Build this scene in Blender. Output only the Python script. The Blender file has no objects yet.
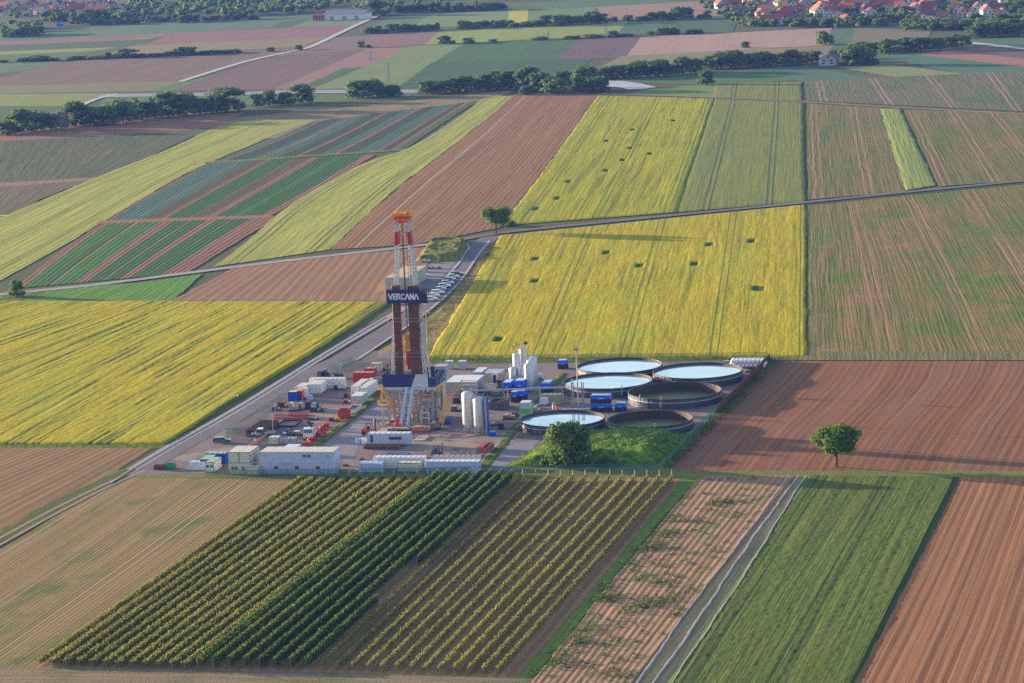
import bpy, bmesh, math, random
import numpy as np
from mathutils import Vector, Matrix
random.seed(7); np.random.seed(7)
R = math.radians
S = bpy.context.scene
COL = S.collection
# ------------------------------------------------------------------ camera geometry (survey of the photograph)
F = 3000.; PITCH = R(9.55); ROLL = R(2.5); CAMH = 146.
A = R(-12.5)                      # bearing of the drilling site's own axes
def G(x, y, z=0.0):
    dx = x-512; dy = 341.5-y
    c, s = math.cos(ROLL), math.sin(ROLL)
    rx = dx*c+dy*s; ry = -dx*s+dy*c
    Y = F*math.cos(PITCH)+ry*math.sin(PITCH); Z = -F*math.sin(PITCH)+ry*math.cos(PITCH)
    t = (z-CAMH)/Z
    return Vector((rx*t, Y*t, z))
UA = Vector((math.cos(A), math.sin(A), 0)); VA = Vector((-math.sin(A), math.cos(A), 0))
def mpp(x, y):                    # metres per pixel at a ground point
    return G(x, y).length/F*0.99

# ------------------------------------------------------------------ object helpers
def tag(o, label=None, cat=None, group=None, kind=None):
    if label: o['label'] = label
    if cat: o['category'] = cat
    if group: o['group'] = group
    if kind: o['kind'] = kind
    return o
def thing(name, label, cat, loc=(0, 0, 0), rz=0, group=None):
    o = bpy.data.objects.new(name, None); COL.objects.link(o)
    o.location = loc; o.rotation_euler = (0, 0, rz)
    o.empty_display_size = .5
    return tag(o, label, cat, group)
def kids(o): return [c for c in ALLCH.get(o.name, [])]
ALLCH = {}
def setparent(c, p):
    c.parent = p; ALLCH.setdefault(p.name, []).append(c)
def dup(root, loc=None, rz=None, label=None, scale=None, group=None):
    r = root.copy(); COL.objects.link(r)
    if loc is not None: r.location = loc
    if rz is not None: r.rotation_euler = (0, 0, rz)
    if scale is not None: r.scale = scale if hasattr(scale, '__len__') else (scale,)*3
    if label: r['label'] = label
    if group: r['group'] = group
    for ch in kids(root):
        c = ch.copy(); COL.objects.link(c); setparent(c, r)
        for g in kids(ch):
            d = g.copy(); COL.objects.link(d); setparent(d, c)
    return r

class MB:
    def __init__(s): s.v = []; s.f = []; s.mi = []; s.m = 0
    def add(s, vs, fs):
        b = len(s.v); s.v += [tuple(v) for v in vs]; s.f += [tuple(i+b for i in f) for f in fs]; s.mi += [s.m]*len(fs)
        return s
    def box(s, x0, x1, y0, y1, z0, z1):
        return s.add([(x0,y0,z0),(x1,y0,z0),(x1,y1,z0),(x0,y1,z0),(x0,y0,z1),(x1,y0,z1),(x1,y1,z1),(x0,y1,z1)],
            [(3,2,1,0),(4,5,6,7),(0,1,5,4),(1,2,6,5),(2,3,7,6),(3,0,4,7)])
    def prism(s, poly, z0, z1):
        n = len(poly); v = [(p[0],p[1],z0) for p in poly]+[(p[0],p[1],z1) for p in poly]
        return s.add(v, [tuple(range(n-1,-1,-1)), tuple(range(n,2*n))]+[(i,(i+1)%n,n+(i+1)%n,n+i) for i in range(n)])
    def extr_y(s, poly, y0, y1):   # poly in x,z
        n = len(poly); v = [(p[0],y0,p[1]) for p in poly]+[(p[0],y1,p[1]) for p in poly]
        return s.add(v, [tuple(range(n)), tuple(range(2*n-1,n-1,-1))]+[(i,n+i,n+(i+1)%n,(i+1)%n) for i in range(n)])
    def extr_x(s, poly, x0, x1):   # poly in y,z
        n = len(poly); v = [(x0,p[0],p[1]) for p in poly]+[(x1,p[0],p[1]) for p in poly]
        return s.add(v, [tuple(range(n-1,-1,-1)), tuple(range(n,2*n))]+[(i,(i+1)%n,n+(i+1)%n,n+i) for i in range(n)])
    def tube(s, p, q, r, n=8, r2=None):
        p = Vector(p); q = Vector(q); d = (q-p)
        if d.length < 1e-6: return s
        d.normalize(); a = d.orthogonal().normalized(); b = d.cross(a); r2 = r if r2 is None else r2
        vs = []
        for c, rr in ((p, r), (q, r2)):
            for i in range(n):
                t = 2*math.pi*i/n; vs.append(c+(a*math.cos(t)+b*math.sin(t))*rr)
        return s.add(vs, [tuple(range(n-1,-1,-1)), tuple(range(n,2*n))]+[(i,(i+1)%n,n+(i+1)%n,n+i) for i in range(n)])
    def bar(s, p, q, w): return s.tube(p, q, w*.7071, 4)
    def lathe(s, prof, n=24, cx=0, cy=0):
        vs = []; k = len(prof)
        for i in range(n):
            t = 2*math.pi*i/n
            for r, z in prof: vs.append((cx+r*math.cos(t), cy+r*math.sin(t), z))
        fs = []
        for i in range(n):
            j = (i+1) % n
            for a in range(k-1): fs.append((i*k+a, j*k+a, j*k+a+1, i*k+a+1))
        return s.add(vs, fs)
    def blob(s, c, r, seg=6, sq=(1,1,1), jit=.15):
        c = Vector(c); vs = [c+Vector((0,0,-r*sq[2]))]; rings = seg//2
        for a in range(1, rings+1):
            ph = -math.pi/2+math.pi*a/(rings+1)
            for i in range(seg):
                t = 2*math.pi*i/seg; k = r*(1+random.uniform(-jit, jit))
                vs.append(c+Vector((k*math.cos(ph)*math.cos(t)*sq[0], k*math.cos(ph)*math.sin(t)*sq[1], k*math.sin(ph)*sq[2])))
        vs.append(c+Vector((0,0,r*sq[2]))); fs = []
        for i in range(seg): fs.append((0, 1+(i+1)%seg, 1+i))
        for a in range(rings-1):
            for i in range(seg):
                j = (i+1)%seg; fs.append((1+a*seg+i, 1+a*seg+j, 1+(a+1)*seg+j, 1+(a+1)*seg+i))
        e = len(vs)-1
        for i in range(seg): fs.append((1+(rings-1)*seg+i, 1+(rings-1)*seg+(i+1)%seg, e))
        return s.add(vs, fs)
    def build(s, name, mat, parent=None, smooth=False, loc=None):
        me = bpy.data.meshes.new(name); me.from_pydata([tuple(v) for v in s.v], [], s.f)
        mats = mat if isinstance(mat, (list, tuple)) else [mat]
        for m in mats: me.materials.append(m)
        if len(mats) > 1: me.polygons.foreach_set('material_index', s.mi)
        if smooth: me.polygons.foreach_set('use_smooth', [True]*len(s.f))
        me.update()
        o = bpy.data.objects.new(name, me); COL.objects.link(o)
        if parent: setparent(o, parent)
        if loc is not None: o.location = loc
        return o

# ------------------------------------------------------------------ materials
def newmat(name):
    m = bpy.data.materials.new(name); m.use_nodes = True; nt = m.node_tree
    return m, nt, nt.nodes['Principled BSDF']
def nd(nt, t, **k):
    n = nt.nodes.new(t)
    for a, b in k.items(): setattr(n, a, b)
    return n
def math_(nt, op, a, b=None, c=None, clamp=False):
    n = nd(nt, 'ShaderNodeMath', operation=op, use_clamp=clamp)
    for i, x in enumerate((a, b, c)):
        if x is None: continue
        if isinstance(x, (int, float)): n.inputs[i].default_value = x
        else: nt.links.new(x, n.inputs[i])
    return n.outputs[0]
def mixc(nt, f, a, b):
    n = nd(nt, 'ShaderNodeMix', data_type='RGBA')
    for i, x in ((0, f), (6, a), (7, b)):
        if isinstance(x, (int, float)): n.inputs[i].default_value = x
        elif isinstance(x, tuple): n.inputs[i].default_value = (*x[:3], 1)
        else: nt.links.new(x, n.inputs[i])
    return n.outputs[2]
def noise(nt, vec, scale, detail=2, rough=.5, dist=0):
    n = nd(nt, 'ShaderNodeTexNoise'); n.inputs['Scale'].default_value = scale
    n.inputs['Detail'].default_value = detail; n.inputs['Roughness'].default_value = rough; n.inputs['Distortion'].default_value = dist
    if vec is not None: nt.links.new(vec, n.inputs['Vector'])
    return n.outputs['Fac']
MC = {}
def M(name, col, rough=.6, metal=0., var=.12, dirt=.0, scale=.8, spec=.4):
    """painted / worn surface with mild procedural variation and grime"""
    if name in MC: return MC[name]
    m, nt, p = newmat(name)
    tc = nd(nt, 'ShaderNodeTexCoord').outputs['Object']
    f = noise(nt, tc, scale, 4, .6)
    lo = tuple(max(0, c*(1-var*2)) for c in col); hi = tuple(min(1, c*(1+var)) for c in col)
    c = mixc(nt, f, lo, hi)
    if dirt:
        mp = nd(nt, 'ShaderNodeMapping'); mp.inputs['Scale'].default_value = (2.5, 2.5, .35); nt.links.new(tc, mp.inputs[0])
        g = noise(nt, mp.outputs[0], 1.2, 5, .7)
        g = math_(nt, 'MULTIPLY', math_(nt, 'SUBTRACT', g, .5, clamp=True), dirt*5, clamp=True)
        c = mixc(nt, g, c, (.16, .12, .085))
    nt.links.new(c, p.inputs['Base Color'])
    p.inputs['Roughness'].default_value = rough; p.inputs['Metallic'].default_value = metal
    p.inputs['Specular IOR Level'].default_value = spec
    MC[name] = m; return m

def field_mat(name, ca, cb, streak=(1.2, 40), k1=1.2, row=None, grain=.35, patch=None, tram=None, bands=None, bump=.25, rough=.95, gap=None, wob=1.0):
    if name in MC: return MC[name]
    m, nt, p = newmat(name)
    uv = nd(nt, 'ShaderNodeUVMap', uv_map='UVMap').outputs[0]
    sp = nd(nt, 'ShaderNodeSeparateXYZ'); nt.links.new(uv, sp.inputs[0]); u, v = sp.outputs[0], sp.outputs[1]
    ob = nd(nt, 'ShaderNodeTexCoord').outputs['Object']
    # rows are never ruler straight
    w = noise(nt, ob, .012, 2); u2 = math_(nt, 'ADD', u, math_(nt, 'MULTIPLY', math_(nt, 'SUBTRACT', w, .5), wob*0.9))
    cx = nd(nt, 'ShaderNodeCombineXYZ'); nt.links.new(math_(nt, 'DIVIDE', u2, streak[0]), cx.inputs[0]); nt.links.new(math_(nt, 'DIVIDE', v, streak[1]), cx.inputs[1])
    n1 = noise(nt, cx.outputs[0], 1.0, 3, .6)
    f = math_(nt, 'ADD', .5, math_(nt, 'MULTIPLY', math_(nt, 'SUBTRACT', n1, .5), k1*2))
    cx2 = nd(nt, 'ShaderNodeCombineXYZ'); nt.links.new(math_(nt, 'DIVIDE', u2, streak[0]*7), cx2.inputs[0]); nt.links.new(math_(nt, 'DIVIDE', v, streak[1]*3), cx2.inputs[1])
    n1b = noise(nt, cx2.outputs[0], 1.0, 2, .6)
    f = math_(nt, 'ADD', f, math_(nt, 'MULTIPLY', math_(nt, 'SUBTRACT', n1b, .5), k1*1.2))
    if row:
        ph = math_(nt, 'MULTIPLY', u2, 2*math.pi/row[0])
        sn = math_(nt, 'SINE', ph)
        am = noise(nt, cx2.outputs[0], 3.0, 2)
        f = math_(nt, 'ADD', f, math_(nt, 'MULTIPLY', math_(nt, 'MULTIPLY', sn, am), row[1]))
    if grain:
        n3 = noise(nt, ob, 1.3, 4, .8)
        f = math_(nt, 'ADD', f, math_(nt, 'MULTIPLY', math_(nt, 'SUBTRACT', n3, .5), grain*2))
    f = math_(nt, 'MAXIMUM', math_(nt, 'MINIMUM', f, 1.0), 0.0)
    if bands:
        width, lst = bands
        cr = nd(nt, 'ShaderNodeValToRGB'); cr.color_ramp.interpolation = 'CONSTANT'
        e = cr.color_ramp.elements
        while len(e) > 1: e.remove(e[-1])
        e[0].position = 0; e[0].color = (*lst[0][1], 1)
        for pos, c in lst[1:]:
            q = e.new(pos); q.color = (*c, 1)
        nt.links.new(math_(nt, 'DIVIDE', u2, width), cr.inputs[0])
        c = mixc(nt, f, mixc(nt, .45, cr.outputs[0], (.02, .02, .01)), cr.outputs[0])
        c = mixc(nt, math_(nt, 'MULTIPLY', math_(nt, 'SUBTRACT', noise(nt, ob, .35, 4, .7), .52, clamp=True), 4, clamp=True), c, mixc(nt, .4, c, ca))
    else:
        c = mixc(nt, f, ca, cb)
    if patch:
        for (sc, am, th, pc) in patch:
            cs = nd(nt, 'ShaderNodeCombineXYZ'); nt.links.new(math_(nt, 'MULTIPLY', u2, 2.2), cs.inputs[0]); nt.links.new(v, cs.inputs[1])
            pn = noise(nt, cs.outputs[0], sc, 4, .62)
            pn = math_(nt, 'MULTIPLY', math_(nt, 'SUBTRACT', pn, th), 7, clamp=True)
            pn = math_(nt, 'MULTIPLY', math_(nt, 'MAXIMUM', pn, 0.), am)
            c = mixc(nt, pn, c, pc)
    if tram:
        per, wd, sep, off, tc = tram
        for o2 in ((off-sep/2, off+sep/2) if sep else (off,)):
            q = math_(nt, 'MODULO', math_(nt, 'ADD', u2, 1000*per-o2+per/2), per)
            q = math_(nt, 'ABSOLUTE', math_(nt, 'SUBTRACT', q, per/2))
            mk = math_(nt, 'LESS_THAN', q, wd/2)
            mk = math_(nt, 'MULTIPLY', mk, math_(nt, 'ADD', .45, n1, clamp=True))
            c = mixc(nt, mk, c, tc)
    if gap:
        at = nd(nt, 'ShaderNodeAttribute', attribute_name='gap').outputs['Fac']
        c = mixc(nt, at, c, gap)
    nt.links.new(c, p.inputs['Base Color'])
    p.inputs['Roughness'].default_value = rough; p.inputs['Specular IOR Level'].default_value = .1
    if bump:
        b = nd(nt, 'ShaderNodeBump'); b.inputs['Strength'].default_value = .6; b.inputs['Distance'].default_value = bump
        nt.links.new(f, b.inputs['Height']); nt.links.new(b.outputs[0], p.inputs['Normal'])
    MC[name] = m; return m

def leaf_mat(name, c1, c2, tr=.35, scale=.35):
    if name in MC: return MC[name]
    m, nt, p = newmat(name)
    ob = nd(nt, 'ShaderNodeTexCoord').outputs['Object']
    geo = nd(nt, 'ShaderNodeNewGeometry')
    f = noise(nt, ob, scale, 3, .6)
    f = math_(nt, 'ADD', math_(nt, 'MULTIPLY', f, 1.0), math_(nt, 'MULTIPLY', math_(nt, 'SUBTRACT', geo.outputs['Random Per Island'], .5), .7), clamp=True)
    oi = nd(nt, 'ShaderNodeObjectInfo').outputs['Random']
    f = math_(nt, 'ADD', f, math_(nt, 'MULTIPLY', math_(nt, 'SUBTRACT', oi, .5), .5), clamp=True)
    c = mixc(nt, f, c1, c2)
    nt.links.new(c, p.inputs['Base Color']); p.inputs['Roughness'].default_value = .75; p.inputs['Specular IOR Level'].default_value = .2
    t = nd(nt, 'ShaderNodeBsdfTranslucent'); nt.links.new(c, t.inputs[0])
    mx = nd(nt, 'ShaderNodeMixShader'); mx.inputs[0].default_value = tr
    nt.links.new(p.outputs[0], mx.inputs[1]); nt.links.new(t.outputs[0], mx.inputs[2])
    nt.links.new(mx.outputs[0], nt.nodes['Material Output'].inputs[0])
    MC[name] = m; return m

# ------------------------------------------------------------------ numpy value noise
def vnoise(x, y, seed=0):
    xi = np.floor(x).astype(np.int64); yi = np.floor(y).astype(np.int64); xf = x-xi; yf = y-yi
    def h(a, b):
        n = (a*374761393+b*668265263+seed*1442695041) & 0xffffffff
        n = ((n ^ (n >> 13))*1274126177) & 0xffffffff
        return ((n ^ (n >> 16)) & 0xffff)/65535.
    sx = xf*xf*(3-2*xf); sy = yf*yf*(3-2*yf)
    return (h(xi, yi)*(1-sx)+h(xi+1, yi)*sx)*(1-sy)+(h(xi, yi+1)*(1-sx)+h(xi+1, yi+1)*sx)*sy

def resample(pts, n, power=1.0):
    pts = [np.array(p[:2], float) for p in pts]
    d = [0]
    for a, b in zip(pts, pts[1:]): d.append(d[-1]+np.linalg.norm(b-a))
    t = np.linspace(0, d[-1], n); P = np.array(pts)
    return np.stack([np.interp(t, d, P[:, 0]), np.interp(t, d, P[:, 1])], 1), d[-1]
def smooth_poly(pts, k=3):
    """Chaikin corner cutting keeps end points"""
    for _ in range(k):
        q = [pts[0]]
        for a, b in zip(pts, pts[1:]):
            q += [tuple(a[i]*.75+b[i]*.25 for i in (0, 1)), tuple(a[i]*.25+b[i]*.75 for i in (0, 1))]
        q.append(pts[-1]); pts = q
    return pts

LAYER = [0]
def field(name, label, mat, rails, du=None, dv=None, h=0., hfun=None, z=None, cat='field', holes=(), kind='structure', tram=None, bandw=None, ragged=1.0):
    """a ruled sheet between 'rails' (pixel polylines, far end first): rows run along the rails"""
    LAYER[0] += 1
    z0 = z if z is not None else .006*LAYER[0]
    gr = []
    for r in rails:
        r = smooth_poly(list(r)) if len(r) > 2 else list(r)
        gr.append([G(*q) for q in r])
    L = sum(resample(r, 2)[1] for r in gr)/len(gr)
    nv = max(40, int(L/dv)+1) if dv else 60
    RS = [resample(r, nv)[0] for r in gr]
    ws = [np.mean(np.linalg.norm(RS[i+1]-RS[i], axis=1)) for i in range(len(RS)-1)]
    cols = []; us = []; acc = 0
    for i, wd in enumerate(ws):
        # perpendicular width
        d = (RS[i][-1]-RS[i][0]); d /= np.linalg.norm(d); c = RS[i+1].mean(0)-RS[i].mean(0)
        wp = abs(d[0]*c[1]-d[1]*c[0])
        k = max(1, int(wp/du)) if du else 1
        for j in range(k+(1 if i == len(ws)-1 else 0)):
            t = j/k; cols.append(RS[i]*(1-t)+RS[i+1]*t); us.append(acc+wp*t)
        acc += wp
    X = np.stack(cols, 0)                       # nu, nv, 2
    for e_, i2 in ((0, 1), (-1, -2)):          # crop and soil margins are never quite straight
        P_ = X[e_]; tg = np.gradient(P_, axis=0); tg /= np.linalg.norm(tg, axis=1)[:, None]+1e-9
        sl_ = np.linspace(0, L, nv); q_ = (vnoise(sl_/5, sl_*0+LAYER[0], 3)-.5)*.5+(vnoise(sl_/23, sl_*0+LAYER[0]*2, 4)-.5)*.5
        sh = np.stack([-tg[:, 1], tg[:, 0]], 1)*(q_*ragged*min(1.1, np.linalg.norm(P_[0])/700))[:, None]
        X[e_] = P_+sh
        if X.shape[0] > 6: X[i2] = X[i2]+sh*.6
    nu = X.shape[0]; U = np.array(us)[:, None]*np.ones((1, nv)); V = np.linspace(0, L, nv)[None]*np.ones((nu, 1))
    Z = np.full((nu, nv), z0); gap = np.zeros((nu, nv))
    if h or hfun:
        Z = Z+h
        if hfun:
            dz, gp = hfun(U, V, acc, L); Z += dz; gap = np.maximum(gap, gp)
        for (px, py, wx, wy) in holes:
            c = G(px, py); near = np.argmin((X[..., 0]-c.x)**2+(X[..., 1]-c.y)**2); iu, iv = np.unravel_index(near, X.shape[:2])
            mk = (np.abs(U-U[iu, iv]) < wx/2) & (np.abs(V-V[iu, iv]) < wy/2)
            Z[mk] = z0+.02; gap[mk] = 1
        Z[0] = Z[-1] = z0; Z[:, 0] = Z[:, -1] = z0
        Z = np.maximum(Z, z0)
    co = np.dstack([X, Z]).reshape(-1, 3)
    me = bpy.data.meshes.new(name)
    idx = np.arange(nu*nv).reshape(nu, nv)
    q = np.stack([idx[:-1, :-1], idx[:-1, 1:], idx[1:, 1:], idx[1:, :-1]], -1).reshape(-1, 4)
    # face up
    a, b, c_ = co[q[0, 0]], co[q[0, 1]], co[q[0, 2]]
    if np.cross((b-a)[:2], (c_-b)[:2]) < 0: q = q[:, ::-1]
    me.vertices.add(len(co)); me.vertices.foreach_set('co', co.ravel())
    me.loops.add(q.size); me.polygons.add(len(q))
    me.loops.foreach_set('vertex_index', q.ravel().astype(np.int32))
    me.polygons.foreach_set('loop_start', np.arange(0, q.size, 4, dtype=np.int32))
    uvl = me.uv_layers.new(name='UVMap')
    uu = np.stack([U.ravel()[q.ravel()], V.ravel()[q.ravel()]], 1)
    uvl.data.foreach_set('uv', uu.ravel().astype(np.float32))
    at = me.attributes.new('gap', 'FLOAT', 'POINT'); at.data.foreach_set('value', gap.ravel().astype(np.float32))
    me.materials.append(mat); me.update(); me.validate()
    o = bpy.data.objects.new(name, me); COL.objects.link(o)
    tag(o, label, cat, kind=kind)
    o['_w'] = float(acc)
    return o
def quad(FL, FR, NR, NL): return [[FL, NL], [FR, NR]]

# relief functions -------------------------------------------------
def rel_crop(period=2.2, amp=.25, tram=None, lodge=0., lodge_u=4., lodge_v=60., wob=2.0, seed=1, dip=.25, lodge_gap=.5):
    def fn(U, V, W, L):
        Uw = U+wob*.12*(vnoise(U/60, V/90, seed+9)-.5)*2
        z = amp*.25*(vnoise(Uw/period, V/60, seed)-.5)*2+amp*.30*(vnoise(U/.7, V/1.3, seed+3)-.5)*2
        g = np.zeros_like(z)
        if lodge:
            n = vnoise(Uw/lodge_u, V/lodge_v, seed+5)*.62+vnoise(Uw/lodge_u*2.3, V/lodge_v*2.2, seed+6)*.38
            k = np.clip((n-.60)*6.5, 0, 1); z -= lodge*k; g = np.maximum(g, k*lodge_gap)  # lodged streaks sink and take this share of the gap colour
        if tram:
            per, wd, sep, off = tram
            for o2 in (off-sep/2, off+sep/2):
                q = np.abs((Uw+o2+per*100) % per-per/2); k = (q < wd/2)*(vnoise(U/9, V/14, seed+8)*.5+.6)
                k = np.clip(k, 0, 1)
                z -= dip*k; g = np.maximum(g, k*.75)
        return z, g
    return fn
def rel_soil(period=3.2, amp=.10, seed=1, wob=3.):
    def fn(U, V, W, L):
        Uw = U+wob*.3*(vnoise(U/60, V/90, seed+9)-.5)*2
        z = amp*(vnoise(Uw/period, V/60, seed)-.5)+amp*.8*(vnoise(U/1.5, V/2.2, seed+2)-.5)
        return z+amp, np.zeros_like(z)
    return fn

# ------------------------------------------------------------------ world, sun, haze
SUN_EL = R(7.2); SUN_AZ = math.atan2(-.86, .51)       # low sun, upper left of the picture
w = bpy.data.worlds.new('World'); S.world = w; w.use_nodes = True
nt = w.node_tree; bg = nt.nodes['Background']; sk = nt.nodes.new('ShaderNodeTexSky'); sk.sky_type = 'NISHITA'
sk.sun_disc = False; sk.sun_elevation = SUN_EL; sk.sun_rotation = SUN_AZ; sk.air_density = 1.1; sk.dust_density = 1.2; sk.ozone_density = 2.6
tint = nt.nodes.new('ShaderNodeMix'); tint.data_type = 'RGBA'; tint.blend_type = 'MULTIPLY'; tint.inputs[0].default_value = 1; tint.inputs[7].default_value = (1.18, .98, .89, 1)
nt.links.new(sk.outputs[0], tint.inputs[6]); nt.links.new(tint.outputs[2], bg.inputs[0]); bg.inputs[1].default_value = .15
sl = bpy.data.lights.new('sun', 'SUN'); sl.energy = 4.7; sl.angle = R(.6); sl.color = (1, .78, .54)
so = bpy.data.objects.new('sun', sl); COL.objects.link(so)
sd = Vector((math.sin(SUN_AZ)*math.cos(SUN_EL), math.cos(SUN_AZ)*math.cos(SUN_EL), math.sin(SUN_EL)))
so.rotation_euler = (-sd).to_track_quat('-Z', 'Y').to_euler(); so.location = (-300, 900, 200)

cd = bpy.data.cameras.new('camera'); cam = bpy.data.objects.new('camera', cd); COL.objects.link(cam)
cd.sensor_width = 36; cd.lens = F/1024*36; cd.clip_start = 1; cd.clip_end = 20000
fw = Vector((0, math.cos(PITCH), -math.sin(PITCH))); up = Vector((0, math.sin(PITCH), math.cos(PITCH))); rt = Vector((1, 0, 0))
c, s = math.cos(ROLL), math.sin(ROLL)
cr_ = rt*c-up*s; cu = rt*s+up*c
mt = Matrix((cr_, cu, -fw)).transposed().to_4x4(); mt.translation = (0, 0, CAMH); cam.matrix_world = mt
S.camera = cam
S.view_settings.view_transform = 'Standard'; S.view_settings.look = 'None'; S.view_settings.exposure = 1.8; S.view_settings.gamma = 1
S.cycles.max_bounces = 5; S.cycles.diffuse_bounces = 2; S.cycles.glossy_bounces = 3; S.cycles.transparent_max_bounces = 8; S.cycles.volume_bounces = 0
S.cycles.use_denoising = False
S.render.engine = 'CYCLES'

hz = MB().box(-5200, 5200, -420, 9600, -1.5, 160).build('haze', None)
hm = bpy.data.materials.new('haze_air'); hm.use_nodes = True; n = hm.node_tree; n.nodes.remove(n.nodes['Principled BSDF'])
pv = n.nodes.new('ShaderNodeVolumePrincipled'); pv.inputs['Color'].default_value = (.16, .30, 1.0, 1); pv.inputs['Density'].default_value = .00004
pv.inputs['Anisotropy'].default_value = .1
n.links.new(pv.outputs[0], n.nodes['Material Output'].inputs['Volume']); hz.data.materials.clear(); hz.data.materials.append(hm)
tag(hz, 'thin bluish evening haze over the whole farmland', 'haze', kind='stuff')
# ================================================================== GROUND AND FIELDS
g = MB().add([(-5100,-400,-.02),(5100,-400,-.02),(5100,9500,-.02),(-5100,9500,-.02)], [(0,1,2,3)])
gm = M('rough_meadow_ground', (.10, .115, .045), .95, var=.35, scale=.02, spec=.1)
tag(g.build('ground', gm), 'rough grassy farmland between the fields', 'ground', kind='structure')

YEL = (.52, .40, .003); YEL2 = (.23, .215, .006); GRN = (.05, .10, .015)
def rape(nm, tr=None): return field_mat(nm, YEL2, YEL, streak=(.8, 22), k1=.85, grain=.8, tram=tr, patch=[(.012, .45, .5, (.30, .34, .02))], bump=.12, gap=(.05, .095, .012), wob=0)
RAPE = rape('rape_blossom', (26,.5,2.2,6,(.13,.16,.01))); RAPE2 = rape('rape_blossom_faint')
SOILTRAM = (.26, .15, .10)
def soil(nm, a, b, streak=(.7, 70), row=(2.6, .35), k1=1.2, patch=None, tram=None, bump=.05, grain=.5, wob=1.):
    a = (a[0]*1.04, a[1]*.9, a[2]*.68); b = (b[0]*1.06, b[1]*.92, b[2]*.72)
    return field_mat(nm, a, b, streak=streak, row=row, k1=k1, patch=patch, tram=tram, bump=bump, grain=grain, wob=wob)
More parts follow.
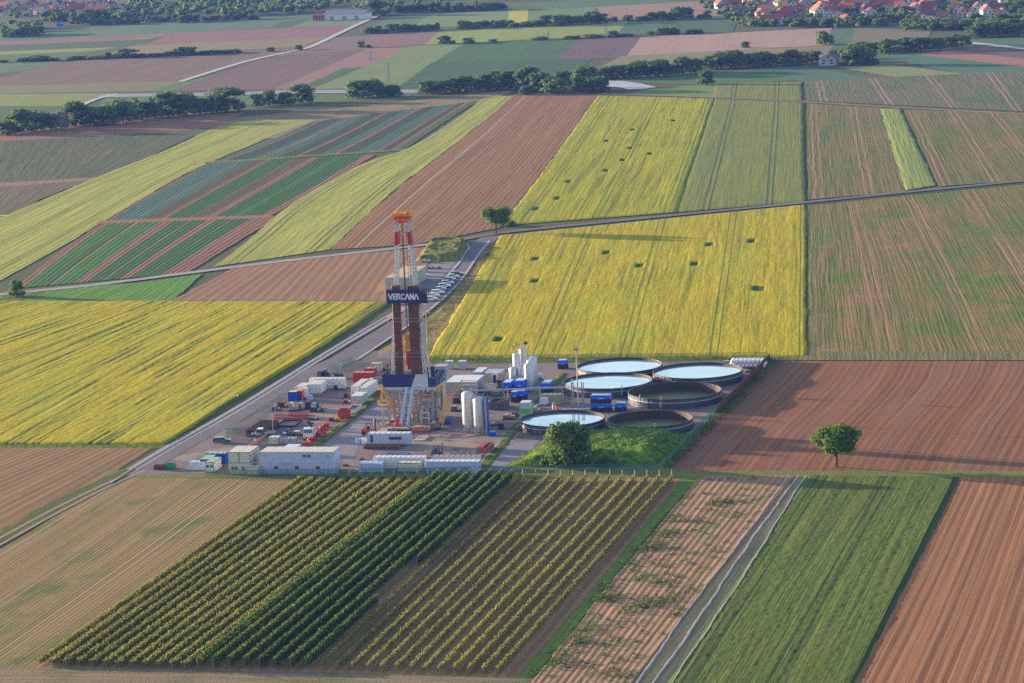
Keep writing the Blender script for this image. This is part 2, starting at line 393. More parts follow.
# --- far background (z kept rising so nothing is coplanar)
FAR = [
 # name, label, colours a,b, FL,FR,NR,NL
 ('meadow_field','bluish green wheat field below the far village on the left',(.07,.13,.06),(.10,.17,.08),(-60,38),(330,12),(300,26),(-60,46)),
 ('meadow_field','small dark green field beside the long white hall',(.04,.10,.03),(.06,.13,.04),(282,22),(314,17),(296,28),(266,29)),
 ('meadow_field','pale green strip just below the white hall',(.13,.18,.05),(.16,.21,.07),(316,18),(368,18),(352,26),(292,27)),
 ('ploughed_field','long pinkish soil strip in the far left distance',(.20,.11,.09),(.25,.14,.11),(-40,44),(175,33),(150,39),(-40,48)),
 ('crop_field','dark green strip under the pinkish one in the far left',(.04,.09,.03),(.06,.12,.04),(-40,47),(152,39),(122,47),(-40,54)),
 ('crop_field','narrow yellow green strip in the far left',(.20,.22,.05),(.24,.26,.06),(-40,53),(118,47),(94,51),(-40,57)),
 ('crop_field','green strip above the far left hedge',(.06,.12,.04),(.08,.15,.05),(-40,56),(98,51),(70,59),(-40,62)),
 ('ploughed_field','pinkish brown field crossed by no track, far left of the white lane',(.20,.10,.09),(.24,.13,.11),(172,33),(352,25),(325,38),(146,45)),
 ('stubble_field','tan field between the far pinkish field and the long hedge',(.20,.16,.07),(.24,.19,.09),(130,46),(328,37),(300,47),(102,57)),
 ('stubble_field','wide mottled brown field below the far left hedge',(.13,.10,.055),(.20,.12,.09),(60,62),(308,47),(185,81),(-40,89)),
 ('crop_field','pale green wedge at the left border below the hedge',(.08,.13,.06),(.11,.16,.07),(-60,62),(70,60),(20,72),(-60,80)),
 ('stubble_field','tan green strip along the far grey road',(.16,.16,.07),(.19,.18,.09),(-60,88),(182,81),(148,91),(-60,95)),
 ('meadow_field','bright green wedge where the white lane meets the strip',(.07,.16,.04),(.09,.19,.05),(180,82),(236,71),(172,91),(144,91)),
 ('ploughed_field','purplish brown field right of the far white lane',(.12,.08,.07),(.17,.11,.09),(262,59),(376,47),(332,70),(170,91)),
 ('ploughed_field','brown wedge just above the far grey road',(.14,.09,.07),(.18,.11,.08),(240,72),(330,70),(278,89),(172,91)),
 ('crop_field','yellow green field left of the tree line',(.17,.21,.04),(.21,.25,.05),(-60,95),(112,93),(82,106),(-60,106)),
 ('crop_field','dark green field behind the left tree line',(.05,.10,.03),(.07,.13,.04),(-60,106),(84,106),(70,118),(-60,122)),
 ('meadow_field','green strip between far grey road and tree line',(.07,.13,.04),(.10,.16,.05),(105,97),(420,93),(400,99),(92,112)),
 ('ploughed_field','pink soil band running down to the far grey road',(.24,.13,.10),(.28,.16,.12),(370,48),(416,46),(318,89),(274,89)),
 ('crop_field','two dark green beds inside the pale strip by the far road',(.04,.11,.03),(.05,.13,.04),(344,68),(364,67),(318,87),(303,86)),
 ('crop_field','long pale green field rising from the far road',(.13,.19,.06),(.17,.23,.08),(412,46),(465,44),(402,88),(316,89)),
 ('crop_field','striped dark green field with brown tracks',(.035,.10,.03),(.055,.14,.04),(464,44),(582,38),(562,59),(432,63)),
 ('crop_field','deep teal green field above the river trees',(.03,.085,.035),(.045,.11,.045),(432,62),(594,58),(572,76),(396,89)),
 ('ploughed_field','pinkish field beneath the dark far hedge',(.19,.11,.09),(.22,.13,.10),(372,35),(444,31),(428,44),(366,49)),
 ('ploughed_field','brown wedge left of the pinkish far field',(.17,.12,.08),(.20,.13,.09),(330,38),(374,35),(370,49),(262,58)),
 ('crop_field','long yellow green field below the second far hedge',(.20,.24,.045),(.24,.29,.06),(440,31),(628,22),(616,35),(424,45)),
 ('crop_field','green field under the far tree belt',(.08,.15,.05),(.10,.17,.06),(390,17),(434,14),(412,28),(368,30)),
 ('crop_field','broad pale green field under the far tree belt',(.14,.20,.06),(.17,.23,.07),(433,14),(510,10),(508,25),(409,28)),
 ('rape_field','tiny bright yellow field in the far distance',(.36,.33,.04),(.42,.38,.05),(509,10),(529,9),(527,24),(508,25)),
 ('crop_field','pale green field right of the tiny yellow one',(.12,.18,.05),(.14,.2,.06),(529,9),(597,7),(587,21),(527,24)),
 ('meadow_field','green band along the top of the far plain',(.06,.13,.05),(.08,.16,.06),(500,5),(612,-2),(700,2),(560,9)),
 ('ploughed_field','pale pink field between scattered far trees',(.26,.16,.11),(.30,.19,.13),(596,7),(704,1),(742,15),(606,21)),
 ('crop_field','teal green field between two hedges',(.05,.12,.06),(.07,.15,.07),(628,22),(668,20),(656,34),(616,35)),
 ('crop_field','dark green field left of the village edge',(.045,.10,.04),(.06,.13,.05),(667,20),(740,16),(732,33),(655,34)),
 ('ploughed_field','purple brown field with pale lines across',(.11,.075,.07),(.15,.095,.085),(580,39),(641,37),(628,58),(558,60)),
 ('stubble_field','long pale pink stubble field in front of the village',(.32,.20,.15),(.38,.25,.18),(641,37),(832,28),(832,45),(627,56)),
 ('stubble_field','tan green strip below the pale pink stubble',(.19,.16,.08),(.22,.19,.09),(622,56),(836,45),(830,62),(590,72)),
 ('crop_field','green plot right of the solitary dark tree',(.06,.13,.05),(.08,.16,.06),(830,30),(856,28),(852,44),(834,45)),
 ('stubble_field','brownish green field right of the solitary dark tree',(.15,.14,.07),(.18,.16,.08),(855,28),(932,30),(926,42),(850,46)),
 ('meadow_field','green field behind the river trees',(.06,.12,.04),(.08,.14,.05),(832,46),(930,42),(900,58),(820,64)),
 ('meadow_field','green meadow below the river trees',(.06,.13,.035),(.08,.16,.045),(604,81),(800,66),(802,80),(712,86)),
 ('meadow_field','light green edge above the dirt track',(.13,.20,.04),(.16,.23,.05),(658,88),(716,84),(713,98),(616,95)),
 ('crop_field','teal green wedge right of the river trees',(.06,.13,.07),(.08,.16,.08),(770,69),(802,66),(880,79),(800,82)),
 ('crop_field','yellowish strip by the brick house',(.18,.21,.08),(.22,.25,.09),(834,67),(882,64),(966,74),(900,78)),
 ('crop_field','large teal green field at the right by the tree row',(.06,.14,.08),(.08,.17,.09),(876,56),(918,53),(1100,76),(962,74)),
 ('ploughed_field','reddish soil field at the right border',(.30,.13,.09),(.34,.16,.11),(914,54),(952,50),(1100,68),(1100,76)),
 ('ploughed_field','dark furrowed strip by the far right lane',(.13,.09,.07),(.16,.11,.08),(944,50),(970,46),(1100,60),(1100,68)),
 ('meadow_field','green field at the top right border',(.06,.14,.05),(.08,.16,.06),(968,40),(1100,34),(1100,52),(974,45)),
 ('meadow_field','steep green meadow in the top right corner',(.07,.14,.05),(.09,.17,.06),(1000,10),(1100,8),(1100,30),(985,26)),
]
for i, (nm, lb, a, b, FL, FR, NR, NL) in enumerate(FAR):
    m = field_mat('far_%s_%d' % (nm, i), a, b, streak=(4, 120), k1=1.0, grain=.2, bump=0, patch=[(.006, .35, .5, tuple(x*.75 for x in a))])
    field(nm, lb, m, quad(FL, FR, NR, NL), z=.01+.0045*i*.5)
LAYER[0] = 190

# --- middle distance
field('stubble_field', 'dry tan grass strip above the vegetable beds', field_mat('dry_strip', (.20,.15,.07), (.26,.20,.09), grain=.5, patch=[(.02,.6,.5,(.12,.15,.04))]),
      [[(215,120),(100,132)],[(430,99),(300,140)],[(520,90),(470,106)]], z=0.1280)
field('crop_field', 'dark green field on the left below the tree line', field_mat('dk_left', (.05,.085,.03), (.10,.105,.045), streak=(3,60), patch=[(.012,.5,.5,(.13,.10,.05))]),
      [[(-80,142),(-80,192)],[(110,132),(60,182)],[(216,126),(104,178)]], z=0.1320)
field('ploughed_field', 'brown strip running under the left tree line', soil('br_strip', (.20,.12,.085), (.25,.15,.10)), [[(-80,134),(-80,146)],[(120,122),(120,135)],[(248,112),(212,128)]], z=0.1340)
field('crop_field', 'olive field left of the long pale field', field_mat('olive', (.11,.10,.045), (.15,.125,.06), streak=(3,70), patch=[(.01,.5,.5,(.08,.10,.03))]),
      [[(-80,188),(-80,232)],[(70,180),(0,222)],[(98,177),(40,200)]], z=0.1360)
field('ploughed_field', 'thin pinkish strip dividing the two left fields', soil('pinkstrip', (.24,.14,.11), (.28,.17,.13)), [[(-80,188),(-80,193)],[(104,177),(96,180)]], z=0.1400)
PALE = field_mat('pale_barley', (.25,.27,.045), (.37,.37,.07), streak=(1.6,60), k1=1.1, grain=.35, tram=(18,.7,1.9,4,(.13,.14,.04)), patch=[(.01,.4,.5,(.22,.25,.05))])
field('barley_field', 'long pale yellow barley field curving down to the left', PALE,
      [[(252,120),(216,127),(161,153),(97,177),(50,197),(-30,231),(-120,268)],[(300,121),(270,138),(193,169),(129,206),(64,246),(0,281),(-60,312)]], du=6, dv=6, z=0.1440)
field('meadow_strip', 'narrow yellow green strip along the blue green beds', field_mat('ystrip', (.26,.25,.06), (.32,.30,.08), grain=.5), [[(292,120),(220,150),(186,165)],[(316,120),(256,141),(208,163)]], z=0.1480)
RB = (.26,.125,.075); BG = (.05,.14,.10); DG = (.018,.12,.02); DG2 = (.035,.17,.02); DB = (.10,.085,.045); DT=(.03,.075,.04)
def veg(nm, W, b): return field_mat(nm, (.03,.05,.02), (.1,.2,.03), streak=(1.2,30), k1=1.0, grain=.5, bands=(W, b), row=(2.2, .9), bump=.15, wob=.3)
def vfield(lb, nm, rails, b, z):
    gr = [[G(*q) for q in r] for r in rails]
    ra, rb = resample(gr[0],9)[0], resample(gr[-1],9)[0]
    d = ra[-1]-ra[0]; d /= np.linalg.norm(d); c = rb.mean(0)-ra.mean(0); W = abs(d[0]*c[1]-d[1]*c[0])
    field('vegetable_field', lb, veg(nm, float(W), b), rails, du=5, dv=8, z=z)
vfield('vegetable beds of dark green rows nearest the concrete lane', 'veg_a', [[(103,222),(60,252),(14,289)],[(282,216),(236,243),(188,273)]],
       [(0,RB),(.05,DG2),(.13,(.05,.14,.02)),(.17,DG),(.20,(.2,.18,.1)),(.215,DG2),(.31,DG2),(.34,RB),(.41,DG),(.50,(.16,.13,.08)),(.515,DG),(.60,RB),(.655,DG),(.74,(.14,.12,.06)),(.75,DG),(.84,RB)], 0.1520)
vfield('middle tier of vegetable beds with blue green and dark stripes', 'veg_b', [[(212,162),(150,194),(104,221)],[(376,155),(330,184),(272,216)]],
       [(0,(.2,.12,.07)),(.03,BG),(.17,(.12,.15,.12)),(.19,BG),(.25,DB),(.33,RB),(.36,DG),(.50,(.14,.11,.07)),(.52,DB),(.60,RB),(.65,DG),(.76,DG2),(.80,DG),(.93,RB)], 0.1560)
vfield('upper tier of bluish cabbage beds split by red soil paths', 'veg_c', [[(312,122),(262,145),(212,162)],[(478,101),(430,132),(404,150)]],
       [(0,BG),(.04,RB),(.06,DT),(.18,BG),(.22,RB),(.25,BG),(.33,DT),(.42,RB),(.45,DT),(.55,BG),(.62,RB),(.65,DT),(.74,BG),(.84,RB),(.87,DT),(.92,RB),(.95,(.07,.12,.05))], 0.1600)
field('ploughed_path', 'red soil path between the lower vegetable tiers', soil('redpath', (.24,.12,.075), (.28,.15,.09)), [[(100,221),(98,224)],[(274,215),(270,218)]], z=0.1640)
field('meadow_path', 'green path between the upper vegetable tiers', field_mat('gpath', (.10,.14,.03),(.14,.18,.04)), [[(206,162),(204,164)],[(406,149),(402,151)]], z=0.1680)
field('barley_field', 'pale green barley strip widening down to the lane', PALE,
      [[(486,97),(450,124),(408,150),(370,160),(332,180),(279,212),(250,240),(214,267)],[(514,96),(480,124),(446,151),(426,166),(408,179),(370,212),(330,250)]], du=6, dv=6, z=0.1720)
BROWN = soil('brown_field', (.16,.09,.05), (.28,.165,.09), streak=(1.2,120), row=(2.1,.6), tram=(58,1.1,0,9,(.36,.26,.17)), patch=[(.01,.45,.52,(.17,.115,.065))])
field('ploughed_field', 'large brown furrowed field behind the drilling mast', BROWN,
      [[(514,95),(480,125),(446,152),(426,167),(408,180),(370,213),(331,250)],[(558,95),(500,170),(415,245)],[(598,96),(548,165),(500,228)]], du=4, dv=8, hfun=rel_soil(2.1,.05), z=0.1760)
BROWN2 = soil('brown_field_two', (.21,.125,.085), (.30,.19,.13), streak=(1.1,120), row=(3.4,.8), patch=[(.01,.4,.5,(.18,.12,.075))])
field('ploughed_field', 'brown furrowed field between the lane and the left yellow field', BROWN2, [[(232,269),(172,301)],[(330,257),(290,301)],[(440,246),(405,301)]], z=0.1800)
field('meadow_field', 'bright green wedge beside the small roadside bush', field_mat('bgreen', (.06,.17,.02), (.11,.25,.03), streak=(1.2,50), k1=1.3), [[(60,288),(22,302)],[(140,283),(100,302)],[(203,274),(172,302)]], z=0.1840)
field('grass_verge', 'grass verge around the small roadside bush', field_mat('verge1', (.07,.12,.02), (.12,.17,.03)), [[(-40,296),(-40,304)],[(62,287),(30,303)]], z=0.1820)
HOLES2 = [(632,121,7,8),(583,132,8,8),(560,147,7,8),(610,152,8,8),(649,155,7,8),(597,170,8,8),(578,184,8,8),(568,182,0,0),(552,198,8,9),(539,217,8,9),(663,127,0,0)]
# positions read from the enlarged photograph (dark bare squares in the crop)
HOLES2 = [(512+x/2.585, 80+y/2.627, 2.6, 9) for x, y in ((418,108),(314,132),(246,162),(307,181),(359,195),(285,212),(242,240),(148,268),(116,313),(61,340))]
HOLES1 = [(512+x/2.585, 80+y/2.627, 2.6, 8.5) for x, y in ((62,472),(59,530),(245,455),(330,490),(471,485),(510,434),(620,425),(644,551))]+[(499,340,2.6,8.5)]+[(757,289,2.6,8.5)]
RF = field_mat('rape_far', (.19,.22,.008), (.40,.35,.008), streak=(1.0,45), k1=.8, grain=.7, tram=(27,.6,2.1,8,(.11,.15,.01)), gap=(.05,.09,.015), patch=[(.008,.7,.5,(.20,.28,.03))], bump=.3, wob=0)
field('rape_field', 'fading yellow rape field behind the diagonal road', RF, [[(598,96),(548,166),(501,226)],[(714,99),(696,155),(676,213)]], du=.7, dv=2.0, h=.3,
      hfun=rel_crop(2.4,.12,lodge=.05,lodge_u=1.4,lodge_v=80,seed=21,wob=3), holes=HOLES2, z=0.2000)
WH = field_mat('wheat_far', (.12,.15,.03), (.23,.235,.05), streak=(1.0,70), k1=.7, grain=.6, tram=(24,.8,2.2,11,(.06,.10,.03)), gap=(.05,.09,.02), patch=[(.006,.5,.5,(.10,.17,.05))], bump=.2, wob=0)
field('wheat_field', 'grey green wheat field with paired wheel tracks', WH, [[(714,99),(696,155),(676,213)],[(803,103),(804,150),(806,202)]], du=1.1, dv=3, h=.22,
      hfun=rel_crop(2.6,.12,seed=31,wob=1), z=0.2000)
field('wheat_field', 'short grey green wheat plot above the dirt track', WH, [[(716,84),(713,97)],[(802,82),(802,101)]], du=1.5, dv=4, h=.2, hfun=rel_crop(2.6,.1,seed=32,wob=1), z=0.2000)
TR = (.27,.165,.095)
MOTT = field_mat('young_maize', (.09,.11,.022), (.22,.15,.06), streak=(.9,60), k1=1.2, grain=.5, patch=[(.010,.85,.46,(.075,.135,.02)),(.02,.5,.55,(.27,.155,.11))], tram=(20,1.0,2.8,4,TR), wob=1)
field('maize_field', 'mottled green and brown field right of the grey green wheat', MOTT, [[(806,104),(808,200)],[(880,108),(905,192)]], z=0.2040)
field('maize_field', 'mottled field at the right behind the pale wedge', MOTT, [[(903,110),(938,187)],[(980,112),(1030,180)],[(1140,118),(1240,168)]], z=0.2060)
field('maize_field', 'thin green field above the dirt track on the right', field_mat('maize_up', (.10,.125,.05), (.17,.135,.085), streak=(1.2,50), tram=(32,1.2,3.,9,(.27,.18,.12)), patch=[(.010,.8,.47,(.075,.12,.04))]),
      [[(804,82),(806,101)],[(900,77),(925,107)],[(1140,66),(1190,120)]], z=0.2080)
field('wheat_field', 'pale green wedge of wheat above the diagonal road', field_mat('pale_wedge', (.17,.23,.05), (.27,.31,.08), streak=(1.2,60), gap=(.08,.11,.03)), [[(880,109),(905,191)],[(900,109),(936,186)]], du=1.2, dv=3, h=.2,
      hfun=rel_crop(2.4,.12,seed=41), z=0.2080)
field('maize_field', 'large mottled green and pinkish field right of the yellow rape', field_mat('young_maize_near', (.095,.115,.022), (.24,.155,.06), streak=(.8,70), k1=1.3, grain=.5,
      patch=[(.013,.9,.47,(.085,.14,.02)),(.021,.75,.55,(.29,.15,.10))], tram=(24,.85,3.0,20,(.28,.155,.09)), wob=1.5),
      [[(806,205),(808,257),(807,357)],[(900,196),(940,275),(975,357)],[(1200,168),(1300,255),(1420,357)]], du=8, dv=8, z=0.1960)
field('grass_verge', 'grassy strip along the lower edge of the mottled field', field_mat('verge2', (.10,.12,.04), (.19,.16,.06), grain=.6), [[(770,352),(770,361)],[(1180,352),(1180,361)]], z=0.2120)
# --- nearer rape
field('rape_field', 'bright yellow rape field right behind the drilling yard', RAPE,
      [[(500,236),(472,284),(453,316),(437,341),(426,360)],[(600,226),(575,290),(548,359)],[(806,205),(806,280),(806,357)]], du=.5, dv=1.3, h=.35,
      hfun=rel_crop(2.3,.14,lodge=.05,lodge_u=.9,lodge_v=70,seed=3,wob=3,lodge_gap=.35), holes=HOLES1, z=.05)
field('rape_field', 'bright yellow rape field left of the access road', RAPE2,
      [[(-200,302),(-1200,445)],[(60,302),(-420,445)],[(250,302),(-10,445)],[(389,303),(330,342),(250,391),(164,445)]], du=.55, dv=1.1, h=.45,
      hfun=rel_crop(1.6,.2,lodge=.09,lodge_u=.8,lodge_v=60,seed=5,wob=2,lodge_gap=.85), z=.05)
# --- foreground
BF = soil('fore_brown', (.19,.095,.055), (.34,.185,.11), streak=(.7,110), row=(1.9,.5), k1=1.1, grain=.55, bump=.06, patch=[(.02,.5,.55,(.24,.15,.09))])
field('ploughed_field', 'brown soil field at the left edge below the yellow rape', soil('fore_brown_left', (.17,.115,.065), (.29,.185,.11), streak=(.7,110), row=(2.2,.7), patch=[(.02,.6,.56,(.14,.14,.05))], bump=.05),
      [[(-260,446),(-900,560)],[(155,447),(76,495),(-20,552)]], du=2.5, dv=4, hfun=rel_soil(1.6,.04), z=.04)
field('grass_verge', 'green verge between the yellow rape and the brown soil', field_mat('verge3', (.06,.10,.015), (.13,.16,.03), grain=.7), [[(-200,442),(-200,448)],[(172,442),(164,449)]], z=.06)
SEED = field_mat('seeded', (.15,.12,.035), (.33,.215,.10), streak=(.45,100), row=(1.1,.5), k1=.9, grain=.6, patch=[(.03,.85,.52,(.075,.125,.025)),(.05,.5,.58,(.10,.15,.03))], tram=(15,.5,1.9,3,(.33,.22,.12)), wob=.6, bump=.05)
field('stubble_field', 'dry tan field with faint green sprouts in the lower left', SEED,
      [[(122,476),(-10,556),(-230,690)],[(210,478),(100,560),(-90,690)],[(300,478),(166,578),(30,675)]], du=3, dv=5, z=.045)
VS = soil('vineyard_soil', (.21,.13,.075), (.33,.21,.125), streak=(.6,60), row=(2.3,.7), patch=[(.04,.5,.55,(.10,.12,.03))], bump=.1)
field('vineyard_soil', 'bare brown soil under the vine rows', VS, [[(298,478),(30,672)],[(690,476),(512,690)]], du=6, dv=8, z=.05)
field('grass_strip', 'green grass strip right of the vineyard', field_mat('gstrip', (.09,.16,.02), (.17,.23,.035), grain=.6, streak=(.6,40)), [[(684,476),(606,574),(508,690)],[(700,475),(620,570),(526,690)]], z=.07)
ASP = field_mat('asparagus_ridges', (.20,.115,.06), (.38,.235,.135), streak=(.5,80), row=(1.45,.45), k1=1.0, grain=.9, patch=[(.06,.9,.54,(.07,.14,.02)),(.10,.6,.58,(.12,.17,.03))], bump=.08, wob=.3)
def ridges(U, V, W, L): return (.025*np.sin(U*2*math.pi/1.45))+.07*(vnoise(U/1., V/1.5, 7)-.5)+.3, np.zeros_like(U)
field('asparagus_field', 'pinkish ridged field with weedy green tufts', ASP, [[(700,476),(622,570),(526,690)],[(796,476),(710,586),(630,690)]], du=.24, dv=2.5, hfun=ridges, z=.06)
field('grass_strip', 'weedy strip under the white covered ridges', field_mat('wstrip', (.22,.18,.07), (.44,.32,.18), streak=(.5,30), grain=.6), [[(784,475),(625,690)],[(812,475),(668,690)]], z=.065)
WHT = M('white_plastic_film', (.46,.43,.44), .45, var=.15, scale=.3)
for i, (a, b) in enumerate((((788,477),(633,688)), ((797,477),(650,688)), ((807,477),(671,688)))):
    p0, p1 = G(*a), G(*b); n = 60; mb = MB(); pts = []
    dr = (p1-p0).normalized(); nr = Vector((-dr.y, dr.x, 0))
    for k in range(n+1):
        t = k/n; c = p0.lerp(p1, t)+nr*(.25*math.sin(t*7+i*2)+.12*math.sin(t*31+i)+random.uniform(-.10,.10)); wv = .17+random.uniform(-.06,.05)
        pts.append([c-nr*wv+Vector((0,0,.1)), c-nr*wv*.5+Vector((0,0,.42)), c+nr*wv*.5+Vector((0,0,.42)), c+nr*wv+Vector((0,0,.1))])
    vs = [v for q in pts for v in q]; fs = []
    for k in range(n):
        for j in range(3): fs.append((k*4+j, k*4+j+1, k*4+4+j+1, k*4+4+j))
    mb.add(vs, fs)
    o = mb.build('covered_ridge', WHT)
    tag(o, 'white film covered soil ridge, %s of three beside the green wheat' % ('left', 'middle', 'right')[i], 'plastic cover', 'white covered ridges')
FW = field_mat('fore_wheat', (.055,.095,.014), (.125,.165,.026), streak=(.6,40), k1=.9, grain=.8, tram=(15,.6,2.0,3.5,(.04,.07,.015)), gap=(.045,.075,.015), patch=[(.015,.45,.52,(.10,.15,.03))], bump=.2, wob=0)
field('wheat_field', 'lush green wheat field in front of the lone tree', FW, [[(808,476),(740,576),(664,690)],[(958,477),(908,576),(852,690)]], du=.42, dv=.9, h=.3,
      hfun=rel_crop(1.6,.2,lodge=.04,lodge_u=.55,lodge_v=80,seed=51,wob=1.0,lodge_gap=.35), z=.06)
field('ploughed_field', 'striped reddish brown field in the lower right corner', BF, [[(960,477),(912,576),(850,690)],[(1300,476),(1340,690)]], du=1.1, dv=4, hfun=rel_soil(2.4,.06,wob=1), z=.05)
MB2 = soil('mid_brown', (.155,.075,.045), (.27,.135,.082), streak=(.8,90), row=(2.1,.35), k1=1.1, grain=.6, tram=(21,.8,2.4,5,(.19,.10,.07)), patch=[(.012,.4,.52,(.24,.14,.085))], bump=.05, wob=2.)
field('ploughed_field', 'reddish brown field behind the lone tree', MB2, [[(779,361),(752,385),(712,422),(690,445),(668,472)],[(900,361),(886,390),(842,430),(812,472)],[(1260,361),(1230,472)]], du=2, dv=3, hfun=rel_soil(1.5,.05), z=.06)
field('grass_path', 'grassy farm path running below the yard and the lone tree', field_mat('gpath2', (.09,.14,.02), (.21,.20,.05), grain=.7, streak=(40,1), k1=.8, patch=[(.05,.6,.52,(.21,.16,.08))]),
      [[(110,470),(104,478)],[(400,467),(400,478)],[(1200,467),(1200,478)]], z=.075)
field('grass_path', 'dirt path along the lower border of the picture', field_mat('lowpath', (.15,.13,.06), (.30,.20,.13), grain=.5, streak=(40,1), patch=[(.04,.7,.5,(.08,.12,.03))]),
      [[(-40,668),(-40,700)],[(200,669),(200,700)],[(560,679),(540,720)]], z=.09)
field('grass_verge', 'green hedge strip between yard and yellow rape', field_mat('verge4', (.07,.13,.015), (.18,.21,.03), grain=.7, streak=(60,1)), [[(408,356),(408,366)],[(600,357),(600,364)],[(782,355),(776,361)]], z=.03)
field('grass_verge', 'dry orange green verge between road and yellow rape', field_mat('verge5', (.12,.13,.025), (.36,.22,.08), grain=.8, streak=(1.5,12), k1=1.2), [[(492,240),(462,284),(430,318),(372,355)],[(502,238),(476,284),(457,316),(441,341),(428,366)]], z=.035)
field('grass_verge', 'overgrown strip between the brown wall and the brown field', field_mat('verge6', (.06,.13,.015), (.14,.20,.02), grain=.7), [[(770,359),(738,392),(700,421),(656,470)],[(784,360),(756,386),(712,424),(668,472)]], z=.07)

# --- roads, lanes
def ribbon(name, label, pts, wid, mat, z, cat='road', kind='structure', h=0):
    P = [G(*q) for q in smooth_poly(pts, 2)] if len(pts) > 2 else [G(*q) for q in pts]
    L, Rr = [], []
    for i, p in enumerate(P):
        d = (P[min(i+1, len(P)-1)]-P[max(i-1, 0)]).normalized(); n_ = Vector((-d.y, d.x, 0)); w_ = wid(i/(len(P)-1)) if callable(wid) else wid
        L.append(p+n_*w_/2); Rr.append(p-n_*w_/2)
    mb = MB(); n = len(P)
    mb.add([(v.x, v.y, z) for v in L+Rr], [(n+i, n+i+1, i+1, i) for i in range(n-1)])
    if h:
        mb.add([(v.x, v.y, z+h) for v in L+Rr], [(n+i, n+i+1, i+1, i) for i in range(n-1)])
        mb.add([(v.x, v.y, zz) for zz in (z, z+h) for v in L], [(i, i+1, n+i+1, n+i) for i in range(n-1)])
        mb.add([(v.x, v.y, zz) for zz in (z, z+h) for v in Rr], [(i+1, i, n+i, n+i+1) for i in range(n-1)])
    return tag(mb.build(name, mat), label, cat, kind=kind)
ASPH = M('worn_asphalt', (.155,.135,.15), .9, var=.22, scale=.12, dirt=.3, spec=.2)
CONC = M('old_concrete_lane', (.34,.30,.28), .9, var=.2, scale=.15, dirt=.3, spec=.2)
DIRT = M('dry_dirt_track', (.30,.21,.15), .95, var=.3, scale=.1, spec=.1)
PATHL = M('light_gravel_path', (.50,.45,.40), .95, var=.15, scale=.1, spec=.1)
FARROAD = M('far_grey_road', (.27,.25,.29), .9, var=.1, scale=.02, spec=.2)
ribbon('road', 'grey country road crossing the far plain', [(100,96),(256,94),(270,92),(420,92),(470,90)], 22, FARROAD, 0.2400)
ribbon('farm_track', 'pale winding lane across the far left fields', [(180,82),(230,66),(256,59),(300,50),(312,47),(350,28),(382,14)], 5, PATHL, 0.2600)
ribbon('farm_track', 'short pale lane by the left tree line', [(78,107),(96,99),(116,94)], 4, PATHL, 0.2600)
ribbon('farm_track', 'pale lane at the far right border', [(960,42),(1000,46),(1100,58)], 8, PATHL, 0.2600)
ribbon('farm_track', 'dirt track with brown puddles above the rape field', [(600,94),(640,95),(720,98),(802,102),(900,108),(1100,118)], 4.5, DIRT, 0.2480)
ribbon('grass_margin', 'dark grass margin beside the diagonal road', [(500,236),(600,226),(700,216),(805,206),(900,196),(1100,177)], 3, M('margin_grass', (.05,.08,.02), .95, var=.3, spec=.1), 0.2160)
ribbon('lane', 'narrow asphalt lane running diagonally through the fields', [(455,241),(500,233),(560,227),(600,223),(700,213),(805,203),(900,193),(1100,174)], 5.0, ASPH, 0.2520)
ribbon('lane', 'light concrete lane left of the drilling yard junction', [(-60,301),(50,290),(100,285),(230,268),(330,256),(395,249),(460,241)], 5.0, CONC, 0.2560)
ribbon('farm_track', 'straight track along the top of the left rape field', [(-60,302),(200,302),(392,302)], 2.6, DIRT, 0.2440)
for k, o2 in enumerate((0, 1)):
    ribbon('farm_track', ('left', 'right')[k]+' wheel rut of the track below the left brown field', [(152+o2*5,464+o2),(76+o2*6,497+o2*2),(-40+o2*8,560+o2*3)], 1.0, M('rut_soil', (.33,.25,.17), .95, var=.2, spec=.1), .11)
ribbon('grass_margin', 'green margin along the rutted track', [(162,459),(80,494),(-40,556)], 6.5, field_mat('verge7', (.06,.10,.02), (.17,.16,.05), grain=.7) if 0 else M('margin_grass_two', (.10,.125,.03), .95, var=.35, scale=.5, spec=.1), .085)
# yard: asphalt/gravel sheet
PAD = field_mat('yard_gravel', (.155,.115,.11), (.24,.185,.165), streak=(3,3), k1=.8, grain=.45, bump=.03, patch=[(.02,.55,.5,(.30,.235,.19)),(.035,.5,.55,(.13,.11,.12))])
def flatpoly(name, label, pts, mat, z, cat='ground', kind='structure'):
    P = [G(*q) for q in pts]; mb = MB().add([(p.x, p.y, z) for p in P], [tuple(range(len(P)))])
    o = mb.build(name, mat); me = o.data
    if me.polygons[0].normal.z < 0: me.flip_normals()
    uv = me.uv_layers.new(name='UVMap')
    for l in me.loops: uv.data[l.index].uv = me.vertices[l.vertex_index].co.xy
    return tag(o, label, cat, kind=kind)
flatpoly('yard_ground', 'purplish gravel and asphalt ground of the drilling yard',
    [(122,476),(150,461),(200,431),(262,395),(318,364),(352,350),(392,352),(410,365),(776,360),(766,366),(718,412),(704,424),(664,466),(640,470),(200,474)], PAD, .10)
LIGHTP = field_mat('yard_light', (.24,.18,.155), (.32,.25,.20), streak=(5,5), grain=.5, bump=0, patch=[(.03,.6,.52,(.20,.165,.165))])
flatpoly('yard_apron', 'pale sandy apron in front of the parked dark car', [(236,446),(300,452),(200,456),(186,462),(168,458)], LIGHTP, .104)
flatpoly('yard_apron', 'worn sandy patch in front of the tall silos', [(436,436),(520,432),(512,444),(470,452),(400,450),(412,440)], LIGHTP, .108)
flatpoly('yard_apron', 'sandy patch in the left storage yard', [(300,409),(345,409),(335,422),(270,428),(268,418)], LIGHTP, .108)
SLABM = M('smooth_yard_road', (.20,.185,.21), .8, var=.14, scale=.1, dirt=.2)
